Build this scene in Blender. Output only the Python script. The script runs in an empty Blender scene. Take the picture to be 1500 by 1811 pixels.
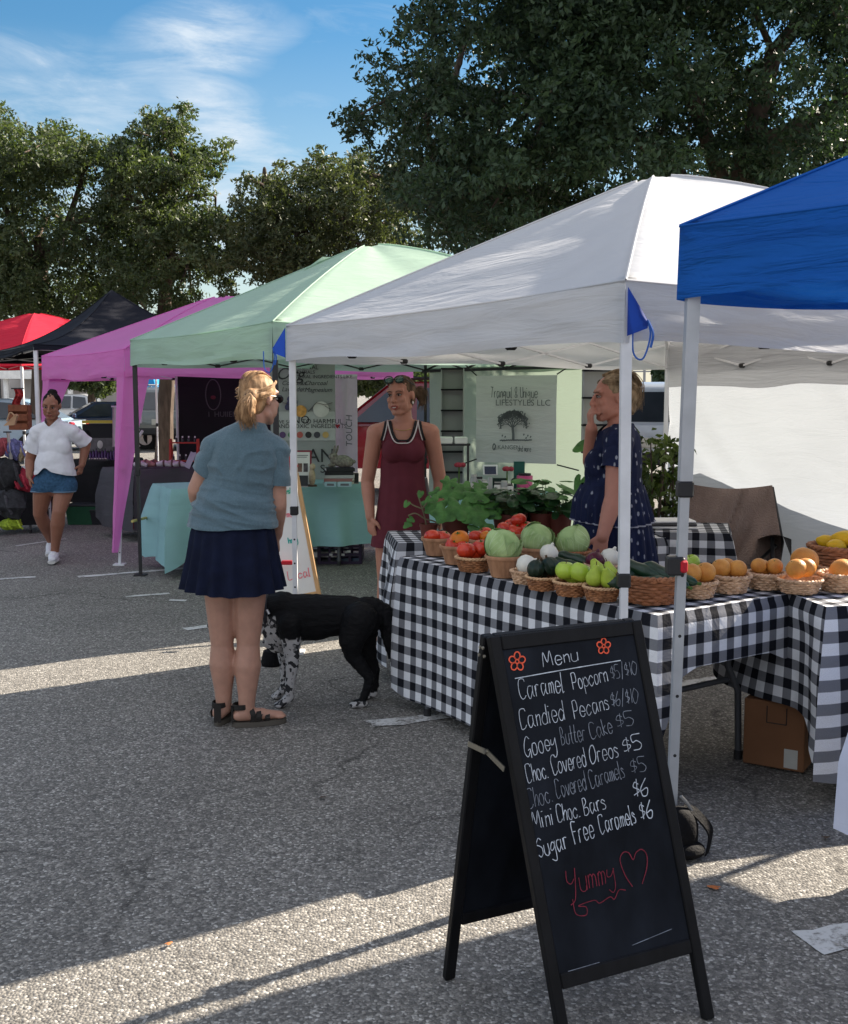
import bpy, bmesh, math, random
import numpy as np
from mathutils import Vector, Matrix, noise
from mathutils.bvhtree import BVHTree
SC = bpy.context.scene
COL = SC.collection
R = random.Random(7)
rad = math.radians
V = Vector
# ---------------------------------------------------------------- camera
F_PX, CAM_H, VH = 1950.0, 1.56, 695.0
PITCH = math.atan((905.5 - VH) / F_PX)
cd = bpy.data.cameras.new('camera'); cam = bpy.data.objects.new('camera', cd); COL.objects.link(cam)
cd.sensor_fit = 'HORIZONTAL'; cd.sensor_width = 36.0; cd.lens = 36.0 * F_PX / 1500.0
cd.clip_start = 0.05; cd.clip_end = 3000
cam.location = (0, 0, CAM_H); cam.rotation_euler = (math.pi / 2 - PITCH, 0, 0)
SC.camera = cam
CP, SP = math.cos(PITCH), math.sin(PITCH)
def ray(u, v):
    a = (u - 750.0) / F_PX; b = (v - 905.5) / F_PX
    return V((a, CP - SP * b, -SP - CP * b))
def W(u, v, Y):                       # the point seen at photo position u, v that stands Y metres away
    r = ray(u, v); return V((0, 0, CAM_H)) + r * (Y / r.y)
def G(u, v, z=0.0):                   # the point seen at u, v that lies z above the ground
    r = ray(u, v); return V((0, 0, CAM_H)) + r * ((z - CAM_H) / r.z)
def on_plane(u, v, p, n):
    r = ray(u, v); o = V((0, 0, CAM_H)); return o + r * ((p - o).dot(n) / r.dot(n))
# ---------------------------------------------------------------- world and sun
SUN_AZ, SUN_EL = rad(34.0), rad(31.0)          # azimuth counted from +X towards +Y
SUN = V((math.cos(SUN_AZ) * math.cos(SUN_EL), math.sin(SUN_AZ) * math.cos(SUN_EL), math.sin(SUN_EL)))
wd = bpy.data.worlds.new('World'); SC.world = wd; wd.use_nodes = True
nt = wd.node_tree; nt.nodes.clear()
def N(t, typ, **kw):
    n = t.nodes.new(typ)
    for k, v in kw.items(): setattr(n, k, v)
    return n
def math_n(t, op, a, b=None, c=None, clamp=False):
    n = N(t, 'ShaderNodeMath', operation=op, use_clamp=clamp)
    for i, x in enumerate((a, b, c)):
        if x is None: continue
        if isinstance(x, (int, float)): n.inputs[i].default_value = x
        else: t.links.new(x, n.inputs[i])
    return n.outputs[0]
def mix_n(t, fac, a, b, blend='MIX'):
    n = N(t, 'ShaderNodeMix', data_type='RGBA', blend_type=blend)
    for i, x in ((0, fac), (6, a), (7, b)):
        if isinstance(x, (int, float)): n.inputs[i].default_value = x
        elif isinstance(x, (tuple, list)): n.inputs[i].default_value = (*x[:3], 1)
        else: t.links.new(x, n.inputs[i])
    return n.outputs[2]
def ramp_n(t, x, stops):
    n = N(t, 'ShaderNodeValToRGB'); e = n.color_ramp.elements
    while len(e) < len(stops): e.new(0.5)
    for i, (p, c) in enumerate(stops):
        e[i].position = p; e[i].color = (*c, 1) if isinstance(c, (tuple, list)) else (c, c, c, 1)
    t.links.new(x, n.inputs[0]); return n.outputs[0]
def noise_n(t, vec, scale, detail=4, rough=.55, dist=0):
    n = N(t, 'ShaderNodeTexNoise'); n.inputs['Scale'].default_value = scale; n.inputs['Detail'].default_value = detail
    n.inputs['Roughness'].default_value = rough; n.inputs['Distortion'].default_value = dist
    if vec is not None: t.links.new(vec, n.inputs['Vector'])
    return n.outputs['Fac']
sky = N(nt, 'ShaderNodeTexSky', sky_type='NISHITA', sun_disc=False)
sky.sun_elevation = SUN_EL; sky.sun_rotation = math.pi / 2 - SUN_AZ; sky.altitude = 0
sky.air_density = 1.25; sky.dust_density = 0.35; sky.ozone_density = 2.2
tc = N(nt, 'ShaderNodeTexCoord'); sx = N(nt, 'ShaderNodeSeparateXYZ'); nt.links.new(tc.outputs['Generated'], sx.inputs[0])
yy = math_n(nt, 'MAXIMUM', sx.outputs['Y'], 0.05)
a_ = math_n(nt, 'DIVIDE', sx.outputs['X'], yy); e_ = math_n(nt, 'DIVIDE', sx.outputs['Z'], yy)
cv = N(nt, 'ShaderNodeCombineXYZ')
nt.links.new(math_n(nt, 'MULTIPLY', math_n(nt, 'ADD', a_, math_n(nt, 'MULTIPLY', e_, 0.35)), .62), cv.inputs[0])
nt.links.new(math_n(nt, 'MULTIPLY', math_n(nt, 'ADD', e_, math_n(nt, 'MULTIPLY', a_, 0.10)), 2.3), cv.inputs[1])
n1 = ramp_n(nt, noise_n(nt, cv.outputs[0], 11.0, 10, .66, .6), [(.38, 0.), (.68, 1.)])
n2 = noise_n(nt, cv.outputs[0], 2.6, 4, .5, .2)
def blob(ax, ex, rx, ry, rot=0.0):            # a cloud bank somewhere in the sky: soft ellipse by direction
    dx = math_n(nt, 'SUBTRACT', a_, ax); dy = math_n(nt, 'SUBTRACT', e_, ex)
    c, s = math.cos(rot), math.sin(rot)
    p = math_n(nt, 'ADD', math_n(nt, 'MULTIPLY', dx, c / rx), math_n(nt, 'MULTIPLY', dy, s / rx))
    q = math_n(nt, 'SUBTRACT', math_n(nt, 'MULTIPLY', dy, c / ry), math_n(nt, 'MULTIPLY', dx, s / ry))
    d = math_n(nt, 'ADD', math_n(nt, 'MULTIPLY', p, p), math_n(nt, 'MULTIPLY', q, q))
    return math_n(nt, 'SUBTRACT', 1.0, math_n(nt, 'POWER', d, 0.7), clamp=True)
def dirpx(u, v): r = ray(u, v); return r.x / r.y, r.z / r.y
bank = None
for (u, v, rx, ry, rot, wgt) in ((350, 55, .085, .035, .15, 1.15), (300, 110, .10, .03, .0, .75), (410, 230, .12, .045, -.75, 1.1),
                            (500, 330, .14, .07, -.6, 1.05), (60, 95, .10, .025, -.1, .55), (60, 240, .26, .075, .05, .75), (430, 420, .3, .09, 0, 1.1), (460, 70, .05, .02, .3, .5), (520, 190, .06, .018, .1, .35)):
    ax, ex = dirpx(u, v)
    b = math_n(nt, 'MULTIPLY', blob(ax, ex, rx, ry, rot), wgt)
    bank = b if bank is None else math_n(nt, 'MAXIMUM', bank, b)
dens = math_n(nt, 'MULTIPLY', bank, math_n(nt, 'ADD', math_n(nt, 'MULTIPLY', n1, 1.0), math_n(nt, 'SUBTRACT', math_n(nt, 'MULTIPLY', n2, .7), .12)))
wisp = math_n(nt, 'MULTIPLY', math_n(nt, 'SUBTRACT', n1, .70, clamp=True), 0.45)
dens = math_n(nt, 'ADD', dens, wisp, clamp=True)
dens = math_n(nt, 'MULTIPLY', dens, .92)
low = math_n(nt, 'SUBTRACT', 1.0, math_n(nt, 'MULTIPLY', sx.outputs['Z'], 3.4), clamp=True)
dens = math_n(nt, 'MAXIMUM', dens, math_n(nt, 'MULTIPLY', low, .58))
hs = N(nt, 'ShaderNodeHueSaturation'); hs.inputs['Saturation'].default_value = 1.42; hs.inputs['Value'].default_value = .44
nt.links.new(sky.outputs[0], hs.inputs['Color'])
skyc = mix_n(nt, dens, hs.outputs[0], (2.5, 2.85, 3.2))
# unseen bright cloud added overhead and behind the viewer as neutral fill light
rear = math_n(nt, 'MAXIMUM', math_n(nt, 'MULTIPLY', math_n(nt, 'SUBTRACT', .30, sx.outputs['Y']), 1.8, clamp=True), math_n(nt, 'MULTIPLY', math_n(nt, 'SUBTRACT', sx.outputs['Z'], .62), 5.0, clamp=True))
rn = ramp_n(nt, noise_n(nt, tc.outputs['Generated'], 3.2, 6, .6), [(.34, .25), (.56, 1.)])
skyc = mix_n(nt, math_n(nt, 'MULTIPLY', math_n(nt, 'MULTIPLY', rear, rn), math_n(nt, 'MULTIPLY', math_n(nt, 'ADD', sx.outputs['Z'], .02), 20, clamp=True)), skyc, (3.55, 3.65, 3.95))
bg = N(nt, 'ShaderNodeBackground'); bg.inputs['Strength'].default_value = 0.10; nt.links.new(skyc, bg.inputs['Color'])
wo = N(nt, 'ShaderNodeOutputWorld'); nt.links.new(bg.outputs[0], wo.inputs['Surface'])
sl = bpy.data.lights.new('sun', 'SUN'); sl.energy = 5.0; sl.angle = rad(0.5); sl.color = (1.0, .89, .74)
so = bpy.data.objects.new('sun', sl); COL.objects.link(so); so.rotation_euler = SUN.to_track_quat('Z', 'Y').to_euler()
vs = SC.view_settings; vs.view_transform = 'Standard'; vs.look = 'None'; vs.gamma = 1.0; vs.use_curve_mapping = False; vs.exposure = 1.6
SC.cycles.max_bounces = 8; SC.cycles.transparent_max_bounces = 12
SC.cycles.use_denoising = True

# ---------------------------------------------------------------- materials
MATS = {}
def mk(name, col, rough=.7, var=.10, vs=9., bump=0., bs=60., spec=.3, metal=0., transl=0., st=(1, 1, 1), coat=0., col2=None, sub=0., tcol=None, sheen=0.):
    if name in MATS: return MATS[name]
    m = bpy.data.materials.new(name); m.use_nodes = True; t = m.node_tree; t.nodes.clear(); MATS[name] = m
    co = N(t, 'ShaderNodeTexCoord'); mp = N(t, 'ShaderNodeMapping'); mp.inputs['Scale'].default_value = st
    t.links.new(co.outputs['Object'], mp.inputs[0])
    f = noise_n(t, mp.outputs[0], vs, 5)
    f = ramp_n(t, f, [(.28, 0.), (.72, 1.)])
    lo = tuple(max(0, c * (1 - var)) for c in col); hi = tuple(min(1, c * (1 + var)) for c in (col2 or col))
    c = mix_n(t, f, lo, hi)
    p = N(t, 'ShaderNodeBsdfPrincipled'); t.links.new(c, p.inputs['Base Color'])
    p.inputs['Roughness'].default_value = rough; p.inputs['Specular IOR Level'].default_value = spec; p.inputs['Metallic'].default_value = metal
    p.inputs['Coat Weight'].default_value = coat
    if sub: p.inputs['Subsurface Weight'].default_value = sub; p.inputs['Subsurface Radius'].default_value = (.012, .005, .003)
    if sheen: p.inputs['Sheen Weight'].default_value = sheen
    if bump:
        b = N(t, 'ShaderNodeBump'); b.inputs['Strength'].default_value = bump; b.inputs['Distance'].default_value = .01
        t.links.new(noise_n(t, mp.outputs[0], bs, 3), b.inputs['Height']); t.links.new(b.outputs[0], p.inputs['Normal'])
    out = N(t, 'ShaderNodeOutputMaterial')
    if transl:
        tr = N(t, 'ShaderNodeBsdfTranslucent')
        if tcol: tr.inputs['Color'].default_value = (*tcol, 1)
        else: t.links.new(c, tr.inputs['Color'])
        ms = N(t, 'ShaderNodeMixShader'); ms.inputs[0].default_value = transl
        t.links.new(p.outputs[0], ms.inputs[1]); t.links.new(tr.outputs[0], ms.inputs[2]); t.links.new(ms.outputs[0], out.inputs[0])
    else: t.links.new(p.outputs[0], out.inputs[0])
    m['_p'] = p.name; m['_c'] = c.node.name
    return m
def srgb(r, g, b):
    f = lambda c: (c / 255 / 12.92) if c <= 10 else ((c / 255 + .055) / 1.055) ** 2.4
    return (f(r), f(g), f(b))
# ---------------------------------------------------------------- mesh builder
class MB:
    def __init__(s): s.v = []; s.f = []; s.m = []; s.uv = {}
    def add(s, vs, fs, mi=0):
        o = len(s.v); s.v += [tuple(x) for x in vs]
        for f in fs: s.f.append(tuple(i + o for i in f)); s.m.append(mi)
        return o
    def box(s, c, d, mi=0, rot=None, bev=0.0):
        c = V(c); h = V(d) / 2
        if bev:
            b = min(bev, min(h) * .9); pts = []
            for sxx in (-1, 1):
                for sy in (-1, 1):
                    for sz in (-1, 1):
                        pts += [V((sxx * h.x, sy * (h.y - b), sz * (h.z - b))), V((sxx * (h.x - b), sy * h.y, sz * (h.z - b))), V((sxx * (h.x - b), sy * (h.y - b), sz * h.z))]
            bm = bmesh.new()
            for p in pts: bm.verts.new(p)
            r = bmesh.ops.convex_hull(bm, input=bm.verts); bm.verts.ensure_lookup_table(); bm.verts.index_update()
            vs = [x.co.copy() for x in bm.verts]; fs = [tuple(x.index for x in f.verts) for f in bm.faces]; bm.free()
        else:
            vs = [V((x * h.x, y * h.y, z * h.z)) for x in (-1, 1) for y in (-1, 1) for z in (-1, 1)]
            fs = [(0, 1, 3, 2), (4, 6, 7, 5), (0, 4, 5, 1), (2, 3, 7, 6), (0, 2, 6, 4), (1, 5, 7, 3)]
        if rot is not None: vs = [rot @ x for x in vs]
        s.add([x + c for x in vs], fs, mi)
    def bar(s, p0, p1, w, d=None, up=(0, 0, 1), mi=0):
        p0, p1 = V(p0), V(p1); z = (p1 - p0); L = z.length
        if L < 1e-6: return
        z /= L; u = V(up)
        if abs(z.dot(u)) > .98: u = V((1, 0, 0))
        x = z.cross(u).normalized(); y = x.cross(z)
        s.box((p0 + p1) / 2, (w, d or w, L), mi, Matrix((x, y, z)).transposed())
    def tube(s, pts, r, n=8, mi=0, cap=True, flat=None):
        pts = [V(p) for p in pts]; rs = r if isinstance(r, (list, tuple)) else [r] * len(pts)
        o = len(s.v); prev = None
        for i, p in enumerate(pts):
            t = (pts[min(i + 1, len(pts) - 1)] - pts[max(i - 1, 0)])
            t = t.normalized() if t.length > 1e-9 else V((0, 0, 1))
            if prev is None:
                a = t.cross(V((0, 0, 1)))
                if a.length < .05: a = t.cross(V((1, 0, 0)))
            else: a = prev - t * prev.dot(t)
            a.normalize(); prev = a; b = t.cross(a)
            for k in range(n):
                th = 2 * math.pi * k / n
                s.v.append(tuple(p + (a * math.cos(th) + b * math.sin(th) * (flat or 1)) * rs[i]))
        for i in range(len(pts) - 1):
            for k in range(n):
                s.f.append((o + i * n + k, o + i * n + (k + 1) % n, o + (i + 1) * n + (k + 1) % n, o + (i + 1) * n + k)); s.m.append(mi)
        if cap:
            s.f.append(tuple(o + k for k in reversed(range(n)))); s.m.append(mi)
            e = o + (len(pts) - 1) * n; s.f.append(tuple(e + k for k in range(n))); s.m.append(mi)
    def lathe(s, prof, n=24, mi=0, c=(0, 0, 0), fn=None, cap=True):
        o = len(s.v); c = V(c)
        for i, (r, z) in enumerate(prof):
            for k in range(n):
                th = 2 * math.pi * k / n; rr = r * (fn(th, i, z) if fn else 1)
                s.v.append(tuple(c + V((rr * math.cos(th), rr * math.sin(th), z))))
        for i in range(len(prof) - 1):
            for k in range(n):
                s.f.append((o + i * n + k, o + i * n + (k + 1) % n, o + (i + 1) * n + (k + 1) % n, o + (i + 1) * n + k)); s.m.append(mi)
        if cap:
            s.f.append(tuple(o + k for k in reversed(range(n)))); s.m.append(mi)
            e = o + (len(prof) - 1) * n; s.f.append(tuple(e + k for k in range(n))); s.m.append(mi)
    def ell(s, c, r, nu=14, nv=9, mi=0, rot=None, fn=None):
        c = V(c); r = V(r) if not isinstance(r, (int, float)) else V((r, r, r)); o = len(s.v)
        for j in range(1, nv):
            ph = math.pi * j / nv
            for i in range(nu):
                th = 2 * math.pi * i / nu; d = V((math.sin(ph) * math.cos(th), math.sin(ph) * math.sin(th), math.cos(ph)))
                k = fn(d) if fn else 1; p = V((d.x * r.x, d.y * r.y, d.z * r.z)) * k
                s.v.append(tuple(c + (rot @ p if rot is not None else p)))
        for d in (V((0, 0, 1)), V((0, 0, -1))):
            p = V((0, 0, d.z * r.z)) * (fn(d) if fn else 1); s.v.append(tuple(c + (rot @ p if rot is not None else p)))
        T, B = len(s.v) - 2, len(s.v) - 1
        for j in range(nv - 2):
            for i in range(nu):
                s.f.append((o + j * nu + i, o + (j + 1) * nu + i, o + (j + 1) * nu + (i + 1) % nu, o + j * nu + (i + 1) % nu)); s.m.append(mi)
        for i in range(nu):
            s.f.append((T, o + i, o + (i + 1) % nu)); s.m.append(mi)
            q = o + (nv - 2) * nu; s.f.append((B, q + (i + 1) % nu, q + i)); s.m.append(mi)
    def grid(s, fn, nu, nv, mi=0, uvf=None, close=False):
        o = len(s.v)
        for j in range(nv + 1):
            for i in range(nu + 1):
                s.v.append(tuple(fn(i / nu, j / nv)))
                if uvf: s.uv[len(s.v) - 1] = uvf(i / nu, j / nv)
        for j in range(nv):
            for i in range(nu):
                s.f.append((o + j * (nu + 1) + i, o + j * (nu + 1) + i + 1, o + (j + 1) * (nu + 1) + i + 1, o + (j + 1) * (nu + 1) + i)); s.m.append(mi)
    def build(s, name, mats, parent=None, smooth=True, world=True):
        me = bpy.data.meshes.new(name); off = parent_loc(parent) if (parent and world) else V((0, 0, 0))
        me.from_pydata([tuple(V(p) - off) for p in s.v], [], s.f)
        for m in (mats if isinstance(mats, (list, tuple)) else [mats]): me.materials.append(m)
        me.polygons.foreach_set('material_index', s.m)
        if s.uv:
            ul = me.uv_layers.new(name='UVMap'); li = np.zeros(len(me.loops), dtype=np.int32); me.loops.foreach_get('vertex_index', li)
            arr = np.zeros((len(s.v), 2), dtype=np.float32)
            for k, q in s.uv.items(): arr[k] = q
            ul.data.foreach_set('uv', arr[li].ravel())
        if smooth: me.shade_smooth(); me.set_sharp_from_angle(angle=rad(40))
        me.update()
        o = bpy.data.objects.new(name, me); COL.objects.link(o)
        if parent: o.parent = parent
        return o
def parent_loc(p):
    l = V((0, 0, 0))
    while p: l += p.location; p = p.parent
    return l
def tag(o, label=None, cat=None, group=None, kind=None):
    if label: o['label'] = label
    if cat: o['category'] = cat
    if group: o['group'] = group
    if kind: o['kind'] = kind
    return o
def thing(name, label, cat, loc, group=None, rz=0.0):
    o = bpy.data.objects.new(name, None); COL.objects.link(o); o.location = loc; o.rotation_euler = (0, 0, rz); o.empty_display_size = .1
    return tag(o, label, cat, group)
def copy_tree(o, parent=None):
    c = o.copy(); COL.objects.link(c)
    if parent: c.parent = parent
    for ch in list(o.children): copy_tree(ch, c)
    return c
def clone(src, loc, label, group=None, rz=0.0, sc=1.0, rot=None):
    c = copy_tree(src); c.location = loc; c.rotation_euler = rot if rot else (0, 0, rz); c.scale = (sc, sc, sc) if isinstance(sc, (int, float)) else sc
    c['label'] = label
    if group: c['group'] = group
    return c
def nz(x, y=0., z=0.): return noise.noise(V((x, y, z)))
def lerp(a, b, t): return a + (b - a) * t
def catmull(pts, n=6):
    pts = [V(p) for p in pts]
    if len(pts) < 3: return pts
    q = [pts[0] * 2 - pts[1]] + pts + [pts[-1] * 2 - pts[-2]]; out = []
    for i in range(1, len(q) - 2):
        for k in range(n):
            t = k / n; a, b, c, d = q[i - 1], q[i], q[i + 1], q[i + 2]
            out.append(.5 * ((2 * b) + (c - a) * t + (2 * a - 5 * b + 4 * c - d) * t * t + (3 * b - a - 3 * c + d) * t ** 3))
    return out + [pts[-1]]
# ---------------------------------------------------------------- ground
def asphalt_nodes(t, co):
    # aggregate: pale and dark stones pressed in a grey binder
    n = N(t, 'ShaderNodeTexVoronoi'); n.inputs['Scale'].default_value = 112; t.links.new(co, n.inputs['Vector'])
    e = N(t, 'ShaderNodeTexVoronoi', feature='DISTANCE_TO_EDGE'); e.inputs['Scale'].default_value = 112; t.links.new(co, e.inputs['Vector'])
    sx = N(t, 'ShaderNodeSeparateColor'); t.links.new(n.outputs['Color'], sx.inputs[0])
    st = ramp_n(t, sx.outputs[0], [(0, (.115, .109, .102)), (.35, (.17, .161, .148)), (.70, (.24, .226, .206)), (.90, (.34, .322, .293)), (1., (.50, .48, .445))])
    gap = ramp_n(t, e.outputs['Distance'], [(0.0, .56), (.10, 1.0)])
    c = mix_n(t, 1.0, st, gap, 'MULTIPLY')
    big = ramp_n(t, noise_n(t, co, .55, 5, .6), [(.3, .80), (.7, 1.14)])
    c = mix_n(t, 1.0, c, big, 'MULTIPLY')
    sm = ramp_n(t, noise_n(t, co, 26, 3, .6), [(.3, .82), (.7, 1.16)])
    c = mix_n(t, 1.0, c, sm, 'MULTIPLY')
    oil = ramp_n(t, noise_n(t, co, 1.9, 6, .65, .4), [(.60, 1.), (.74, .70)]); c = mix_n(t, 1.0, c, oil, 'MULTIPLY')
    dust = ramp_n(t, noise_n(t, co, .28, 4, .6), [(.50, 0.), (.75, .22)]); c = mix_n(t, dust, c, (.30, .285, .26))
    # cracks
    w = N(t, 'ShaderNodeVectorMath', operation='ADD'); nn = N(t, 'ShaderNodeTexNoise'); nn.inputs['Scale'].default_value = 1.6; nn.inputs['Detail'].default_value = 6
    t.links.new(co, nn.inputs['Vector']); ms = N(t, 'ShaderNodeVectorMath', operation='SCALE'); ms.inputs['Scale'].default_value = .9
    t.links.new(nn.outputs['Color'], ms.inputs[0]); t.links.new(co, w.inputs[0]); t.links.new(ms.outputs[0], w.inputs[1])
    cr = N(t, 'ShaderNodeTexVoronoi', feature='DISTANCE_TO_EDGE'); cr.inputs['Scale'].default_value = .42; t.links.new(w.outputs[0], cr.inputs['Vector'])
    crk = ramp_n(t, cr.outputs['Distance'], [(0.0, .40), (.0035, .6), (.0085, 1.0)])
    msk = ramp_n(t, noise_n(t, co, .8, 3), [(.47, 1.), (.58, 0.)])
    crk = mix_n(t, msk, crk, (1, 1, 1))
    c = mix_n(t, 1.0, c, crk, 'MULTIPLY')
    return c, n.outputs['Distance'], big
def mat_asphalt():
    m = bpy.data.materials.new('asphalt'); m.use_nodes = True; t = m.node_tree; t.nodes.clear()
    tc = N(t, 'ShaderNodeTexCoord'); c, d, big = asphalt_nodes(t, tc.outputs['Object'])
    p = N(t, 'ShaderNodeBsdfPrincipled'); t.links.new(c, p.inputs['Base Color']); p.inputs['Roughness'].default_value = .86; p.inputs['Specular IOR Level'].default_value = .25
    b = N(t, 'ShaderNodeBump', invert=True); b.inputs['Strength'].default_value = .75; b.inputs['Distance'].default_value = .006
    t.links.new(d, b.inputs['Height']); t.links.new(b.outputs[0], p.inputs['Normal'])
    o = N(t, 'ShaderNodeOutputMaterial'); t.links.new(p.outputs[0], o.inputs[0]); return m
def mat_paint():
    m = bpy.data.materials.new('worn_paint'); m.use_nodes = True; t = m.node_tree; t.nodes.clear()
    tc = N(t, 'ShaderNodeTexCoord'); co = tc.outputs['Object']; c, d, big = asphalt_nodes(t, co)
    f = math_n(t, 'ADD', math_n(t, 'MULTIPLY', noise_n(t, co, 7, 6, .7), .7), math_n(t, 'MULTIPLY', noise_n(t, co, 60, 4, .7), .5))
    f = ramp_n(t, f, [(.50, 0.), (.62, 1.)])
    c2 = mix_n(t, f, c, (.56, .56, .55))
    p = N(t, 'ShaderNodeBsdfPrincipled'); t.links.new(c2, p.inputs['Base Color']); p.inputs['Roughness'].default_value = .8
    o = N(t, 'ShaderNodeOutputMaterial'); t.links.new(p.outputs[0], o.inputs[0]); return m
b = MB(); S_ = 320.0
b.add([(-S_, -S_, 0), (S_, -S_, 0), (S_, S_ * 2, 0), (-S_, S_ * 2, 0)], [(0, 1, 2, 3)])
tag(b.build('ground', mat_asphalt(), smooth=False), kind='structure')
PAINT = mat_paint()
def mark(p, q, w, n=10):
    # painted stripe on the asphalt, ragged where it has worn off
    p, q = V(p), V(q); d = (q - p); L = d.length; d /= L; s = V((-d.y, d.x, 0)); mb = MB()
    def fn(u, v):
        j = (nz(u * L * 3 + p.x * 7, v * 3, p.y) * .25 + nz(u * L * 11, v * 9, p.x) * .18) * w
        e = (0 if 0 < u < 1 else nz(v * 8, p.x * 3) * .25 * w)
        return p + d * (u * L + e) + s * ((v - .5) * w + (j if v in (0, 1) else 0)) + V((0, 0, .004))
    mb.grid(fn, max(4, int(L / .06)), 4)
    tag(mb.build('road_marking', PAINT, smooth=False), kind='structure')
for (u0, v0, u1, v1, w) in ((655, 1281, 800, 1266, .105), (326, 1114, 372, 1108, .085), (138, 1021, 332, 1005, .075), (-60, 1028, 62, 1021, .07), (1432, 1672, 1560, 1640, .13), (28, 966, 118, 953, .05), (222, 1056, 300, 1050, .05), (300, 1062, 330, 1063, .06), (1180, 1215, 1292, 1200, .10)):
    mark(G(u0, v0), G(u1, v1), w)
# grass behind the stalls
def mat_turf():
    return mk('turf_soil', (.085, .15, .03), rough=.95, var=.5, vs=3.0)
b = MB(); b.add([(2.3, 9.4, .006), (60, 12.5, .006), (60, 15, .006), (1.9, 13.0, .006)], [(0, 1, 2, 3)])
tag(b.build('verge', mat_turf(), smooth=False), kind='structure')
def grass():
    mb = MB(); rr = random.Random(3)
    for i in range(5200):
        x = rr.uniform(2.2, 7.5); y = rr.uniform(9.6, 13.2) + (x - 2.2) * .05; h = rr.uniform(.04, .10); a = rr.uniform(0, 6.28); w = .006
        dx, dy = math.cos(a) * w, math.sin(a) * w; lx, ly = rr.uniform(-.03, .03), rr.uniform(-.03, .03)
        mb.add([(x - dx, y - dy, .006), (x + dx, y + dy, .006), (x + lx, y + ly, h)], [(0, 1, 2)])
    tag(mb.build('grass', mk('grass_blade', (.13, .24, .04), var=.5, vs=2., transl=.3), smooth=False), label='short sunlit green grass growing behind the white side wall', cat='grass', kind='stuff')
grass()
# ---------------------------------------------------------------- trees
def mat_leaf(name, c1, c2, tr=.3):
    m = bpy.data.materials.new(name); m.use_nodes = True; t = m.node_tree; t.nodes.clear()
    at = N(t, 'ShaderNodeAttribute'); at.attribute_name = 'tone'; s = N(t, 'ShaderNodeSeparateColor'); t.links.new(at.outputs['Color'], s.inputs[0])
    c = mix_n(t, s.outputs[0], c1, c2)
    p = N(t, 'ShaderNodeBsdfPrincipled'); t.links.new(c, p.inputs['Base Color']); p.inputs['Roughness'].default_value = .55; p.inputs['Specular IOR Level'].default_value = .35
    tl = N(t, 'ShaderNodeBsdfTranslucent'); t.links.new(mix_n(t, 1., c, (1.25, 1.35, .5), 'MULTIPLY'), tl.inputs['Color'])
    ms = N(t, 'ShaderNodeMixShader'); ms.inputs[0].default_value = tr
    t.links.new(p.outputs[0], ms.inputs[1]); t.links.new(tl.outputs[0], ms.inputs[2])
    o = N(t, 'ShaderNodeOutputMaterial'); t.links.new(ms.outputs[0], o.inputs[0]); return m
def leaf_mesh(name, cl, n, size, mat, parent, seed=1, wid=.42, shell=.55):
    # cl: array of clumps (x, y, z, radius); n leaves spread through them
    rg = np.random.default_rng(seed); cl = np.asarray(cl, dtype=float)
    wgt = cl[:, 3] ** 2; wgt /= wgt.sum(); idx = rg.choice(len(cl), n, p=wgt)
    d = rg.normal(size=(n, 3)); d /= np.linalg.norm(d, axis=1)[:, None]
    # twigs: gather leaves round a few dozen twig tips per clump so that the outline is ragged
    rr = rg.random(n) ** shell
    tw = rg.integers(0, 26, n); key = idx * 26 + tw; uq = rg.normal(size=(len(cl) * 26, 3)); uq /= np.linalg.norm(uq, axis=1)[:, None]
    ur = rg.random(len(cl) * 26) ** .5 * 1.12
    pos = cl[idx, :3] + (uq[key] * ur[key][:, None] * .98 + d * rr[:, None] * .30) * cl[idx, 3][:, None] * np.array([1.05, 1.05, .82])
    ax = rg.normal(size=(n, 3)) + uq[key] * .5 + np.array([0, 0, -.25]); ax /= np.linalg.norm(ax, axis=1)[:, None]
    up = rg.normal(size=(n, 3)) + np.array([0, 0, .8]); sd = np.cross(ax, up); sd /= np.linalg.norm(sd, axis=1)[:, None] + 1e-9
    nn = np.cross(sd, ax)
    L = size * rg.uniform(.6, 1.3, n)[:, None]
    v = np.empty((n, 4, 3)); v[:, 0] = pos - ax * L * .5; v[:, 1] = pos + sd * L * wid * .5 + nn * L * .10; v[:, 2] = pos + ax * L * .5; v[:, 3] = pos - sd * L * wid * .5 + nn * L * .10
    off = np.array(parent_loc(parent)); v = v.reshape(-1, 3) - off
    me = bpy.data.meshes.new(name); me.vertices.add(4 * n); me.vertices.foreach_set('co', v.astype(np.float32).ravel())
    me.loops.add(4 * n); me.loops.foreach_set('vertex_index', np.arange(4 * n, dtype=np.int32)); me.polygons.add(n)
    me.polygons.foreach_set('loop_start', np.arange(0, 4 * n, 4, dtype=np.int32)); me.polygons.foreach_set('loop_total', np.full(n, 4, dtype=np.int32))
    me.update(calc_edges=True); me.materials.append(mat)
    ct = rg.random(len(cl)); tone = np.clip(ct[idx] * .65 + rg.normal(size=n) * .22 + .15, 0, 1)
    ca = me.color_attributes.new('tone', 'FLOAT_COLOR', 'POINT'); c = np.ones((4 * n, 4), dtype=np.float32); c[:, 0] = np.repeat(tone, 4); c[:, 1] = c[:, 0]
    ca.data.foreach_set('color', c.ravel())
    o = bpy.data.objects.new(name, me); COL.objects.link(o); o.parent = parent; return o
def in_poly(x, y, P):
    c = False; j = len(P) - 1
    for i in range(len(P)):
        if (P[i][1] > y) != (P[j][1] > y) and x < (P[j][0] - P[i][0]) * (y - P[i][1]) / (P[j][1] - P[i][1]) + P[i][0]: c = not c
        j = i
    return c
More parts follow.
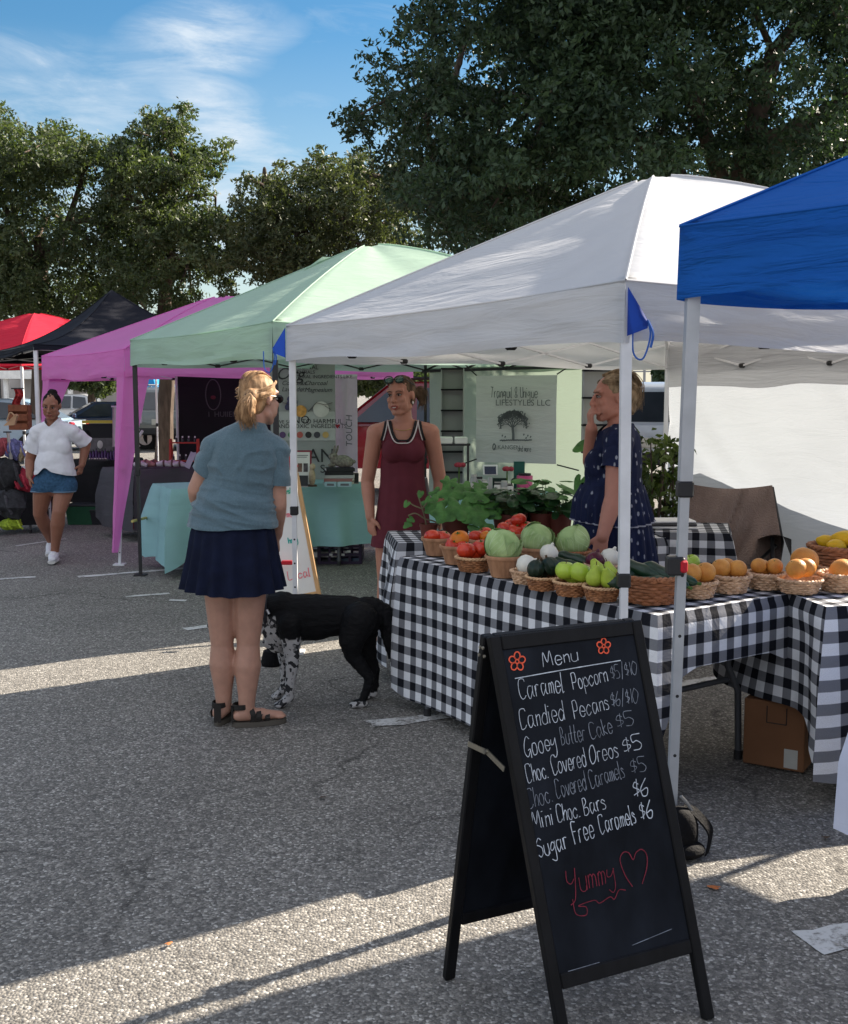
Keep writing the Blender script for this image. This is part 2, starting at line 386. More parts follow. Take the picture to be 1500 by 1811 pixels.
def edge_dist(x, y, P):
    m = 1e9
    for i in range(len(P)):
        a, b = V((*P[i], 0)), V((*P[(i + 1) % len(P)], 0)); d = b - a; p = V((x, y, 0)); t = max(0, min(1, (p - a).dot(d) / max(d.length_squared, 1e-9)))
        m = min(m, (p - a - d * t).length)
    return m
def clumps(P, Y0, Y1, n, rmin, rmax, rr, holes=(), extra=()):
    xs = [p[0] for p in P]; ys = [p[1] for p in P]; out = [(*W(e[0], e[1], (Y0 + Y1) / 2 + rr.uniform(-1, 1)), e[2]) for e in extra]; tries = 0
    while len(out) < n and tries < n * 60:
        tries += 1; u, v = rr.uniform(min(xs), max(xs)), rr.uniform(min(ys), max(ys))
        if not in_poly(u, v, P): continue
        Y = rr.uniform(Y0, Y1); k = F_PX / Y; ed = edge_dist(u, v, P) / k
        r = min(rr.uniform(rmin, rmax), ed * 1.0)
        if r < rmin * .5: continue
        if any((u - h[0]) ** 2 + (v - h[1]) ** 2 < (h[2] + .55 * r * k) ** 2 for h in holes): continue
        p = W(u, v, Y); out.append((p.x, p.y, p.z, r))
    return out
BARK = mk('bark', (.085, .062, .048), rough=.95, var=.45, vs=14, bump=.9, bs=30, st=(1, 1, .25))
def limbs(root, segs, name='trunk'):
    mb = MB()
    for pts, r0, r1 in segs:
        pp = catmull(pts, 5); n = len(pp); mb.tube([p + V((nz(i * .7, p.x) * r0 * .3, nz(i * .9, p.y, 3) * r0 * .3, 0)) for i, p in enumerate(pp)], [lerp(r0, r1, i / (n - 1)) for i in range(n)], 9)
    return mb.build(name, BARK, root)
def tree(name, label, base, P, Y0, Y1, ncl, rmin, rmax, nleaf, size, mat, seed, segs, holes=(), wid=.42, twigs=40, extra=()):
    rr = random.Random(seed); t = thing(name, label, 'tree', base, 'broadleaf trees behind the stalls')
    cl = clumps(P, Y0, Y1, ncl, rmin, rmax, rr, holes, extra)
    tips = [V(s[0][-1]) for s in segs] + [V(s[0][len(s[0]) // 2]) for s in segs]
    sg = list(segs)
    for c in rr.sample(cl, min(twigs, len(cl))):              # thin branches out to the clumps
        q = V(c[:3]); a = min(tips, key=lambda p: (p - q).length); m = (a + q) / 2 + V((rr.uniform(-.3, .3), rr.uniform(-.3, .3), rr.uniform(-.1, .35)))
        sg.append(([a, m, q], .05, .012))
    limbs(t, sg); leaf_mesh('crown', cl, nleaf, size, mat, t, seed, wid); return t
LF_OAK = mat_leaf('oak_leaf', (.020, .042, .026), (.050, .084, .040), .22)
LF_LEFT = mat_leaf('olive_leaf', (.034, .055, .027), (.098, .126, .058), .32)
LF_MID = mat_leaf('brown_green_leaf', (.040, .055, .029), (.100, .118, .056), .27)
OAK = [(1680, -230), (770, -230), (730, -60), (705, 40), (655, 105), (665, 150), (600, 190), (580, 212), (625, 240), (685, 250), (672, 300), (690, 430), (760, 500), (1100, 500), (1200, 390), (1400, 375), (1680, 360)]
oaks = [([V((4.6, 15.2, 0)), V((4.5, 15.2, 2.2)), V((4.4, 15.1, 3.6))], .40, .32), ([V((4.4, 15.1, 3.4)), W(1330, 290, 15.0), W(1430, 225, 14.8), W(1560, 150, 14.5)], .26, .13),
        ([V((4.4, 15.1, 3.4)), W(1345, 190, 15.2), W(1370, 100, 15.5), W(1420, 20, 15.6), W(1440, -80, 15.6)], .17, .07), ([V((4.4, 15.1, 3.3)), W(1150, 260, 15.6), W(960, 180, 16), W(800, 150, 16.5)], .12, .03), ([V((4.4, 15.1, 3.4)), W(1200, 120, 15.5), W(1120, -40, 16), W(1050, -150, 16)], .12, .04)]
tree('oak_tree', 'huge dark green oak filling the upper right above the white and blue canopies', (4.6, 15.2, 0), OAK, 12.6, 18.5, 640, .28, .60, 230000, .095, LF_OAK, 11, oaks,
     holes=((1395, 60, 20), (1330, 60, 14), (1190, 70, 10), (900, 240, 9), (1070, 330, 12), (720, 110, 12), (1250, 330, 12), (1410, 190, 16), (860, 120, 9), (1130, 180, 10)), extra=((625, 216, .26), (650, 205, .32), (603, 209, .16), (640, 232, .26), (672, 285, .32), (660, 110, .3), (685, 170, .34), (590, 216, .10), (705, 60, .28)))
def stem(u, vtop, Y, r=.16, branches=()):
    a = G(u, VH + CAM_H * F_PX / Y * .995); a = W(u, a.z * 0 + VH + CAM_H * F_PX / Y, Y); a.z = 0; return [([a, W(u + 4, 600, Y), W(u - 3, vtop, Y)], r, r * .55)] + [([W(u, b[2], Y), W((u + b[0]) / 2 + 8, (b[1] + b[2]) / 2 + 12, Y), W(b[0], b[1], Y)], r * .5, r * .15) for b in branches]
LT1 = [(-160, 230), (-60, 160), (12, 176), (45, 225), (85, 210), (120, 200), (160, 236), (205, 225), (225, 330), (240, 450), (230, 560), (150, 618), (-160, 625)]
tree('oak_tree', 'olive green tree at the far left rising behind the red and black canopies', (W(70, 700, 25).x, 25, 0), LT1, 22.5, 27, 230, .38, .75, 72000, .115, LF_LEFT, 21, stem(70, 420, 25, .25, ((-30, 300, 480), (150, 300, 470))), holes=((60, 425, 12), (30, 570, 14), (150, 590, 16), (100, 500, 10), (170, 330, 10), (110, 360, 9)))
LT2 = [(190, 250), (262, 198), (300, 206), (318, 178), (345, 215), (335, 246), (372, 262), (412, 250), (405, 285), (352, 318), (372, 350), (420, 392), (428, 470), (415, 560), (250, 620), (180, 560), (170, 380)]
tree('oak_tree', 'olive green tree with a tufted top between the black canopy and the gap of sky', (W(285, 700, 24).x, 24, 0), LT2, 21.5, 26, 190, .26, .60, 58000, .105, LF_LEFT, 22, stem(290, 300, 24, .2, ((325, 250, 380), (355, 300, 380), (230, 290, 420), (350, 420, 480), (300, 240, 340))), holes=((290, 262, 14), (250, 345, 10), (330, 345, 9), (275, 545, 20), (335, 500, 15), (375, 540, 12), (300, 590, 12), (380, 430, 10), (215, 420, 9), (300, 440, 8)), extra=((268, 212, .32), (300, 222, .34), (322, 196, .26), (330, 215, .3), (285, 240, .36), (318, 245, .34), (372, 275, .34), (398, 262, .28), (350, 295, .34), (340, 270, .3), (385, 290, .26), (262, 270, .36), (225, 265, .34), (240, 300, .4), (310, 300, .36), (405, 255, .16), (365, 310, .3), (360, 335, .3), (375, 300, .25), (325, 188, .2), (270, 206, .22)))
MT = [(370, 400), (398, 372), (408, 330), (438, 290), (462, 312), (500, 268), (528, 296), (560, 244), (600, 275), (640, 250), (680, 285), (720, 270), (770, 470), (640, 530), (480, 550), (400, 580), (365, 480)]
tree('oak_tree', 'dull brownish tree behind the mint green canopy left of the big dark oak', (W(560, 700, 23).x, 23, 0), MT, 21, 25.5, 380, .18, .46, 62000, .10, LF_MID, 23, stem(560, 380, 23, .2, ((470, 330, 470), (640, 310, 450), (420, 430, 500))), holes=((425, 500, 15), (455, 520, 12), (400, 480, 9)))
BT = [(-120, 600), (60, 590), (280, 640), (420, 628), (640, 640), (800, 636), (800, 700), (640, 706), (250, 702), (-120, 706)]
def far_tree(label, P, Y, seed, mat=LF_LEFT):
    u = sum(p[0] for p in P) / len(P); a = W(u, 700, Y); tree('tree', label, (a.x, Y, 0), P, Y - 1.5, Y + 1.5, 46, .35, .9, 9000, .2, mat, seed, [([V((a.x, Y, 0)), W(u, 690, Y), W(u, 670, Y)], .16, .08)], twigs=5)
far_tree('far tree seen under the pink canopy above the parked white pickup', [(95, 640), (170, 650), (190, 640), (212, 650), (212, 690), (180, 712), (150, 690), (95, 690)], 36, 31)
far_tree('far tree above the grey parked car between pink curtain and black banner', [(225, 640), (330, 640), (330, 690), (280, 702), (225, 690)], 40, 32)
far_tree('far tree seen beside the head of the woman in maroon, above the red vehicle', [(600, 640), (780, 640), (780, 690), (700, 705), (600, 700)], 30, 33)
far_tree('small dark green tree seen between the two poles on the right', [(1156, 638), (1200, 625), (1220, 690), (1165, 692)], 26, 34, LF_OAK)
# shrub row on the verge behind the woman in navy
def shrub(label, u, v0, v1, Y, seed, mat=LF_OAK):
    rr = random.Random(seed); a = W(u, v1, Y); t = thing('shrub', label, 'shrub', (a.x, Y, 0), 'shrubs behind the stall')
    mb = MB(); cl = []
    for i in range(9):
        q = W(u + rr.uniform(-30, 30), rr.uniform(v0, v1), Y + rr.uniform(-.15, .15)); mb.tube([V((a.x + rr.uniform(-.05, .05), Y, 0)), (V((a.x, Y, 0)) + q) / 2 + V((rr.uniform(-.05, .05), 0, .1)), q], [.012, .009, .004], 5); cl.append((q.x, q.y, q.z, .12))
    mb.build('stem', BARK, t); leaf_mesh('leaves', cl, 330, .075, mat, t, seed, .5)
LF_SHR = mat_leaf('shrub_leaf', (.03, .05, .02), (.12, .17, .04), .3)
shrub('tall leafy shrub just behind the back of the woman in navy', 1158, 745, 900, 7.4, 41, LF_SHR)
shrub('lower leafy shrub between the woman in navy and the grey pole', 1182, 800, 930, 7.5, 42, LF_SHR)
# ---------------------------------------------------------------- far building with a white portico
def building():
    t = thing('building', 'pale grey far building with white portico columns beyond the parked pickup', 'building', (-17.5, 52, 0))
    mb = MB(); mb.box((-17.5, 54, 1.9), (16, 6, 3.8)); w = mb.build('wall', mk('render', (.46, .43, .41), var=.08, vs=.6), t, False)
    mb = MB(); mb.box((-17.5, 54, 4.0), (17, 7, .35)); mb.build('roof', mk('roof_grey', (.22, .2, .19), var=.2), t, False)
    pt = MB(); pt.box((-16.3, 49.6, 2.35), (4.6, 2.6, .35)); pt.build('portico', mk('white_paint', (.78, .78, .76)), t, False)
    for x in (-18.3, -16.9, -15.5, -14.3):
        c = MB(); c.tube([(x, 48.6, 0), (x, 48.6, 2.2)], .12, 10); c.build('column', mk('white_paint', (.78,) * 3), t)
    for x in (-22, -20, -12.5, -11):
        c = MB(); c.box((x, 50.98, 1.7), (1.1, .08, 1.3)); c.build('window', mk('dark_glass', (.03, .035, .045), rough=.08, spec=.6), t, False)
building()
# ---------------------------------------------------------------- cars
GLASS = mk('car_glass', (.025, .032, .042), rough=.05, spec=.7, var=.3, vs=2)
TYRE = mk('tyre', (.02, .02, .02), rough=.85); RIM = mk('rim', (.45, .45, .46), rough=.3, metal=.8); BLK = mk('black_plastic', (.022, .022, .024), rough=.5, var=.2)
LAMP_R = mk('tail_lamp', (.35, .01, .015), rough=.15, spec=.7); CHROME = mk('chrome', (.6, .6, .62), rough=.15, metal=1.)
def paintmat(n, c): return mk(n, c, rough=.22, var=.04, coat=.8, spec=.5)
def car(label, kind, paint, loc, rz):
    t = thing('parked_car', label, 'car', loc, 'cars parked behind the stalls'); t.rotation_euler = (0, 0, rz)
    # local: x forwards (length), y to the left, z up
    if kind == 'pickup':
        lo = [(-2.7, .45), (-2.75, .75), (-2.72, 1.12), (-.95, 1.12), (-.2, 1.13), (1.2, 1.13), (2.35, 1.04), (2.72, .86), (2.75, .45)]; ca = [(-1.0, 1.11), (-.85, 1.72), (-.5, 1.82), (.55, 1.80), (1.25, 1.11)]; win = [[(-.82, 1.18), (-.72, 1.66), (-.18, 1.72), (-.18, 1.18)], [(-.08, 1.18), (-.08, 1.72), (.48, 1.71), (.98, 1.18)]]
    elif kind == 'suv':
        lo = [(-2.2, .42), (-2.28, .7), (-2.22, 1.05), (-1.6, 1.08), (.9, 1.06), (1.9, .98), (2.25, .8), (2.28, .42)]; ca = [(-2.2, 1.03), (-1.85, 1.62), (-1.55, 1.74), (.1, 1.73), (.95, 1.04)]; win = [[(-1.98, 1.12), (-1.68, 1.6), (-1.15, 1.64), (-1.15, 1.12)], [(-1.06, 1.12), (-1.06, 1.64), (-.3, 1.64), (-.3, 1.12)], [(-.2, 1.12), (-.2, 1.64), (.1, 1.63), (.68, 1.12)]]
    else:
        lo = [(-2.2, .38), (-2.25, .65), (-2.15, .92), (-1.4, .97), (.9, .95), (1.9, .86), (2.22, .7), (2.25, .38)]; ca = [(-1.9, .93), (-1.2, 1.36), (-.8, 1.44), (.05, 1.43), (.95, .93)]; win = [[(-1.5, 1.0), (-1.08, 1.32), (-.5, 1.37), (-.5, 1.0)], [(-.4, 1.0), (-.4, 1.37), (.02, 1.36), (.62, 1.0)]]
    hw = .92
    def prism(mb, prof, w0, taper=0.0, mi=0):
        zs = [p[1] for p in prof]; z0, z1 = min(zs), max(zs); n = len(prof); o = []
        cx = sum(p[0] for p in prof) / n; cz = sum(zs) / n
        rows = []
        for sy, ins in ((-1, 0.0), (-1, .07), (1, .07), (1, 0.0)):
            row = []
            for x, z in prof:
                w = w0 - taper * (z - z0) / (z1 - z0 + 1e-9); q = V((x, sy * (w if ins else w - .06), z))
                if not ins: q.x += (cx - x) * .035; q.z += (cz - z) * .05
                row.append(q)
            rows.append(row)
        base = mb.add([p for r in rows for p in r], [])
        for k in range(3):
            for i in range(n):
                mb.f.append((base + k * n + i, base + k * n + (i + 1) % n, base + (k + 1) * n + (i + 1) % n, base + (k + 1) * n + i)); mb.m.append(mi)
        mb.f.append(tuple(base + i for i in reversed(range(n)))); mb.m.append(mi); mb.f.append(tuple(base + 3 * n + i for i in range(n))); mb.m.append(mi)
    mb = MB(); prism(mb, lo, hw); prism(mb, ca, hw - .06, .16); body = mb.build('body', paint, t, True, False)
    for sy in (-1, 1):
        for wv in win:
            m2 = MB(); vs = []
            for x, z in wv: vs.append((x, sy * (hw - .052 - .16 * (z - ca[0][1]) / (ca[2][1] - ca[0][1]) + .012), z))
            vi = [(x, y - sy * .03, z) for x, y, z in vs]; n = len(vs)
            m2.add(vs + vi, [tuple(range(n)), tuple(range(2 * n - 1, n - 1, -1))] + [(i, (i + 1) % n, n + (i + 1) % n, n + i) for i in range(n)]); m2.build('window', GLASS, t, False, False)
    for (pa, pb) in ((ca[0], ca[1]), (ca[-1], ca[-2])):
        m2 = MB(); a = V((pa[0], 0, pa[1])); c = V((pb[0], 0, pb[1])); d = c - a; nn = V((-d.z, 0, d.x)).normalized(); nn = nn if (pa is ca[0]) == (nn.x < 0) else -nn
        q = [a + d * .12 + V((0, -hw + .16, 0)), a + d * .12 + V((0, hw - .16, 0)), a + d * .92 + V((0, hw - .26, 0)), a + d * .92 + V((0, -hw + .26, 0))]
        q1 = [p + nn * .012 for p in q]; q2 = [p - nn * .03 for p in q]
        m2.add(q1 + q2, [(0, 1, 2, 3), (7, 6, 5, 4), (0, 4, 5, 1), (1, 5, 6, 2), (2, 6, 7, 3), (3, 7, 4, 0)]); m2.build('windscreen', GLASS, t, False, False)
    L = abs(lo[0][0])
    for sx in (-1, 1):
        for sy in (-1, 1):
            x, y = sx * (L - .85), sy * (hw - .1); m2 = MB(); m2.tube([(x, y - .11, .34), (x, y + .11, .34)], .34, 20); w = m2.build('wheel', TYRE, t, True, False)
            m3 = MB(); m3.tube([(x, y + sy * .10, .34), (x, y + sy * .118, .34)], .21, 16); m3.build('rim', RIM, w, True, False)
            m4 = MB(); zz = lo[2][1] - .14 if sx < 0 else .74; m4.box((sx * (L - .04), sy * (hw - .17), zz), (.16, .28, .26 if sx < 0 else .14), bev=.03); m4.build('tail_light' if sx < 0 else 'headlight', LAMP_R if sx < 0 else CHROME, t, False, False)
        m5 = MB(); m5.box((sx * (L + .02), 0, .52), (.14, 1.74, .2), bev=.04); m5.build('bumper', BLK, t, False, False)
    m6 = MB(); m6.box((-L - .1 if kind != 'pickup' else -L - .06, 0, .78), (.03, .34, .16), bev=.01); m6.build('licence_plate', mk('plate', (.5, .5, .45)), t, False, False)
    if kind == 'suv':
        for sy in (-1, 1): m7 = MB(); m7.tube([(-1.6, sy * .66, 1.78), (0, sy * .66, 1.79)], .02, 6); m7.build('roof_rail', BLK, t, True, False)
    for sy in (-1, 1): m8 = MB(); m8.box((ca[-1][0] - .28, sy * (hw + .03), ca[-1][1] + .1), (.12, .2, .14), bev=.03); m8.build('mirror', paint, t, False, False)
    return t
def place(c, sc): c.scale = (sc, sc, sc)
place(car('white pickup truck parked far behind the pink canopy', 'pickup', paintmat('white_car', (.75, .76, .78)), (-13.6, 43, 0), rad(182)), .84)
place(car('dark blue car parked in front of the white pickup', 'sedan', paintmat('blue_car', (.04, .07, .14)), (-9.2, 31, 0), rad(200)), .92)
car('grey green hatchback parked nose away behind the dark grey draped table', 'suv', paintmat('grey_car', (.13, .15, .15)), (-6.55, 32.0, 0), rad(74))
car('light blue hatchback parked behind the grey green one', 'suv', paintmat('pale_blue_car', (.25, .33, .45)), (-9.0, 39.0, 0), rad(80))
car('red vehicle with dark windows parked behind the woman in maroon', 'suv', paintmat('red_car', (.26, .008, .016)), (-.35, 17.6, 0), rad(176))
car('pale silver car parked behind the woman in navy, by the grey pole', 'suv', paintmat('silver_car', (.45, .50, .56)), (4.35, 19.6, 0), rad(70))
car('pale blue car cut off by the left edge behind the crafts stall', 'sedan', paintmat('sky_car', (.36, .46, .56)), (-10.2, 25.5, 0), rad(185))
def pole_far(label, u, vt, Y):
    a = W(u, 700, Y); t = thing('utility_pole', label, 'pole', (a.x, Y, 0)); top = W(u, vt, Y)
    mb = MB(); mb.tube([(a.x, Y, 0), top], .05, 6); mb.build('post', mk('grey_metal', (.3, .31, .32), rough=.5, metal=.4), t); mb = MB(); mb.bar(top + V((-.4, 0, -.1)), top + V((.4, 0, -.1)), .05); mb.build('crossarm', mk('grey_metal', (.3,) * 3), t)
pole_far('thin far pole standing against pale sky, beside the hair of the woman in navy', 1140, 652, 40)
pole_far('thin far pole standing against pale sky, nearer the small dark tree', 1154, 652, 41)
# ---------------------------------------------------------------- canopies
def fabric(name, col, transl=.35, tcol=None, rough=.75, wr=.35):
    m = mk(name, col, rough=rough, var=.04, vs=3, transl=transl, tcol=tcol, spec=.2)
    t = m.node_tree; p = t.nodes[m['_p']]; uv = N(t, 'ShaderNodeUVMap'); mp = N(t, 'ShaderNodeMapping'); mp.inputs['Scale'].default_value = (.9, 3.6, 1); t.links.new(uv.outputs[0], mp.inputs[0])
    h = math_n(t, 'ADD', noise_n(t, mp.outputs[0], 2.2, 4, .55, .6), math_n(t, 'MULTIPLY', noise_n(t, uv.outputs[0], 420, 2), .02))
    b = N(t, 'ShaderNodeBump'); b.inputs['Strength'].default_value = wr; b.inputs['Distance'].default_value = .05; t.links.new(h, b.inputs['Height']); t.links.new(b.outputs[0], p.inputs['Normal'])
    return m
WHITE_FRAME = mk('white_frame', (.68, .69, .71), rough=.4, spec=.5); BLACK_FRAME = mk('black_frame', (.018, .018, .02), rough=.45, spec=.4); GREY_FRAME = mk('grey_frame', (.40, .42, .45), rough=.38, spec=.5, metal=.3)
def canopy(label, corners, apex, ze, zv, mat, frame, legs=(0, 1, 2, 3), bow=0., sag=.02, legw=.036, inner=.45, wav=.012, seed=0, bent=None, trw=.24, inset=.035):
    """corners: near-left, near-right, far-right, far-left as (x, y); ze/zv eave and valance heights (number or one per corner)."""
    c = [V((x, y, 0)) for x, y in corners]; ze = ze if isinstance(ze, (list, tuple)) else [ze] * 4; zv = zv if isinstance(zv, (list, tuple)) else [zv] * 4
    bows = bow if isinstance(bow, (list, tuple)) else [bow] * 4
    t = thing('canopy_tent', label, 'canopy', (sum((p for p in c), V()) / 4), 'pop-up market canopies')
    cen = sum((p for p in c), V()) / 4; A = V(apex); mb = MB()
    E = [V((p.x, p.y, z)) for p, z in zip(c, ze)]
    for i in range(4):
        a, d = E[i], E[(i + 1) % 4]; L = (d - a).length; out = ((a + d) / 2 - cen); out.z = 0; out.normalize()
        def roof(s, tt, a=a, d=d, L=L, out=out, i=i):
            e = a.lerp(d, s); p = e.lerp(A, tt); w = 4 * s * (1 - s); w4 = 4 * tt * (1 - tt)
            p.z += lerp(bows[i], bows[(i + 1) % 4], s) * w4 - sag * w * w4 * (1.0) - .02 * w * (1 - tt) ** 3
            q = (1 - tt); p.z -= .10 * max(0, (tt - .93) / .07) ** 2 * (.35 if max(bows) > 0 else 0)
            ff = math.sin(math.pi * s) ** .5 if 0 < s < 1 else 0
            p += V((0, 0, 1)) * (nz(s * L * 1.1, tt * 5, seed + i) * wav * 1.5 * ff * min(1, w4 * 2)); return p
        mb.grid(roof, 26, 18, uvf=lambda s, tt, L=L: (s * L * (1 - tt), tt * 2.1))
        za, zd = zv[i], zv[(i + 1) % 4]
        def val(s, tt, a=a, d=d, za=za, zd=zd, L=L, out=out, i=i):
            e = a.lerp(d, s); e.z -= .02 * 4 * s * (1 - s); zb = lerp(za, zd, s) + .012 * math.sin(s * 9 + i) * (1 if 0 < s < 1 else 0)
            p = V((e.x, e.y, lerp(e.z, zb, tt))); ed = min(1, 10 * s * (1 - s))
            p += out * (max(-.004, nz(s * L * 2.2, tt * 1.2, seed + i * 3) * .020 + nz(s * L * .9 + tt * 3.4, tt * 3.0, seed + 9) * .016 + .010) * ed * (.25 + tt) + .006 * tt); return p
        mb.grid(val, 40, 8, uvf=lambda s, tt, L=L: (s * L, -tt * .4))
    for i in range(4):                                          # stitched seams on the hips and round the eaves
        a, d = E[i], E[(i + 1) % 4]; L = (d - a).length
        mb.tube([a.lerp(A, q) + V((0, 0, bows[i] * 4 * q * (1 - q) - .10 * max(0, (q - .93) / .07) ** 2 * (.35 if max(bows) > 0 else 0) + .002)) for q in [k / 24 for k in range(24)]], .006, 5, cap=False)
        mb.tube([a.lerp(d, s) - V((0, 0, .02 * 4 * s * (1 - s) - .002)) for s in [k / 24 for k in range(25)]], .005, 5, cap=False)
    cv = mb.build('canopy_cover', mat, t)
    cv.modifiers.new('weld', 'WELD').merge_threshold = .001
    for i in legs:
        legw_ = legw if i < 2 else min(legw, .028); p = c[i] + (cen - c[i]).normalized() * inset; zt = ze[i] - .03; m = MB(); zi = inner * zt; bt = (bent or {}).get(i, (0, 0)); pb = V((p.x + bt[0], p.y + bt[1], 0)); T = V((p.x, p.y, zt))
        mid = pb.lerp(T, zi / zt)
        m.bar(mid, T, legw_, up=(0, 1, 0)); m.bar(pb + V((0, 0, .01)), mid + V((0, 0, .1)), legw_ * .74, up=(0, 1, 0))
        m.box((pb.x, pb.y, .006), (.10, .10, .012)); lg = m.build('leg', frame, t, False)
        m = MB(); m.box(mid, (legw * 1.25, legw * 1.25, .055), bev=.006); m.build('leg_collar', BLK, lg, False)
        m = MB()
        for k in range(5): m.tube([pb.lerp(T, .06 + k * .075 * (zi / zt) / .45) + V((0, -legw * .38, 0)), pb.lerp(T, .06 + k * .075 * (zi / zt) / .45) + V((0, -legw * .355, 0))], .006, 8)
        m.build('hole', BLK, lg, False)
    for i in range(4):
        a, d = c[i], c[(i + 1) % 4]; m = MB(); za, zd = ze[i] - .06, ze[(i + 1) % 4] - .06
        q = [(a.lerp(d, s) + (cen - a.lerp(d, s)).normalized() * .04) for s in (0, .25, .5, .75, 1)]
        hi = [V((p.x, p.y, lerp(za, zd, k / 4))) for k, p in enumerate(q)]; lw = [V((p.x, p.y, max(p.z - trw, lerp(zv[i], zv[(i + 1) % 4], k / 4) + .012))) for k, p in enumerate(hi)]
        for k in range(4): m.bar(hi[k] if k % 2 == 0 else lw[k], lw[k + 1] if k % 2 == 0 else hi[k + 1], .022, .012); m.bar(lw[k] if k % 2 == 0 else hi[k], hi[k + 1] if k % 2 == 0 else lw[k + 1], .022, .012)
        m.build('truss', frame, t, False)
        for k in (1, 2, 3):
            m = MB(); m.box(lw[k] + V((0, 0, .002)), (.05, .035, .03), bev=.008); m.build('truss_joint', BLK, t, False)
    m = MB()
    for i in range(4):
        if min(bows) >= 0: m.bar(E[i].lerp(A, .04) + V((0, 0, -.12)), A + V((0, 0, -.26)), .02)
    m.tube([A + V((0, 0, -.6)), A + V((0, 0, -.05))], .02, 8); m.build('roof_pole', frame, t, False)
    return t
def corner_rect(a, b, depth):
    a, b = V((*a, 0)), V((*b, 0)); d = (b - a).normalized(); p = V((-d.y, d.x, 0)); return [(a.x, a.y), (b.x, b.y), (b.x + p.x * depth, b.y + p.y * depth), (a.x + p.x * depth, a.y + p.y * depth)]
F_WHITE = fabric('white_canvas', (.61, .63, .67), .36, (.58, .57, .56))
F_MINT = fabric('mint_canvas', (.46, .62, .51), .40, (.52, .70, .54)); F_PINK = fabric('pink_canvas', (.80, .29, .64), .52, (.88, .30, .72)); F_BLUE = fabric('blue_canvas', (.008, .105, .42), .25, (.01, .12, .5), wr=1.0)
F_BLACK = fabric('black_canvas', (.010, .011, .018), .0, rough=.9); F_RED = fabric('red_canvas', (.62, .02, .05), .3)
# white
wa, wb = W(508, 700, 6.54), W(1103, 700, 4.06)
TW = corner_rect((wa.x, wa.y), (wb.x, wb.y), 3.05); AW = W(1157, 306, 6.05)
tw = canopy('white canopy with blue corner flaps over the gingham produce tables', TW, AW, [1.95, 1.965, 1.99, 1.97], [1.745, 1.74, 1.73, 1.73], F_WHITE, WHITE_FRAME, bow=[.0, .03, .13, .06], sag=.03, seed=1, legw=.038, bent={1: (0, -.11)})
FLAPB = mk('flap_blue', (.008, .045, .30), rough=.6, transl=.15)
def flap(p, d, parent):
    mb = MB(); top, bot = V((p[0], p[1], 1.945)), V((p[0], p[1], 1.765)); o = V((d[0], d[1], 1.825))
    top += (o - top) * .02; bot += (o - bot) * .02
    mb.grid(lambda s, t: top.lerp(bot, t).lerp(o.lerp(o + V((0, 0, -.03)), t), s) + V((0, 0, 0)) + V((.012, -.008, 0)) * math.sin(s * 3) * (1 - abs(2 * t - 1)), 6, 6)
    f = mb.build('corner_flap', FLAPB, parent)
    mb = MB(); mb.tube(catmull([o, o + V((.01, 0, -.06)), o + V((-.015, 0, -.14)), o + V((-.05, 0, -.12)), o + V((-.055, 0, -.02))]), .0035, 5); mb.tube(catmull([o, o + V((.02, 0, -.05)), o + V((.012, 0, -.10))]), .005, 5); mb.build('tie_cord', mk('cord_blue', (.03, .12, .45)), f)
a_, b_ = W(508, 600, 6.54), W(1110, 600, 4.06)
flap((TW[0][0] - .004, TW[0][1] - .006), (TW[0][0] - .085, TW[0][1] + .03), tw); flap((TW[1][0] + .006, TW[1][1] - .006), (TW[1][0] + .085, TW[1][1] + .01), tw)
# translucent back wall of the white canopy (far side), lit through from outside
D_, C_ = V((*TW[3], 0)), V((*TW[2], 0))
def side_wall(parent):
    mb = MB(); d = (C_ - D_); n = V((-d.y, d.x, 0)).normalized()
    def fn(s, t):
        p = D_.lerp(C_, lerp(.015, .99, s)); z = lerp(1.93, .27 + .16 * s * (1 - s) + .02 * nz(s * 9), t)
        rg = max(0, 1 - abs(nz(s * 5 - t * 2.6, t * .8, 8)) * 3.5) ** 2; f = nz(s * 3.0 + t * 1.3, t * .7, 5) * .08 + rg * .045 * (.3 + t) + nz(s * 13 - t * 6, t * 1.4, 3) * .014
        return V((p.x, p.y, z)) + n * (f * (.3 + .8 * t) - .03)
    mb.grid(fn, 60, 40, uvf=lambda s, t: (s * 3 + t, t * 1.9)); w = mb.build('side_wall', F_SIDE, parent)
    mb = MB()
    def low(s, t):                                              # sheet added outside, cut to a shadow outline, darkening the lower wall
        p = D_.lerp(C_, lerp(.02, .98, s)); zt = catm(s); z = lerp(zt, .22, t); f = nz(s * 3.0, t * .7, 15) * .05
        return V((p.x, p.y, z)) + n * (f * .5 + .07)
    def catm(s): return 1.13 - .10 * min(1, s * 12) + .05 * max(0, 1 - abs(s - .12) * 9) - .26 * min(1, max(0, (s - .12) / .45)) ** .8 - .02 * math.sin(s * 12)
    mb.grid(low, 60, 8, uvf=lambda s, t: (s * 3, t)); mb.build('shade_sheet', F_SIDE, parent)
    mb = MB()
    def hem(s, t):
        p = D_.lerp(C_, lerp(.02, .98, s)); z = lerp(1.90, 1.60 + .05 * nz(s * 5, 3) + .04 * math.sin(s * 4) * s, t); return V((p.x, p.y, z)) - n * (.05 + .03 * nz(s * 6, t))
    mb.grid(hem, 40, 6, uvf=lambda s, t: (s * 3, t)); mb.build('rolled_flap', F_WHITE, parent)
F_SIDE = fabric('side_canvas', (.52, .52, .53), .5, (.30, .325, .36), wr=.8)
side_wall(tw)
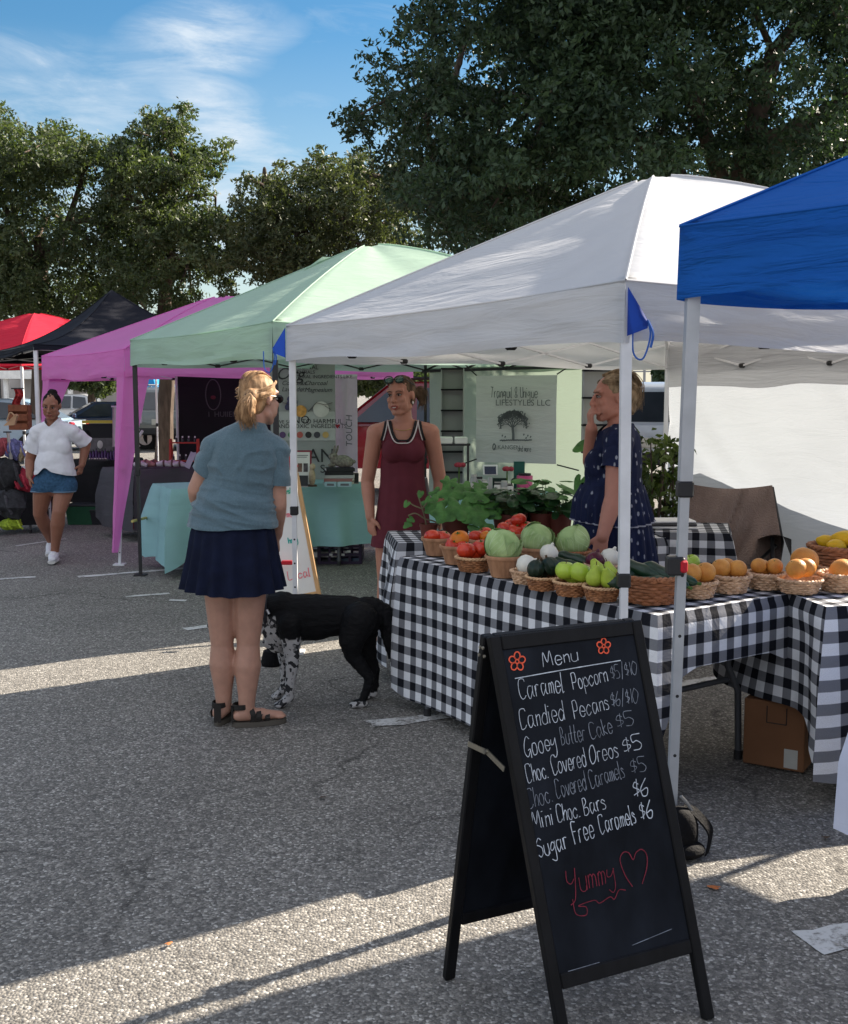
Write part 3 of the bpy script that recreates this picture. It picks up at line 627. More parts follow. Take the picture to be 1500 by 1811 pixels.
# mint
ma, mbb = W(233, 700, 9.37), W(484, 700, 7.12)
TM = corner_rect((ma.x, ma.y), (mbb.x, mbb.y), 3.0)
tm = canopy('mint green canopy with black legs beside the white one', TM, W(650, 430, 8.75), [2.0, 2.012, 2.0, 2.0], [1.785, 1.767, 1.765, 1.77], F_MINT, BLACK_FRAME, legs=(0, 1, 2, 3), bow=[0, .03, .16, .1], sag=.03, seed=4, legw=.034)
mb = MB(); q = V(W(572, 462, 8.9)); mb.grid(lambda a, t: q + V(((a - .5) * .30, (t - .5) * .16, .055 * (1 - abs(2 * a - 1)) * (1 - t) - .045 * abs(2 * a - 1) * 0 - .03 + (a - .5) * .10)), 8, 5); mb.build('vent_flap', F_MINT, tm)
MD, MC = V((*TM[3], 0)), V((*TM[2], 0))
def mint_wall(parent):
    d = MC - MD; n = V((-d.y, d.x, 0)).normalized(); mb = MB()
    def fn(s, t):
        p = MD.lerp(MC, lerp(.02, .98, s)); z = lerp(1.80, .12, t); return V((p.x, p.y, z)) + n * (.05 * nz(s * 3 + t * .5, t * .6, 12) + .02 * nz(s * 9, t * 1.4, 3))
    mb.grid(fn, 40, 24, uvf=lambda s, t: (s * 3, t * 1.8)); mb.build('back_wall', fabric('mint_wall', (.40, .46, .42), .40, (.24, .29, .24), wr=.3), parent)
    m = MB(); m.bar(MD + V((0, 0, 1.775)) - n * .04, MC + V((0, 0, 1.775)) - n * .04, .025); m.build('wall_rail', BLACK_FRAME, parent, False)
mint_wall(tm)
# pink
pa, pb_ = W(76, 700, 12.4), W(222, 700, 9.85)
TP = corner_rect((pa.x, pa.y), (pb_.x, pb_.y), 3.0)
tp = canopy('pink canopy with curtained legs between the black and the mint canopy', TP, W(385, 522, 12.0), [1.965, 1.945, 1.95, 1.96], [1.70, 1.70, 1.715, 1.72], F_PINK, WHITE_FRAME, bow=[0, .03, .1, .1], sag=.03, seed=7, legw=.03, bent={1: (G(201, 1001).x - TP[1][0] + .03, G(201, 1001).y - TP[1][1] + .03)})
def leg_curtain(i, w, parent, foot=(0, 0), zlo=.12):
    c = V((*TP[i], 0)); nx = [(V((*TP[(i + 1) % 4], 0)) - c).normalized(), (V((*TP[i - 1], 0)) - c).normalized()]; mb = MB(); ft = c + V((foot[0], foot[1], 0))
    for d in nx:
        mb.grid(lambda s, t: (c.lerp(ft, t) + d * (s * w * (1 - .82 * t ** .8) * (1 + .0 * t)) + V((0, 0, lerp(1.75, zlo, t)))) + V((nz(t * 4, s * 3, i) * .012, 0, 0)), 6, 24, uvf=lambda s, t: (s * .3, t * 1.7))
    mb.build('leg_curtain', F_PINK, parent)
ftp = G(201, 1001); leg_curtain(1, .24, tp, (ftp.x - TP[1][0], ftp.y - TP[1][1])); leg_curtain(0, .34, tp, (-.05, 0), .9)
# black and red
ka = W(63, 700, 12.9); TK = [(ka.x - 1.55, ka.y + 2.6), (ka.x, ka.y), (ka.x + 2.55, ka.y + 1.5), (ka.x + .9, ka.y + 4.1)]
canopy('black pointed canopy on white legs left of the pink one', TK, W(197, 512, 15.0), 2.12, [1.98, 2.05, 2.0, 1.98], F_BLACK, WHITE_FRAME, bow=-.16, sag=.05, seed=9, legw=.042)
ra = W(100, 700, 17.2); TR_ = [(ra.x - 2.9, ra.y + 1.4), (ra.x - .2, ra.y - .9), (ra.x + 1.2, ra.y + 1.6), (ra.x - 1.5, ra.y + 3.4)]
canopy('red canopy at the far left behind the black one', TR_, W(62, 552, 18.2), [2.18, 2.2, 2.3, 2.2], [1.9, 1.95, 2.0, 2.0], F_RED, WHITE_FRAME, bow=.05, seed=12)
# blue, nearest on the right
ba = W(1195, 700, 3.68); d0 = V((.60, -.80, 0)); d1 = V((.87, .49, 0))
TB = [(ba.x, ba.y), (ba.x + d0.x * 3.05, ba.y + d0.y * 3.05), (ba.x + d0.x * 3.05 + d1.x * 3.05, ba.y + d0.y * 3.05 + d1.y * 3.05), (ba.x + d1.x * 3.05, ba.y + d1.y * 3.05)]
cb = sum((V((*p, 0)) for p in TB), V()) / 4
canopy('blue canopy on a grey leg at the right edge, nearest of the canopies', TB, (cb.x, cb.y, 2.98), 2.10, 1.865, F_BLUE, GREY_FRAME, bow=.0, sag=.06, legw=.042, inner=.60, wav=.045, seed=15, trw=.06, inset=.050, bent={0: (-.035, -.01)})
# far blue canopy beyond the cars
fa = W(252, 700, 33); canopy('small bright blue canopy far beyond the parked cars', [(fa.x - .25, 32), (fa.x + .75, 31.5), (fa.x + 1.1, 33), (fa.x + .1, 33.4)], (fa.x + .4, 32.5, 2.2), 1.75, 1.45, fabric('sky_canvas', (.03, .30, .62), .3), WHITE_FRAME, bow=0, seed=18)
# ---------------------------------------------------------------- tables and cloths
def mat_gingham(name='gingham', sq=.0425):
    m = bpy.data.materials.new(name); m.use_nodes = True; t = m.node_tree; t.nodes.clear()
    uv = N(t, 'ShaderNodeUVMap'); s = N(t, 'ShaderNodeSeparateXYZ'); t.links.new(uv.outputs[0], s.inputs[0])
    def band(x):
        f = math_n(t, 'FRACT', math_n(t, 'DIVIDE', x, 2 * sq)); w = .02
        return math_n(t, 'SUBTRACT', math_n(t, 'MULTIPLY', math_n(t, 'SUBTRACT', f, .5 - w / 2), 1 / w, clamp=True), math_n(t, 'MULTIPLY', math_n(t, 'SUBTRACT', f, 1 - w), 1 / w, clamp=True))
    bx, by = band(s.outputs['X']), band(s.outputs['Y'])
    k = math_n(t, 'ADD', bx, by)
    c = ramp_n(t, math_n(t, 'MULTIPLY', k, .5), [(0, (.78, .79, .82)), (.5, (.20, .205, .225)), (1., (.012, .013, .018))])
    wv = noise_n(t, uv.outputs[0], 520, 2); c = mix_n(t, 1., c, ramp_n(t, wv, [(.3, .82), (.7, 1.08)]), 'MULTIPLY')
    p = N(t, 'ShaderNodeBsdfPrincipled'); t.links.new(c, p.inputs['Base Color']); p.inputs['Roughness'].default_value = .9; p.inputs['Specular IOR Level'].default_value = .12
    b = N(t, 'ShaderNodeBump'); b.inputs['Strength'].default_value = .35; b.inputs['Distance'].default_value = .03
    t.links.new(math_n(t, 'ADD', noise_n(t, uv.outputs[0], 9, 4, .6, .5), math_n(t, 'MULTIPLY', wv, .02)), b.inputs['Height']); t.links.new(b.outputs[0], p.inputs['Normal'])
    o = N(t, 'ShaderNodeOutputMaterial'); t.links.new(p.outputs[0], o.inputs[0]); return m
GING = mat_gingham()
def table_cloth(label, q, z, hem, mat, group=None, flare=.05, folds=9, seed=0, tips=(0, 0, 0, 0), name='tablecloth', rc=.035, wav=1.0, cfl=.075):
    """q: near-left, near-right, far-right, far-left; hem: height of the hem above ground on the four sides."""
    P = [V((x, y, 0)) for x, y in q]; mb = MB(); u0 = (P[1] - P[0]).normalized(); v0 = V((-u0.y, u0.x, 0)); cen = sum(P, V()) / 4
    def top(s, t):
        p = P[0].lerp(P[1], s).lerp(P[3].lerp(P[2], s), t); return V((p.x, p.y, z + .0025 * nz(p.x * 7, p.y * 7, seed)))
    uvf = lambda p: ((p - P[0]).dot(u0), (p - P[0]).dot(v0))
    mb.grid(top, 24, 14, uvf=lambda s, t: uvf(V((*top(s, t)[:2], 0))))
    # skirt ring
    ring = []; per = 0
    for i in range(4):
        a, b = P[i], P[(i + 1) % 4]; L = (b - a).length; d = (b - a) / L; out = V((d.y, -d.x, 0)); n = max(10, int(L / .022))
        for k in range(n): 
            s = k / n; e = s * L; f = min(e, L - e)
            ring.append([a + d * e, out, hem[i], e, L, i, s])
    M = len(ring)
    # smooth hem and normals around corners
    outs = []
    for j in range(M):
        o = V((0, 0, 0)); h = 0; w = 0
        for g in range(-5, 6): r_ = ring[(j + g) % M]; o += r_[1]; h += r_[2]; w += 1
        outs.append((o.normalized(), h / w))
    NT = 22; base = len(mb.v)
    for j in range(M + 1):
        p, out, hh, e, L, i, s = ring[j % M]; o, h = outs[j % M]; nearest = min(e, L - e); ci = i if e < L / 2 else (i + 1) % 4
        cf = max(0, 1 - nearest / .22); h2 = h - tips[ci] * cf ** 1.5
        arc = sum((P[(g + 1) % 4] - P[g]).length for g in range(i)) + e if j < M else sum((P[(g + 1) % 4] - P[g]).length for g in range(4))
        if i == 0: ub = e
        elif i == 1: ub = e
        else: ub = e
        for k in range(NT + 1):
            t = k / NT; drop = (z - h2) * t; dd = z - drop
            amp = (.012 + .045 * min(1, drop / .5)) * wav
            f = math.sin(arc * folds + 1.7 * nz(arc * 1.3, seed) + seed) * .6 + nz(arc * 5, drop * 1.2, seed) * .9
            f *= (.25 + .75 * cf) if False else .55
            off = rc * (1 - (1 - min(1, drop / .05)) ** 2) * .5 + flare * (drop / .7) + amp * f * min(1, drop / .12) + cf ** 2 * cfl * min(1, drop / .3)
            off = max(off, .004)
            q_ = p + o * off; mb.v.append((q_.x, q_.y, dd + (.003 if k == 0 else 0)))
            mb.uv[len(mb.v) - 1] = (ub + (uvf(p)[0] * 0), -drop) if i in (0, 2) else (ub + .021, -drop)
    for j in range(M):
        if ring[j][5] != ring[(j + 1) % M][5]:
            pass
        for k in range(NT):
            a = base + j * (NT + 1) + k; b_ = a + NT + 1; mb.f.append((a, a + 1, b_ + 1, b_)); mb.m.append(0)
    # seams where the pattern changes side: give the last column its own uv
    cloth = None
    me_f = mb.f; newf = []
    for j in range(M):
        if ring[j][5] != ring[(j + 1) % M][5]:
            L = ring[j][4]; col = len(mb.v)
            for k in range(NT + 1):
                src = base + (j + 1) * (NT + 1) + k; mb.v.append(mb.v[src]); u_, v_ = mb.uv[base + j * (NT + 1) + k]; mb.uv[len(mb.v) - 1] = (u_ + L - ring[j][3], mb.uv[src][1])
            for k in range(NT):
                fi = len(me_f) - M * NT + j * NT + k; a = base + j * (NT + 1) + k
                me_f[fi] = (a, a + 1, col + k + 1, col + k)
    o = mb.build(name, mat); return tag(o, label, 'tablecloth', group)
TABLE_TOP = mk('table_plastic', (.45, .45, .44), rough=.6); STEEL = mk('grey_steel', (.10, .105, .115), rough=.45, metal=.3)
def table(label, q, z=.735):
    P = [V((x, y, 0)) for x, y in q]; cen = sum(P, V()) / 4; t = thing('folding_table', label, 'table', cen)
    P = [cen + (p - cen) * .965 for p in P]; mb = MB(); top = [(p.x, p.y, z - .012) for p in P]; bot = [(p.x, p.y, z - .05) for p in P]
    mb.add(top + bot, [(0, 1, 2, 3), (7, 6, 5, 4), (0, 4, 5, 1), (1, 5, 6, 2), (2, 6, 7, 3), (3, 7, 4, 0)]); mb.build('tabletop', TABLE_TOP, t, False)
    for s in (.12, .88):
        a, b = P[0].lerp(P[1], s), P[3].lerp(P[2], s); dd = (P[1] - P[0]).normalized() * (.10 if s < .5 else -.10)
        for w in (.10, .90):
            p = a.lerp(b, w); mb = MB(); m_ = p + (a.lerp(b, .5) - p) * .0
            mb.tube([V((p.x, p.y, z - .05)), V((p.x, p.y, .42)), V((p.x, p.y, .30)) - (b - a).normalized() * (.07 if w < .5 else -.07), V((p.x, p.y, .02)) - (b - a).normalized() * (.085 if w < .5 else -.085)], .0145, 10); lg = mb.build('leg', STEEL, t)
            mb = MB(); e = V((p.x, p.y, 0)) - (b - a).normalized() * (.085 if w < .5 else -.085); mb.tube([e, e + V((0, 0, .04))], .019, 10); mb.build('foot_cap', BLK, lg)
        mb = MB(); mb.tube([a.lerp(b, .10) + V((0, 0, .36)), a.lerp(b, .90) + V((0, 0, .36))], .013, 8)
        mb.tube([a.lerp(b, .5) + V((0, 0, .36)), a.lerp(b, .5) + dd * 4 + V((0, 0, z - .05))], .009, 8); mb.build('brace', STEEL, t)
    return t
def g2(u, v, z=.75): p = G(u, v, z); return p
FL, FR, BR_ = g2(709, 986), g2(1163, 1089), g2(1396, 1051)
BL_ = FL + (BR_ - FR); T1 = [(p.x, p.y) for p in (FL, FR, BR_, BL_)]
table('folding table with bent grey steel legs under the long gingham cloth of the produce row', T1)
table_cloth('gingham cloth on the long front table, hanging almost to the asphalt', T1, .75, [.06, .535, .45, .12], GING, 'gingham tablecloths', seed=1, tips=(.0, .10, .02, 0), flare=.012, wav=.42, cfl=.012)
ax = V((.99, .14, 0)); fb = V((-.135, 5.91, 0)); px_ = V((-.14, .99, 0)); T1B = [((fb + d).x, (fb + d).y) for d in (V(), ax * 1.5, ax * 1.5 + px_ * .52, px_ * .52)]
table('folding table under the gingham cloth of the plant row', T1B)
table_cloth('rumpled gingham cloth with a hanging corner under the potted plants', T1B, .752, [.16, .3, .3, .12], GING, 'gingham tablecloths', seed=4, tips=(.05, 0, 0, .05), flare=.05, wav=1.9, cfl=.05)
n3 = g2(1462, 1075); r3 = V((.965, .262, 0)); k3 = V((-.14, .99, 0)); T3 = [((n3 + d).x, (n3 + d).y) for d in (V((0, 0, 0)), r3 * 1.3, r3 * 1.3 + k3 * .72, k3 * .72)]
table('folding table under the gingham cloth at the right edge', T3)
table_cloth('gingham cloth at the right edge, its corner hanging in long folds', T3, .752, [.10, .10, .3, .30], GING, 'gingham tablecloths', seed=7, tips=(.06, 0, 0, .0), flare=.07, wav=2.2)
T4 = [(1.30, 6.55), (1.80, 6.45), (1.93, 6.95), (1.43, 7.05)]
table('small table under the gingham cloth in front of the towel-covered chair', T4, .72)
table_cloth('small gingham cloth on the table in front of the towel-covered chair', T4, .735, [.2, .2, .2, .2], GING, 'gingham tablecloths', seed=9, flare=.03)
for i, (dz, s) in enumerate(((.0, 1), (.018, .93), (.035, .85))):
    mb = MB(); mb.box((1.52, 6.72, .748 + dz), (.30 * s, .22 * s, .016), bev=.008, rot=Matrix.Rotation(rad(-8 + i * 5), 3, 'Z')); tag(mb.build('folded_cloth', mk('striped_cloth_%d' % i, [(.6, .6, .6), (.05, .05, .055), (.7, .7, .7)][i])), ['folded white cloth at the bottom of the small pile behind the grey pole', 'folded black cloth in the middle of the small pile behind the grey pole', 'folded white cloth on top of the small pile behind the grey pole'][i], 'cloth', 'folded cloths')
TEAL = fabric('teal_cloth', (.26, .46, .48), .06, wr=.25)
q0, q1 = g2(304, 866), g2(640, 853); dd = (q1 - q0).normalized(); pp = V((-dd.y, dd.x, 0)) * .7; T5 = [(p.x, p.y) for p in (q0, q1, q1 + pp, q0 + pp)]
table('folding table under the plain teal cloth beneath the mint canopy', T5); table_cloth('plain pale teal cloth on the long table beneath the mint canopy', T5, .75, [.19, .2, .3, .12], TEAL, seed=3, tips=(.1, 0, 0, .05), flare=.06, wav=2.0, folds=16)
GREYC = fabric('grey_cloth', (.075, .075, .085), .03, wr=.3)
q0, q1 = g2(238, 832), g2(352, 826); dd = (q1 - q0).normalized(); pp = V((-dd.y, dd.x, 0)) * .7; T6 = [(p.x, p.y) for p in (q0, q1, q1 + pp, q0 + pp)]
table('folding table under the dark grey cloth beneath the pink canopy', T6); table_cloth('dark grey pleated cloth on the table beneath the pink canopy', T6, .75, [.12, .12, .3, .12], GREYC, seed=5, flare=.05, wav=1.6, folds=14)
BLKC = fabric('black_cloth', (.010, .010, .012), .0, wr=.2)
ya, yb = W(118, 700, 13.4), W(207, 700, 13.2); T7 = [(ya.x, ya.y), (yb.x, yb.y), (yb.x + .1, yb.y + .7), (ya.x + .1, ya.y + .7)]
table('folding table under the black cloth behind the walking woman', T7); table_cloth('black cloth on the table behind the walking woman', T7, .75, [.24, .24, .3, .24], BLKC, seed=6, flare=.02)
za, zb_ = W(-45, 700, 11.9), W(58, 700, 12.3); T8 = [(za.x, za.y), (zb_.x, zb_.y), (zb_.x + .0, zb_.y + .7), (za.x, za.y + .7)]
table('folding table under the black cloth at the left edge', T8); table_cloth('black cloth on the crafts table at the left edge', T8, .72, [.1, .1, .3, .1], BLKC, seed=8, flare=.03)
T9 = [(.08, 8.75), (1.02, 8.55), (1.1, 9.1), (.16, 9.3)]
table('folding table under the pale cloth in front of the mint back wall', T9); table_cloth('pale cloth on the product table in front of the mint back wall', T9, .75, [.2, .2, .2, .2], TEAL, seed=2, flare=.03)
mb = MB(); wq = [G(1482, 1385, .42), G(1476, 1552, .02)]
e0 = W(1499, 1380, 3.35); T10 = [(2.25, 2.26), (2.86, 2.60), (2.02, 3.72), (1.41, 3.38)]
table_cloth('plain white cloth hanging at the lower right edge under the blue canopy', T10, .70, [.16, .2, .2, .16], fabric('white_cloth', (.62, .66, .80), .2, wr=.25), seed=12, flare=.02, wav=.6); table('folding table under the plain white cloth at the lower right edge', T10, .69)

# ---------------------------------------------------------------- baskets
WICK = mk('dark_wicker', (.20, .075, .030), rough=.6, var=.45, vs=40, col2=(.36, .16, .07)); WICKL = mk('light_wicker', (.52, .30, .17), rough=.6, var=.3, vs=40, col2=(.62, .42, .27)); WICKM = mk('red_wicker', (.30, .12, .055), rough=.6, var=.4, vs=40); SLAT = mk('split_wood', (.34, .165, .085), rough=.7, var=.25, vs=30, col2=(.42, .22, .12), st=(1, 1, .2)); RIMW = mk('pale_rim', (.58, .36, .20), rough=.6, var=.25, vs=50)
PROTO = {}
HIDE = V((0, 0, 0))
def basket_proto(kind, loc, label, d, h):
    t = thing('basket', label, 'basket', loc, 'produce baskets'); r1, r0 = d / 2, d / 2 * (.74 if kind != 'slat' else .70)
    if kind == 'slat':
        mb = MB(); n = 22
        mb.lathe([(0.01, .004), (r0, .004), (r0, .0), (lerp(r0, r1, .5), h * .5), (r1, h), (r1 - .006, h), (lerp(r0, r1, .5) - .006, h * .5), (r0 - .006, .006), (.01, .006)], n * 4, fn=lambda th, i, z: 1 + .022 * abs(math.sin(th * n / 2)) ** .4 if i in (2, 3, 4, 5) else 1); mb.build('body', SLAT, t, True, False)
        mb = MB(); mb.tube([(r1 * 1.015 * math.cos(a), r1 * 1.015 * math.sin(a), h - .004) for a in [2 * math.pi * k / 32 for k in range(33)]], .0055, 6, flat=1.6); mb.build('rim', SLAT, t, True, False)
    else:
        mat = {'dark': WICK, 'light': WICKL, 'red': WICKM}[kind]; rows = max(6, int(h / .0085)); sp = 26; mb = MB(); st = 104
        for j in range(rows):
            z = (j + .5) * h / rows * .97; rr = lerp(r0, r1, (z / h) ** .8); pts = [((rr + .0035 * math.sin(sp / 2 * a + (j % 2) * math.pi)) * math.cos(a), (rr + .0035 * math.sin(sp / 2 * a + (j % 2) * math.pi)) * math.sin(a), z + .001 * math.sin(5 * a + j)) for a in [2 * math.pi * k / st for k in range(st + 1)]]
            mb.tube(pts, h / rows * .55, 5, cap=False)
        mb.lathe([(.005, .004), (r0, .004), (r1 - .008, h * .9), (r1 - .012, h * .9), (r0 - .006, .008), (.005, .008)], 30); mb.build('body', mat, t, True, False)
        mb = MB()
        for ph in (0, math.pi):
            mb.tube([((r1 + .003 + .0035 * math.cos(16 * a + ph)) * math.cos(a), (r1 + .003 + .0035 * math.cos(16 * a + ph)) * math.sin(a), h + .003 * math.sin(16 * a + ph)) for a in [2 * math.pi * k / 128 for k in range(129)]], .0048, 5, cap=False)
        mb.build('rim', RIMW if kind == 'dark' else mat, t, True, False)
    return t
def basket(kind, u, v, label, d, h=.07, z=.757, rz=None):
    loc = G(u, v, z); key = (kind, round(h / d, 1))
    if key not in PROTO: PROTO[key] = (basket_proto(kind, loc, label, d, h), d)
    else: b0, d0_ = PROTO[key]; clone(b0, loc, label, 'produce baskets', R.uniform(0, 6) if rz is None else rz, d / d0_)
    return loc
# fruit prototypes are placed once for real and cloned afterwards
TOM = mk('tomato_skin', (.50, .022, .012), rough=.22, var=.25, vs=12, spec=.5, col2=(.58, .05, .015)); TOMO = mk('yellow_tomato_skin', (.62, .20, .012), rough=.25, var=.2, vs=10, col2=(.62, .13, .01)); ORG = mk('orange_peel', (.60, .20, .035), rough=.42, var=.22, vs=16, bump=.25, bs=240, col2=(.62, .29, .06)); LEM = mk('lemon_peel', (.72, .42, .012), rough=.4, var=.12, vs=10, bump=.2, bs=220); APG = mk('green_apple_skin', (.36, .50, .045), rough=.28, var=.18, vs=14, spec=.5); PEAR = mk('pear_skin', (.36, .46, .05), rough=.4, var=.18, vs=22)
GSTEM = mk('green_stem', (.06, .12, .02), rough=.7); BSTEM = mk('brown_stem', (.10, .06, .03), rough=.8); ONW = mk('white_onion_skin', (.72, .70, .62), rough=.35, var=.06, vs=6, st=(6, 6, 1)); ONP = mk('purple_onion_skin', (.085, .012, .028), rough=.3, var=.4, vs=5, st=(6, 6, 1)); CUC = mk('cucumber_skin', (.010, .035, .016), rough=.3, var=.5, vs=20, spec=.45); SQG = mk('dark_squash_skin', (.010, .022, .013), rough=.35, var=.4, vs=14)
CABB = None
def mat_cab():
    m = mk('cabbage_leaf', (.27, .42, .14), rough=.55, var=.22, vs=9, spec=.25, col2=(.40, .52, .24)); t = m.node_tree; p = t.nodes[m['_p']]
    uv = N(t, 'ShaderNodeUVMap'); s = N(t, 'ShaderNodeSeparateXYZ'); t.links.new(uv.outputs[0], s.inputs[0])
    # midrib and side veins by leaf coordinates
    x = math_n(t, 'ABSOLUTE', s.outputs['X']); mid = math_n(t, 'SUBTRACT', 1.0, math_n(t, 'MULTIPLY', x, 22.0), clamp=True)
    q = math_n(t, 'FRACT', math_n(t, 'ADD', math_n(t, 'MULTIPLY', s.outputs['Y'], 5.0), math_n(t, 'MULTIPLY', x, -3.2))); vein = math_n(t, 'SUBTRACT', 1.0, math_n(t, 'MULTIPLY', math_n(t, 'ABSOLUTE', math_n(t, 'SUBTRACT', q, .5)), 9.0), clamp=True)
    f = math_n(t, 'MAXIMUM', mid, math_n(t, 'MULTIPLY', vein, .55)); c0 = p.inputs['Base Color'].links[0].from_socket
    t.links.new(mix_n(t, math_n(t, 'MULTIPLY', f, .7), c0, (.58, .68, .42)), p.inputs['Base Color'])
    b = N(t, 'ShaderNodeBump'); b.inputs['Strength'].default_value = .5; b.inputs['Distance'].default_value = .004; t.links.new(math_n(t, 'ADD', f, math_n(t, 'MULTIPLY', noise_n(t, uv.outputs[0], 6, 4), .6)), b.inputs['Height']); t.links.new(b.outputs[0], p.inputs['Normal']); return m
def fruit_proto(kind, loc, label):
    cat = {'tomato': 'tomato', 'yellow_tomato': 'tomato', 'orange': 'orange', 'lemon': 'lemon', 'apple': 'apple', 'pear': 'pear', 'cabbage': 'cabbage', 'white_onion': 'onion', 'purple_onion': 'onion', 'squash': 'squash', 'cucumber': 'cucumber'}[kind]
    t = thing(cat, label, cat, loc); mb = MB()
    if kind in ('tomato', 'yellow_tomato'):
        mb.ell((0, 0, 0), (.040, .040, .032), 24, 14, fn=lambda d: 1 + .03 * math.cos(5 * math.atan2(d.y, d.x)) * (1 - abs(d.z)) - .16 * max(0, d.z - .9) / .1); mb.build('flesh', TOM if kind == 'tomato' else TOMO, t, True, False)
        s = MB(); s.tube([(0, 0, .024), (.002, 0, .034)], .003, 6)
        for k in range(5): a = k * 1.257; s.add([(.003 * math.cos(a + 1), .003 * math.sin(a + 1), .029), (.016 * math.cos(a), .016 * math.sin(a), .0285), (.003 * math.cos(a - 1), .003 * math.sin(a - 1), .029)], [(0, 1, 2)])
        s.build('stem', GSTEM, t, True, False)
    elif kind == 'orange':
        mb.ell((0, 0, 0), (.042, .042, .040), 24, 16, fn=lambda d: 1 - .05 * max(0, d.z - .93) / .07); mb.build('flesh', ORG, t, True, False); s = MB(); s.ell((0, 0, .0375), (.004, .004, .0018), 8, 5); s.build('stem', GSTEM, t, True, False)
    elif kind == 'lemon':
        mb.ell((0, 0, 0), (.044, .031, .031), 24, 14, fn=lambda d: 1 + .16 * max(0, abs(d.x) - .88) / .12); mb.build('flesh', LEM, t, True, False)
    elif kind == 'apple':
        mb.ell((0, 0, 0), (.039, .039, .036), 24, 16, fn=lambda d: (1 + .05 * d.z) - .30 * max(0, abs(d.z) - .86) / .14); mb.build('flesh', APG, t, True, False); s = MB(); s.tube(catmull([(0, 0, .022), (.001, 0, .032), (.006, 0, .043)]), .0016, 6); s.build('stem', BSTEM, t, True, False)
    elif kind == 'pear':
        mb.lathe([(.001, -.042), (.018, -.041), (.032, -.030), (.037, -.012), (.033, .008), (.023, .026), (.016, .040), (.011, .050), (.001, .053)], 22); mb.build('flesh', PEAR, t, True, False); s = MB(); s.tube([(0, 0, .05), (.004, 0, .068)], .0018, 6); s.build('stem', BSTEM, t, True, False)
    elif kind in ('white_onion', 'purple_onion'):
        mb.lathe([(.001, -.036), (.02, -.034), (.037, -.018), (.042, 0), (.038, .018), (.024, .032), (.009, .040), (.005, .052), (.001, .054)], 24); mb.build('flesh', ONW if kind == 'white_onion' else ONP, t, True, False)
    elif kind == 'squash':
        mb.ell((0, 0, 0), (.036, .036, .040), 30, 14, fn=lambda d: 1 + .06 * math.cos(9 * math.atan2(d.y, d.x)) * (1 - d.z * d.z)); mb.build('flesh', SQG, t, True, False); s = MB(); s.tube([(0, 0, .036), (.003, 0, .05)], .005, 6); s.build('stem', BSTEM, t, True, False)
    elif kind == 'cucumber':
        pts = [(x, .018 * math.cos(x * 9), 0) for x in [lerp(-.10, .10, k / 14) for k in range(15)]]; mb.tube(pts, [.004] + [.026 * min(1, (1 - abs(k / 7 - 1) ** 5)) + .003 * math.sin(k) for k in range(1, 14)] + [.004], 14); mb.build('flesh', CUC, t, True, False); s = MB(); s.tube([(.098, .012, 0), (.112, .009, .002)], .006, 7); s.build('stem', GSTEM, t, True, False)
    elif kind == 'cabbage':
        global CABB
        CABB = CABB or mat_cab(); r = .078; mb.ell((0, 0, 0), (r * .94, r * .94, r * .86), 26, 16, fn=lambda d: 1 + .015 * nz(d.x * 4, d.y * 4, d.z * 4))
        for i in range(len(mb.v)): mb.uv[i] = (.5, .1)
        rr = random.Random(5)
        for k in range(9):
            rot = Matrix.Rotation(k * 2.4 + rr.uniform(-.2, .2), 3, 'Z') @ Matrix.Rotation(rad(rr.uniform(-10, 24)), 3, 'Y'); rk = r * (.955 + .009 * k)
            def lf(s, tt, rot=rot, rk=rk, k=k):
                x = (s - .5) * 2; wv = math.sin(math.pi * min(1, .08 + tt * .86)) ** .55; th = -1.75 + tt * 2.55; ph = x * 1.05 * wv
                q = 1 + .022 * math.sin(x * 10 + k) * tt ** 3 + .06 * max(0, tt - .82) / .18 * (1 - .3 * x) + .03 * abs(x) ** 4
                p = V((math.cos(th) * math.cos(ph), math.sin(ph), math.sin(th) * math.cos(ph))) * rk * q; p.z *= .92; return rot @ p
            mb.grid(lf, 12, 14, uvf=lambda s, tt: ((s - .5) * 2, tt))
        mb.build('head', CABB, t, True, False)
    return t
FP = {}
def fruit(kind, p, label, group=None, sc=1.0, rot=None):
    rot = rot or (R.uniform(-.5, .5), R.uniform(-.5, .5), R.uniform(0, 6))
    if kind not in FP: t = FP[kind] = fruit_proto(kind, p, label); t.rotation_euler = rot; t.scale = (sc,) * 3
    else: t = clone(FP[kind], p, label, None, 0, sc, rot)
    if group: t['group'] = group
    elif 'group' in t: del t['group']
    return t
def fill(kind, loc, offs, label, sc=1.0, h=.05, grp=None):
    for (dx, dy, dz) in offs: fruit(kind, loc + V((dx, dy, h + dz)), label, grp or label, sc * R.uniform(.94, 1.05))
a = basket('slat', 773, 981, 'split wood basket of red tomatoes, leftmost on the produce table', .150, .085)
fill('tomato', a, [(-.025, -.02, .045), (.035, .0, .035), (.0, .035, .03)], 'red tomato in the leftmost split wood basket', 1.05)
a = basket('slat', 808, 996, 'split wood basket with an orange tomato on top, second from the left', .155, .085)
fill('tomato', a, [(-.02, -.03, .035), (.03, -.035, .03), (-.01, .04, .05)], 'red tomato in the basket that also holds a yellow-orange tomato', .95); fruit('yellow_tomato', a + V((.012, .0, .115)), 'large yellow-orange tomato topping the second split wood basket', None, 1.2)
a = basket('slat', 858, 984, 'split wood basket half hidden behind the wicker tomato basket', .155, .085)
fill('tomato', a, [(-.045, .0, .05), (.0, .045, .055)], 'red tomato in the half hidden split wood basket', 1.0); fruit('yellow_tomato', a + V((.012, -.03, .10)), 'yellow-orange tomato beside the nearest cabbage', None, 1.0)
a = basket('dark', 838, 1009, 'dark wicker basket of red tomatoes with a pale rim', .158, .062)
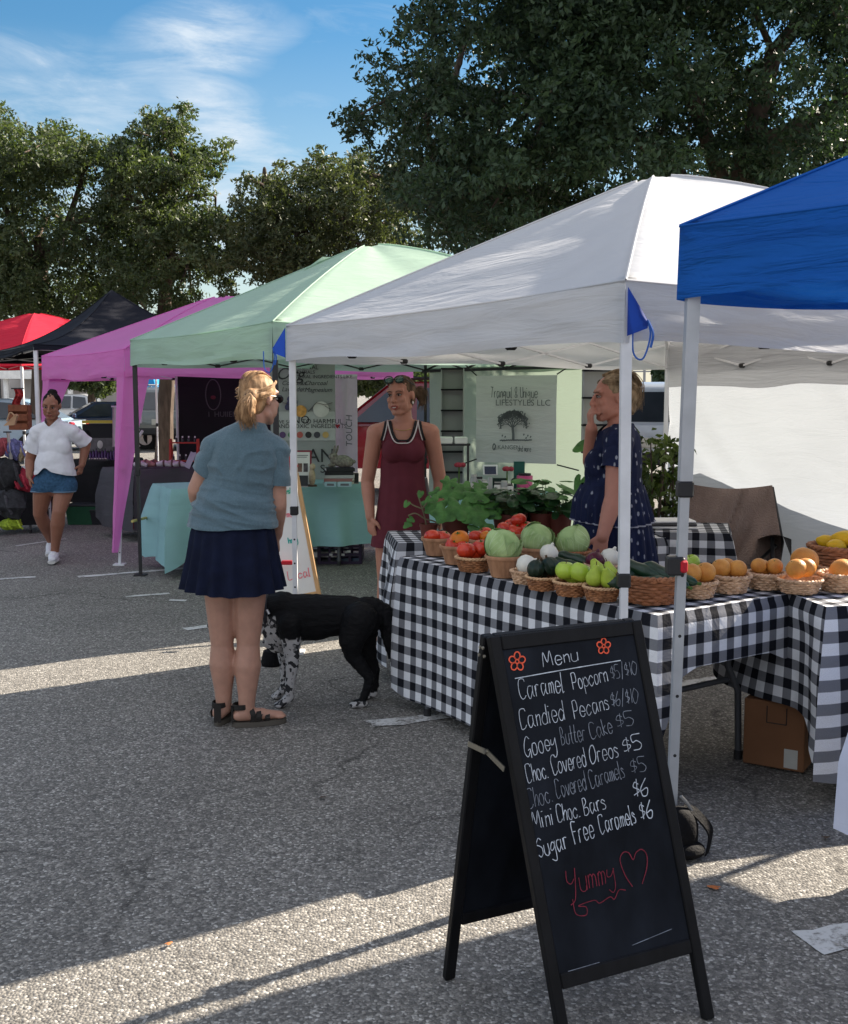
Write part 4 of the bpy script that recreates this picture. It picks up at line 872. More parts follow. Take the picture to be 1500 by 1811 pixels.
fill('tomato', a, [(-.035, -.015, .045), (.035, .02, .052), (.0, .03, .03)], 'glossy red tomato in the dark wicker basket with pale rim', 1.12)
a = basket('slat', 910, 972, 'split wood basket heaped with red tomatoes behind the cabbages', .16, .085)
fill('tomato', a, [(-.05, -.02, .06), (.02, .0, .105), (.06, -.015, .06), (.0, -.04, .05), (-.01, .05, .07)], 'red tomato heaped behind the cabbages', 1.1)
a = basket('slat', 893, 1019, 'split wood basket carrying the nearest cabbage', .168, .085); fruit('cabbage', a + V((-.008, 0, .135)), 'pale green cabbage nearest to the tomatoes', 'cabbages', 1.06, (.25, -.2, 2.0))
a = basket('slat', 950, 1001, 'split wood basket carrying the middle cabbage', .160, .085); fruit('cabbage', a + V((0, 0, .130)), 'pale green cabbage in the middle of the three', 'cabbages', 1.0, (.5, .3, .6))
a = basket('red', 1012, 1000, 'wicker basket carrying the cabbage beside the woman in navy', .16, .07); fruit('cabbage', a + V((0, 0, .115)), 'brighter green cabbage closest to the woman in navy', 'cabbages', 1.04, (.2, .6, 3.9))
a = basket('light', 931, 1031, 'small pale wicker basket with one white onion', .125, .052); fruit('white_onion', a + V((0, 0, .075)), 'white onion in the small pale wicker basket', None, 1.12, (.1, 1.1, .3))
fruit('white_onion', G(972, 1020, .757) + V((0, .03, .10)), 'white onion leaning behind the dark squash', None, 1.0, (.3, .3, 0)); basket('dark', 975, 1021, 'dark wicker basket hidden behind the squash, below the leaning white onion', .12, .055)
a = basket('dark', 960, 1042, 'dark wicker basket of blackish green squash', .135, .056); fill('squash', a, [(-.03, -.01, .035), (.032, .0, .045), (.0, .035, .03)], 'blackish green squash in the wicker basket', 1.02)
a = basket('dark', 1011, 1052, 'dark wicker basket of two large green apples', .140, .058); fill('apple', a, [(-.025, .01, .045), (.03, -.02, .042), (.01, .04, .02)], 'pale green apple in the basket left of the pears', 1.12)
a = basket('dark', 1064, 1061, 'dark wicker basket of green pears', .138, .058); fill('pear', a, [(-.03, -.01, .045), (.02, -.03, .04), (.035, .025, .05), (-.01, .035, .06)], 'pale green pear in the wicker basket left of the white leg', .95)
a = basket('light', 1066, 1018, 'pale wicker basket of white and purple onions', .16, .05); fruit('purple_onion', a + V((-.035, 0, .065)), 'purple onion beside the white one near the white leg', None, 1.05, (.2, .2, 1)); fruit('white_onion', a + V((.035, .02, .075)), 'white onion beside the purple one near the white leg', None, 1.1, (.2, -.4, 2))
fruit('purple_onion', G(1030, 1013, .757) + V((-.02, 0, .04)), 'small purple onion lying below the brighter cabbage', None, .85, (.2, .2, 1))
for i, (u, v, dz, rz) in enumerate(((1003, 1022, .05, -.5), (1018, 1016, .062, -.45))): fruit('cucumber', G(u, v, .757) + V((0, 0, dz)), ['dark green zucchini lying above the green apples, left one', 'dark green zucchini lying above the green apples, right one'][i], None, 1.0, (.1, .22, rz))
a = basket('red', 1150, 1063, 'large red-brown wicker basket of cucumbers behind the white leg', .235, .085)
for i, (dx, dy, dz, rz, ry) in enumerate(((-.07, -.03, .07, .1, .05), (.01, -.045, .075, .05, .0), (.05, -.01, .10, -.7, .35), (-.03, .03, .11, -.55, .3), (.085, .03, .09, -.5, .2), (-.08, .05, .09, .2, -.1))): fruit('cucumber', a + V((dx, dy, dz)), 'thick dark green cucumber heaped in the large red-brown basket', 'cucumbers in the large basket', 1.05, (.1, ry, rz))
a = basket('light', 1232, 1055, 'pale wicker basket of oranges, first right of the grey leg', .148, .058); fill('orange', a, [(-.028, -.015, .045), (.035, .01, .045)], 'orange in the pale basket beside the grey leg', .98)
a = basket('light', 1289, 1046, 'pale wicker basket of oranges, second right of the grey leg', .160, .060); fill('orange', a, [(-.035, .0, .045), (.035, .01, .040), (.0, .045, .04)], 'orange in the second pale basket from the grey leg', .98)
a = basket('light', 1353, 1040, 'pale wicker basket of small oranges, third right of the grey leg', .150, .058); fill('orange', a, [(-.032, -.01, .045), (.034, -.01, .042), (.0, .035, .03)], 'small orange in the third pale basket from the grey leg', .82)
a = basket('light', 1428, 1028, 'pale wicker basket under the largest orange', .168, .058); fruit('orange', a + V((-.015, 0, .09)), 'largest orange, standing above the others near the lemons', None, 1.42)
a = basket('light', 1413, 1047, 'pale wicker basket with two oranges, nearest to the right table corner', .172, .058); fill('orange', a, [(-.02, -.02, .048), (.025, .0, .05)], 'orange in the basket nearest the right table corner', 1.0)
a = basket('light', 1486, 1044, 'pale wicker basket with one big orange at the right edge', .165, .058); fruit('orange', a + V((.01, 0, .075)), 'big yellowish orange in the basket at the right edge', None, 1.35)
a = basket('red', 1487, 1012, 'tall red-brown wicker basket of lemons at the right edge', .27, .12)
for i, (dx, dy, dz) in enumerate(((-.045, -.06, .125), (.0, -.02, .155), (.05, -.04, .15), (.03, .05, .15), (-.05, .04, .13), (.09, .0, .13))): fruit('lemon', a + V((dx, dy, dz)), 'yellow lemon heaped in the tall basket at the right edge', 'lemons in the tall basket', 1.08, (R.uniform(-.3, .3), R.uniform(-.3, .3), R.uniform(-.6, .6)))
a = basket('light', 1222, 1024, 'pale wicker basket with a green apple behind the grey leg', .13, .05); fruit('apple', a + V((0, 0, .07)), 'single pale green apple right of the grey leg', None, 1.0)

# ---------------------------------------------------------------- potted plants
POT = mk('terracotta_plastic', (.13, .032, .022), rough=.55, var=.15); SOIL = mk('potting_soil', (.035, .024, .018), rough=1., var=.5, vs=60); POTB = mk('black_pot', (.015, .014, .014), rough=.6)
LEAFG = mk('plant_leaf', (.048, .155, .034), rough=.5, var=.35, vs=16, transl=.25, spec=.35, bump=.4, bs=45, col2=(.085, .22, .05)); LEAFD = mk('pepper_leaf', (.022, .07, .022), rough=.4, var=.4, vs=14, transl=.18, spec=.4); STEMG = mk('plant_stem', (.10, .13, .05), rough=.7, var=.3); TWIG = mk('dry_stem', (.14, .12, .07), rough=.8, var=.3)
def pot(t, d, h, mat):
    mb = MB(); r1, r0 = d / 2, d / 2 * .76; mb.lathe([(.003, 0), (r0, 0), (r1 * .95, h * .82), (r1, h * .82), (r1 * 1.02, h), (r1 * .92, h), (r1 * .9, h * .8), (.003, h * .8)], 28); mb.build('pot', mat, t, True, False)
    mb = MB(); mb.lathe([(.003, h * .86), (r1 * .89, h * .85), (r1 * .89, h * .82), (.003, h * .82)], 18); mb.build('soil', SOIL, t, True, False)
def lobed(mb, base, d, up, r, lobes=5, depth=.28, cup=.2, n=30, long=1.0):
    x = V(d).normalized(); y = V(up).cross(x).normalized(); z = x.cross(y); c = V(base)
    rings = (0, .35, .7, 1.0); o = len(mb.v)
    for j, q in enumerate(rings):
        for k in range(n):
            a = 2 * math.pi * k / n - math.pi; w = 1 - depth * (.5 - .5 * math.cos(lobes * a)) * q - .55 * math.exp(-((abs(a) - math.pi) / .28) ** 2)
            rr = r * q * w; px, py = rr * math.cos(a) * long + r * .62 * long, rr * math.sin(a)
            h = -cup * r * q * q * (.6 + .4 * math.cos(a)) + r * .05 * math.sin(5 * a + 1) * q; p = c + x * px + y * py + z * h; mb.v.append(tuple(p))
    for j in range(3):
        for k in range(n): mb.f.append((o + j * n + k, o + j * n + (k + 1) % n, o + (j + 1) * n + (k + 1) % n, o + (j + 1) * n + k)); mb.m.append(0)
def plant(label, base, d, h, leaves, stems, lmat, pmat=POT, smat=None):
    t = thing('potted_plant', label, 'plant', base, 'potted plants on the gingham table'); pot(t, d, h, pmat); b = V((0, 0, h * .85)); mb = MB()
    for tip, r in stems: tip = V(tip); mb.tube(catmull([b + V((tip.x * .12, tip.y * .12, 0)), b.lerp(tip, .5) + V((tip.x * .08, 0, .03)), tip]), [r * (1 - .06 * k) for k in range(13)] if True else r, 6)
    if stems: mb.build('stem', smat or STEMG, t, True, False)
    mb = MB()
    for f in leaves: lobed(mb, *f)
    mb.build('leaves', lmat, t, True, False); return t
rr = random.Random(12)
def on1b(u, Y): p = W(u, 900, Y); return V((p.x, Y, .757))
# broad lobed leaves
B0 = on1b(806, 6.12); lv = []; stt = []
def PL(u, v, dy=0): return W(u, v, 6.12 + dy) - B0
for (u, v, r, dy, tilt) in ((800, 868, .088, .0, .5), (845, 872, .085, -.05, .3), (770, 890, .085, -.08, .6), (815, 895, .098, -.13, .7), (858, 893, .09, -.08, .6), (785, 905, .08, -.16, .8), (838, 908, .088, -.15, .8), (795, 850, .055, .06, .2), (850, 855, .05, .05, .2), (818, 862, .08, .05, .3), (872, 905, .06, -.1, .8), (850, 935, .078, -.20, 1.2), (868, 880, .07, .04, .3), (775, 870, .06, .05, .4)):
    p = PL(u, v, dy); d = V((p.x * 2.2 + rr.uniform(-.05, .05), -.22 - tilt * .1, -.10 - tilt * .2)); s = p - d.normalized() * r * .6; lv.append((s, d, (rr.uniform(-.2, .2), -.55 * tilt - .3, 1), r, 5, .30, .22)); stt.append((s, .0045))
plant('potted squash plant with broad lobed green leaves at the left of the plant row', B0, .175, .135, lv, stt, LEAFG)
# pepper plants with pointed leaves
def pepper(label, u, Y, spread, n, r, vt, d, seed, pm=POT, lm=None, long=1.9, wide=None):
    b = on1b(u, Y); q = random.Random(seed); lv = []; stt = []; top = W(u, vt, Y).z - b.z
    for i in range(n):
        a = q.uniform(0, 6.28); zz = lerp(.14, top, q.random() ** .8); rad_ = spread * math.sqrt(q.random()) * (1.1 - .5 * abs(zz / top - .6)); p = V((rad_ * math.cos(a), rad_ * math.sin(a) * .7, zz)); dv = V((math.cos(a), math.sin(a), q.uniform(-.6, .25))); lv.append((p, dv, (q.uniform(-.3, .3), q.uniform(-.6, .1), 1), r * q.uniform(.6, 1.2), 1, .0, .3, 14, long)); 
        if i % 2 == 0: stt.append((p, .0035))
    return plant(label, b, d, .135, lv, stt, lm or LEAFD, pm)
pepper('dense dark leaved plant in a large red-brown pot behind the tomatoes', 902, 6.14, .15, 95, .030, 862, .20, 3)
pepper('taller plant with large pointed leaves to the right of the dense one', 960, 6.16, .14, 26, .040, 850, .15, 4, POT, LEAFG)
pepper('small leafy plant in a red-brown pot nearest the woman in navy', 992, 6.12, .12, 30, .034, 868, .13, 5)
pepper('small pale leaved plant in a black pot at the back of the plant row', 935, 6.3, .14, 50, .022, 868, .16, 6, POTB, LEAFG)
# nearly bare stems
b = on1b(758, 6.05); t = thing('potted_plant', 'spindly potted plant with nearly bare stems in front of the maroon dress', 'plant', b, 'potted plants on the gingham table'); pot(t, .10, .085, POT); mb = MB(); lf = MB()
def q_(u, v): return W(u, v, 6.03) - b
for pts in (((757, 945), (752, 918), (747, 900), (738, 872)), ((752, 918), (735, 908), (722, 912)), ((747, 900), (730, 893), (722, 886)), ((752, 918), (768, 922), (778, 930)), ((741, 880), (745, 868)), ((747, 900), (762, 880))): mb.tube(catmull([q_(*p) for p in pts]), .0045, 6)
for (u, v) in ((722, 915), (718, 922), (724, 925), (745, 868), (762, 879), (722, 886)): lobed(lf, q_(u, v), (rr.uniform(-1, 1), -.4, -.6), (0, -.8, .5), .020, 3, .25, .2, 16, 1.4)
mb.build('stem', TWIG, t, True, False); lf.build('leaves', LEAFG, t, True, False)
# tall stalk beside the woman in navy
b = V((W(1046, 900, 6.2).x, 6.2, .757)); t = thing('potted_plant', 'tall single stalk with a few leaves in front of the woman in navy', 'plant', b, 'potted plants on the gingham table'); pot(t, .12, .11, POTB); mb = MB(); lf = MB()
def q2(u, v, dy=0): return W(u, v, 6.2 + dy) - b
mb.tube(catmull([(0, 0, .1), q2(1042, 880), q2(1036, 830), q2(1040, 785)]), .004, 6)
for (u, v, d, r) in ((1045, 782, (1, -.2, -.1), .035), (1040, 783, (-1, -.3, -.5), .04), (1030, 842, (-.5, -.4, -1), .038), (1040, 800, (.8, -.4, .1), .03), (1034, 850, (.6, -.4, -.8), .03)): lobed(lf, q2(u, v), d, (.1, -.7, .7), r, 3, .25, .2, 18, 1.6)
mb.build('stem', STEMG, t, True, False); lf.build('leaves', LEAFG, t, True, False)
# ---------------------------------------------------------------- handwriting: single-stroke letters laid down as thin ribbons
GL = {'M': '03 1a 35 5a 63', 'e': '15 45 46 37 17 05 13 33 44', 'n': '03 07 / 06 27 36 33', 'u': '07 04 13 33 45 / 47 43', 'C': '59 4a 1a 08 05 13 33 54', 'a': '37 17 05 13 23 45 / 47 44 53', 'r': '07 03 / 05 17 37', 'm': '03 07 / 06 17 26 23 / 26 37 46 43', 'l': '0a 03 13', 'P': '03 0a / 0a 3a 48 36 06', 'o': '17 05 13 33 45 37 17', 'p': '07 00 / 06 27 46 44 23 04', 'c': '46 27 05 13 33 44', 'd': '46 27 05 13 33 45 / 4a 43', 'i': '07 03 / 09 19', 's': '36 17 06 25 34 23 03', 'G': '59 3a 18 05 13 33 55 / 35 55 52', 'y': '07 05 25 47 / 47 42 20 01', 'B': '03 0a / 0a 2a 38 06 36 44 23 03', 't': '1a 14 23 33 / 07 37', 'k': '0a 03 / 37 05 33', 'h': '0a 03 / 05 27 36 33', 'v': '07 23 47', 'O': '2a 08 05 13 33 55 58 4a 2a', 'S': '49 2a 08 27 46 44 23 04', 'g': '46 27 05 14 35 47 / 47 41 20 01', 'F': '03 0a 4a / 07 37', '$': '38 19 07 36 35 14 04 / 2a 23', '5': '4a 0a 07 27 45 33 03', '6': '3a 06 04 13 33 45 36 05', '1': '1a 13', '0': '2a 07 05 13 33 56 58 2a', '/': '02 3b', '.': '03 13', 'Y': '0a 07 26 47 / 5a 45 31 00', 'L': '0a 03 43', 'w': '07 13 26 33 47', 'x': '07 43 / 47 03', 'N': '03 0a 43 4a', 'E': '4a 0a 03 43 / 07 37', 'H': '0a 03 / 4a 43 / 07 47', 'T': '0a 5a / 3a 23', '&': '43 08 2a 37 04 23 45', 'q': '46 27 05 14 35 47 / 47 40 51', 'f': '3a 19 13 / 07 27', 'b': '0a 03 33 45 27 06', 'R': '03 0a 3a 48 06 43', 'A': '03 2a 43 / 15 35', 'D': '03 0a 2a 48 45 23 03', 'I': '0a 03', 'U': '0a 04 23 44 4a', ' ': '', 'j': '27 21 10', 'Q': '2a 07 05 13 33 56 58 2a / 35 53', ',': '13 02', '!': '0a 05 / 03 04', 'K': '0a 03 / 4a 06 43', '-': '05 35', "'": '0a 09'}
YY = '0123456789abc'
def write(mb, txt, o, ux, uy, nrm, h, w, jit=.12, squeeze=1.0, gap=.30, rnd=None):
    """txt from o along ux; h = x-height-4 units -> capital height; w = stroke width."""
    rnd = rnd or R; s = h / 7.0; x = 0.0
    for ch in txt:
        g = GL.get(ch, ''); wd = 2.2 if ch == ' ' else 0
        for st in g.split('/'):
            pts = [(int(q[0]), YY.index(q[1]) - 3) for q in st.split()]
            if not pts: continue
            wd = max(wd, max(p[0] for p in pts)); pl = [o + ux * ((x + p[0] * squeeze + rnd.uniform(-jit, jit)) * s) + uy * ((p[1] + rnd.uniform(-jit, jit)) * s) for p in pts]
            ribbon(mb, catmull(pl, 5), nrm, w * rnd.uniform(.8, 1.15))
        x += wd * squeeze + (1.15 + gap) * squeeze
    return x * s
def ribbon(mb, pl, nrm, w):
    pl = [V(p) for p in pl]; a = []
    for i, p in enumerate(pl):
        t = (pl[min(i + 1, len(pl) - 1)] - pl[max(i - 1, 0)]); t = t.normalized() if t.length > 1e-9 else V((1, 0, 0)); s = nrm.cross(t).normalized() * (w * .5 * (1 - .35 * abs(nz(i * .9, p.x * 30, p.z * 30))))
        a += [p - s + nrm * .0022, p + s + nrm * .0022]
    b = mb.add(a, [])
    for i in range(len(pl) - 1): mb.f.append((b + 2 * i, b + 2 * i + 2, b + 2 * i + 3, b + 2 * i + 1)); mb.m.append(0)
CH_W = mk('chalk_white', (.50, .54, .60), rough=.9, var=.40, vs=55); CH_DIM = mk('chalk_dim', (.20, .22, .26), rough=.9, var=.5, vs=55); CH_R = mk('chalk_orange', (.80, .12, .06), rough=.9, var=.15, vs=50); CH_P = mk('chalk_crimson', (.19, .022, .038), rough=.9, var=.35, vs=50)
# ---------------------------------------------------------------- the chalkboard in front
FLg, FRg, BLg = G(989, 1880), G(1254, 1796), G(789, 1738); BRg = FRg + BLg - FLg
SGN = thing('menu_board', 'black chalkboard menu sign standing open on the asphalt in front', 'sign', (FLg + BRg) / 2)
BW = mk('black_wood', (.006, .006, .007), rough=.5, var=.4, vs=30, st=(1, 1, .2), spec=.18); BOARD = mk('slate_board', (.0045, .0065, .011), rough=.65, var=.7, vs=6, spec=.12, st=(1, 1, .5), col2=(.009, .011, .016))
TLp = (FLg + BLg) / 2 + V((-.046, 0, .975)); TRp = (FRg + BRg) / 2 + V((-.036, 0, .975))
def panel(A, B, sgn, name, open_=0.0):
    # A, B: ground corners; sgn +1 = the leaf that faces the viewer
    topA, topB = TLp.copy(), TRp.copy(); uA, uB = (topA - A), (topB - B); ux = (B - A).normalized(); uz = (uA + uB).normalized(); n = ux.cross(uz).normalized() * sgn
    L = uA.length; wd = (B - A).length; off = n * .014; mb = MB(); fw = .030
    mid = lambda a, b: A + ux * a + uz * b + off
    R3 = Matrix((ux, n, uz)).transposed()
    for a in (fw / 2, wd - fw / 2): mb.box(mid(a, L / 2), (fw, .022, L), rot=R3, bev=.003)
    mb.box(mid(wd / 2, L - fw * .6), (wd - 2 * fw - .001, .0205, fw * 1.2), rot=R3, bev=.003); mb.box(mid(wd / 2, .185), (wd - 2 * fw - .001, .0205, fw * 1.2), rot=R3, bev=.003)
    p = mb.build(name, BW, SGN, False)
    mb = MB(); mb.box(mid(wd / 2, (L + .185) / 2 - .004), (wd - 2 * fw + .006, .010, L - .185 - fw * 1.4), rot=R3); mb.build('slate', BOARD, p, False)
    return A + off, ux, uz, n, wd, L, p
bo, bux, buz, bn, bwd, bL, bp = panel(FLg, FRg, 1, 'front_leaf')
panel(BLg, BRg, -1, 'rear_leaf')
BPT = bo + bn * .0055
def on_board(u, v): return on_plane(u, v, BPT, bn)
def chalk(txt, u, v, u2, v2, h, mat, w=.0034, sq=None, nm='lettering', sl=.0):
    a, b = on_board(u, v), on_board(u2, v2); d = (b - a); L = d.length; d.normalize(); up = bn.cross(d).normalized(); up = up if up.z > 0 else -up
    mb = MB(); rn = random.Random(len(txt) * 7 + int(u)); tot = sum((2.2 if c == ' ' else max(int(q[0]) for q in GL[c].replace('/', ' ').split())) + 1.45 for c in txt) * h / 7.0
    write(mb, txt, a, d, (up + d * sl).normalized(), bn, h, w, .16, L / tot, .30, rn); mb.build(nm, mat, bp, False); return mb
for (txt, u, v, u2, v2, h, m, w) in (('Menu', 960, 1180, 1030, 1166, .038, CH_W, .0034), ('Caramel', 920, 1237, 1004, 1221, .050, CH_W, .0032), ('Popcorn', 1014, 1220, 1080, 1203, .044, CH_W, .0030), ('$5/$10', 1082, 1202, 1132, 1190, .036, CH_DIM, .003), ('Candied', 921, 1290, 1005, 1271, .050, CH_W, .0032), ('Pecans', 1016, 1271, 1083, 1252, .046, CH_W, .003), ('$6/$10', 1082, 1250, 1134, 1240, .038, CH_DIM, .003),
        ('Gooey', 929, 1338, 990, 1322, .048, CH_W, .0032), ('Butter', 993, 1318, 1040, 1308, .046, CH_DIM, .0032), ('Cake', 1046, 1308, 1088, 1293, .044, CH_DIM, .0032), ('$5', 1092, 1288, 1127, 1279, .038, CH_DIM, .003), ('Choc.', 933, 1385, 974, 1373, .046, CH_W, .003), ('Covered', 978, 1370, 1042, 1352, .048, CH_W, .003), ('Oreos', 1045, 1351, 1099, 1336, .046, CH_W, .0036), ('$5', 1104, 1332, 1142, 1321, .040, CH_W, .0034),
        ('Choc.', 935, 1430, 982, 1415, .048, CH_DIM, .003), ('Covered', 985, 1412, 1042, 1394, .048, CH_DIM, .003), ('Caramels', 1045, 1394, 1110, 1372, .046, CH_DIM, .0032), ('$5', 1117, 1368, 1148, 1361, .038, CH_DIM, .003), ('Mini', 943, 1468, 984, 1456, .046, CH_W, .0032), ('Choc.', 986, 1454, 1030, 1443, .044, CH_W, .0034), ('Bars', 1034, 1442, 1076, 1428, .044, CH_W, .0034), ('$6', 1121, 1410, 1152, 1405, .046, CH_W, .0042),
        ('Sugar', 953, 1517, 1010, 1497, .048, CH_W, .0042), ('Free', 1016, 1493, 1056, 1478, .054, CH_W, .0038), ('Caramels', 1062, 1475, 1130, 1452, .048, CH_W, .0036), ('$6', 1133, 1450, 1160, 1443, .046, CH_W, .0044), ('Yummy', 1006, 1582, 1096, 1556, .060, CH_P, .0036)):
    chalk(txt, u, v, u + (u2 - u) * .95, v + (v2 - v) * .95, h * .93, m, w * .62)
def stroke(pts, mat, w, nm='drawing', sm=True):
    mb = MB(); pl = [on_board(*p) for p in pts]; ribbon(mb, catmull(pl, 6) if sm else pl, bn, w); mb.build(nm, mat, bp, False)
stroke(((910, 1200), (1000, 1184), (1097, 1168)), CH_W, .0025, 'underline')
stroke(((1118, 1568), (1105, 1548), (1096, 1522), (1101, 1508), (1111, 1508), (1119, 1520), (1124, 1508), (1134, 1502), (1143, 1512), (1143, 1535), (1135, 1563)), CH_P, .0028, 'heart')
stroke(((1012, 1590), (1018, 1616), (1036, 1618), (1036, 1604), (1022, 1602), (1050, 1592), (1060, 1597), (1078, 1586), (1086, 1590), (1094, 1574), (1106, 1574)), CH_P, .0023, 'flourish')
for (cu, cv, r) in ((914, 1170, .86), (1067, 1143, .72)):
    mb = MB()
    for k in range(5):
        a = rad(90 + 72 * k); pl = []
        for j in range(15):
            t = 2 * math.pi * j / 14; x, y = 11 * r + 7.5 * r * math.cos(t + math.pi), 6.4 * r * math.sin(t); pl.append(on_board(cu + (x * math.cos(a) - y * math.sin(a)) * .93, cv - (x * math.sin(a) + y * math.cos(a)) * 1.08))
        ribbon(mb, pl, bn, .0038)
    mb.build('flower_drawing', CH_R, bp, False)
HW = mk('brass_hinge', (.35, .33, .28), rough=.35, metal=.9)
mb = MB(); a1 = lerp(FLg, TLp, .685); a2 = lerp(BLg, TLp, .715); s_ = -bux * .006; md = (a1 + a2) / 2 + V((0, 0, .012)); mb.bar(a1 + s_, md + s_, .014, .003, up=bux); mb.bar(md + s_ * 1.6, a2 + s_ * 1.6, .014, .003, up=bux); mb.tube([md + s_ * 2.4, md + s_ * .4], .006, 8); mb.build('stay', HW, SGN, False)
for k, (a, q) in enumerate(((FLg, .955), (FLg, .975), (BLg, .955), (BLg, .975))):
    mb = MB(); c = lerp(a, TLp, q) - bux * .003; mb.tube([c, c + bux * .004 - bux * .008], .004, 8); mb.build('hinge_screw', HW, SGN)
mb = MB(); e = 2 * fw if False else .06
for (q0, q1) in (((1005, 1718), (1060, 1702)), ((1118, 1672), (1188, 1643))): mb.bar(on_board(*q0), on_board(*q1), .0012, .002, up=bn)
mb.build('scratch', CH_DIM, bp, False)
# ---------------------------------------------------------------- things on the asphalt near it
NYL = mk('black_nylon', (.005, .005, .006), rough=.75, var=.3, vs=30, bump=.4, bs=90, spec=.12)
c0 = G(1216, 1512); t = thing('weight_bag', 'black nylon weight bag with a looped strap on the asphalt beside the chalkboard', 'bag', c0); mb = MB(); mb.ell(c0 + V((-.035, .0, .085)), (.07, .06, .088), 20, 12, fn=lambda d: 1 + .08 * nz(d.x * 2, d.y * 2, d.z * 2)); mb.ell(c0 + V((-.02, -.02, .03)), (.075, .06, .032), 16, 8); mb.build('bag_body', NYL, t)
mb = MB(); Yb = c0.y; pl = catmull([W(1205, 1430, Yb), W(1225, 1435, Yb), W(1253, 1466, Yb), W(1254, 1490, Yb), W(1244, 1524, Yb), W(1228, 1525, Yb), W(1218, 1522, Yb)], 8)
def strap(mb, pl, w, d=(0, 1, 0)):
    d = V(d); mb_ = []
    for p in pl: mb_ += [p - d * w / 2, p + d * w / 2]
    b = mb.add(mb_ + [p + V((.004, 0, .004)) for p in mb_], []); n = len(mb_)
    for i in range(len(pl) - 1):
        q = b + 2 * i; mb.f += [(q, q + 1, q + 3, q + 2), (n + q + 2, n + q + 3, n + q + 1, n + q), (q, q + 2, n + q + 2, n + q), (q + 1, n + q + 1, n + q + 3, q + 3)]; mb.m += [0] * 4
strap(mb, pl, .038, (.55, .75, .3)); mb.build('strap', NYL, t); mb = MB(); mb.tube(catmull([W(1204, 1408, Yb), W(1218, 1424, Yb), W(1228, 1445, Yb)]), .006, 6); mb.build('cord', mk('grey_cord', (.2, .2, .2)), t)
c0 = G(482, 1176); t = thing('weight_bag', 'squat black weight lying at the foot of the white canopy leg behind the dog', 'bag', c0); mb = MB(); mb.lathe([(.01, 0), (.062, 0), (.066, .02), (.052, .085), (.03, .092), (.01, .092)], 20, c=c0); mb.build('bag_body', NYL, t); mb = MB(); mb.tube(catmull([c0 + V((-.03, 0, .09)), c0 + V((0, 0, .115)), c0 + V((.03, 0, .09))]), .006, 6); mb.build('handle', NYL, t)
def fallen(label, u, v, s, col, rz):
    p = G(u, v); mb = MB(); lobed(mb, p + V((0, 0, .012)), (math.cos(rz), math.sin(rz), 0), (0, 0, 1), s, 3, .3, .35, 16, 1.7); tag(mb.build('fallen_leaf', mk('leaf_%d' % int(u), col, rough=.8)), label, 'leaf', 'fallen leaves on the asphalt')
fallen('small orange dead leaf on the sunlit asphalt right of the chalkboard', 1272, 1576, .015, (.42, .13, .04), 2.5); fallen('small brown dead leaf on the sunlit asphalt nearer the right edge', 1455, 1486, .012, (.09, .06, .04), .4); fallen('tiny orange dead leaf on the sunlit strip at lower left', 294, 1677, .009, (.40, .15, .05), 1.0); fallen('tiny brown dead leaf in the shade left of the chalkboard', 565, 1414, .010, (.07, .05, .04), .2)
# ---------------------------------------------------------------- cardboard box, chair, cooler behind the table
CARD = mk('cardboard', (.19, .088, .042), rough=.85, var=.12, vs=6)
b0 = G(1390, 1372); t = thing('cardboard_box', 'brown cardboard box on the asphalt under the right table', 'box', b0 + V((0, .15, 0))); mb = MB(); rz = Matrix.Rotation(rad(-32), 3, 'Z'); mb.box(b0 + V((.03, .17, .150)), (.25, .24, .28), rot=rz, bev=.004); mb.build('carton', CARD, t, False)
def face(x, z): return b0 + V((.03, .17, .150)) + rz @ V((x, -.1215, z))
mb = MB(); mb.add([face(.045, -.13), face(.10, -.13), face(.10, -.05), face(.045, -.05)], [(0, 1, 2, 3)]); mb.build('shipping_label', mk('paper_label', (.45, .45, .42)), t, False)
mb = MB()
for (xa, za, xb, zb) in ((-.03, .05, .05, .05), (-.03, .05, -.03, .12), (.05, .05, .05, .12)): mb.bar(face(xa, za), face(xb, zb), .003)
mb.build('cut_line', BLK, t, False)
TOWEL = mk('brown_towel', (.19, .135, .115), rough=.95, var=.25, vs=5, bump=.8, bs=90, sheen=.4)
ch = W(1300, 900, 7.0); t = thing('camping_chair', 'black folding camp chair behind the small gingham table, towel thrown over it', 'chair', (ch.x, 7.0, 0)); mb = MB(); cX = ch.x
def cp(u, v, dy=0): return W(u, v, 7.0 + dy)
mb.tube([cp(1203, 858, .2), cp(1206, 1000, .1), cp(1210, 1080, -.1)], .012, 8); mb.tube([cp(1366, 862, .2), cp(1384, 960, .0), cp(1364, 1080, .1)], .012, 8); mb.tube([cp(1366, 950, -.15), cp(1366, 1020, -.2), cp(1360, 1090, -.25)], .012, 8); mb.tube([cp(1210, 1020, -.3), cp(1370, 1015, -.3)], .012, 8); mb.tube([cp(1300, 1030, -.3), cp(1372, 965, -.1)], .012, 8); mb.build('frame', BLACK_FRAME, t)
mb = MB(); mb.grid(lambda s, q: W(lerp(1222, 1375, s), lerp(1000, 1012, q), lerp(7.1, 6.65, q)) + V((0, 0, -.06 * math.sin(math.pi * s))), 8, 6); mb.build('seat', NYL, t)
mb = MB(); mb.grid(lambda s, q: W(lerp(1340, 1400, s), 955 - 8 * math.sin(math.pi * s) + 34 * max(0, s - .75) * 4 * q, lerp(7.1, 6.6, q)) + V((0, 0, .004)), 8, 6); mb.build('armrest', NYL, t)
mb = MB()
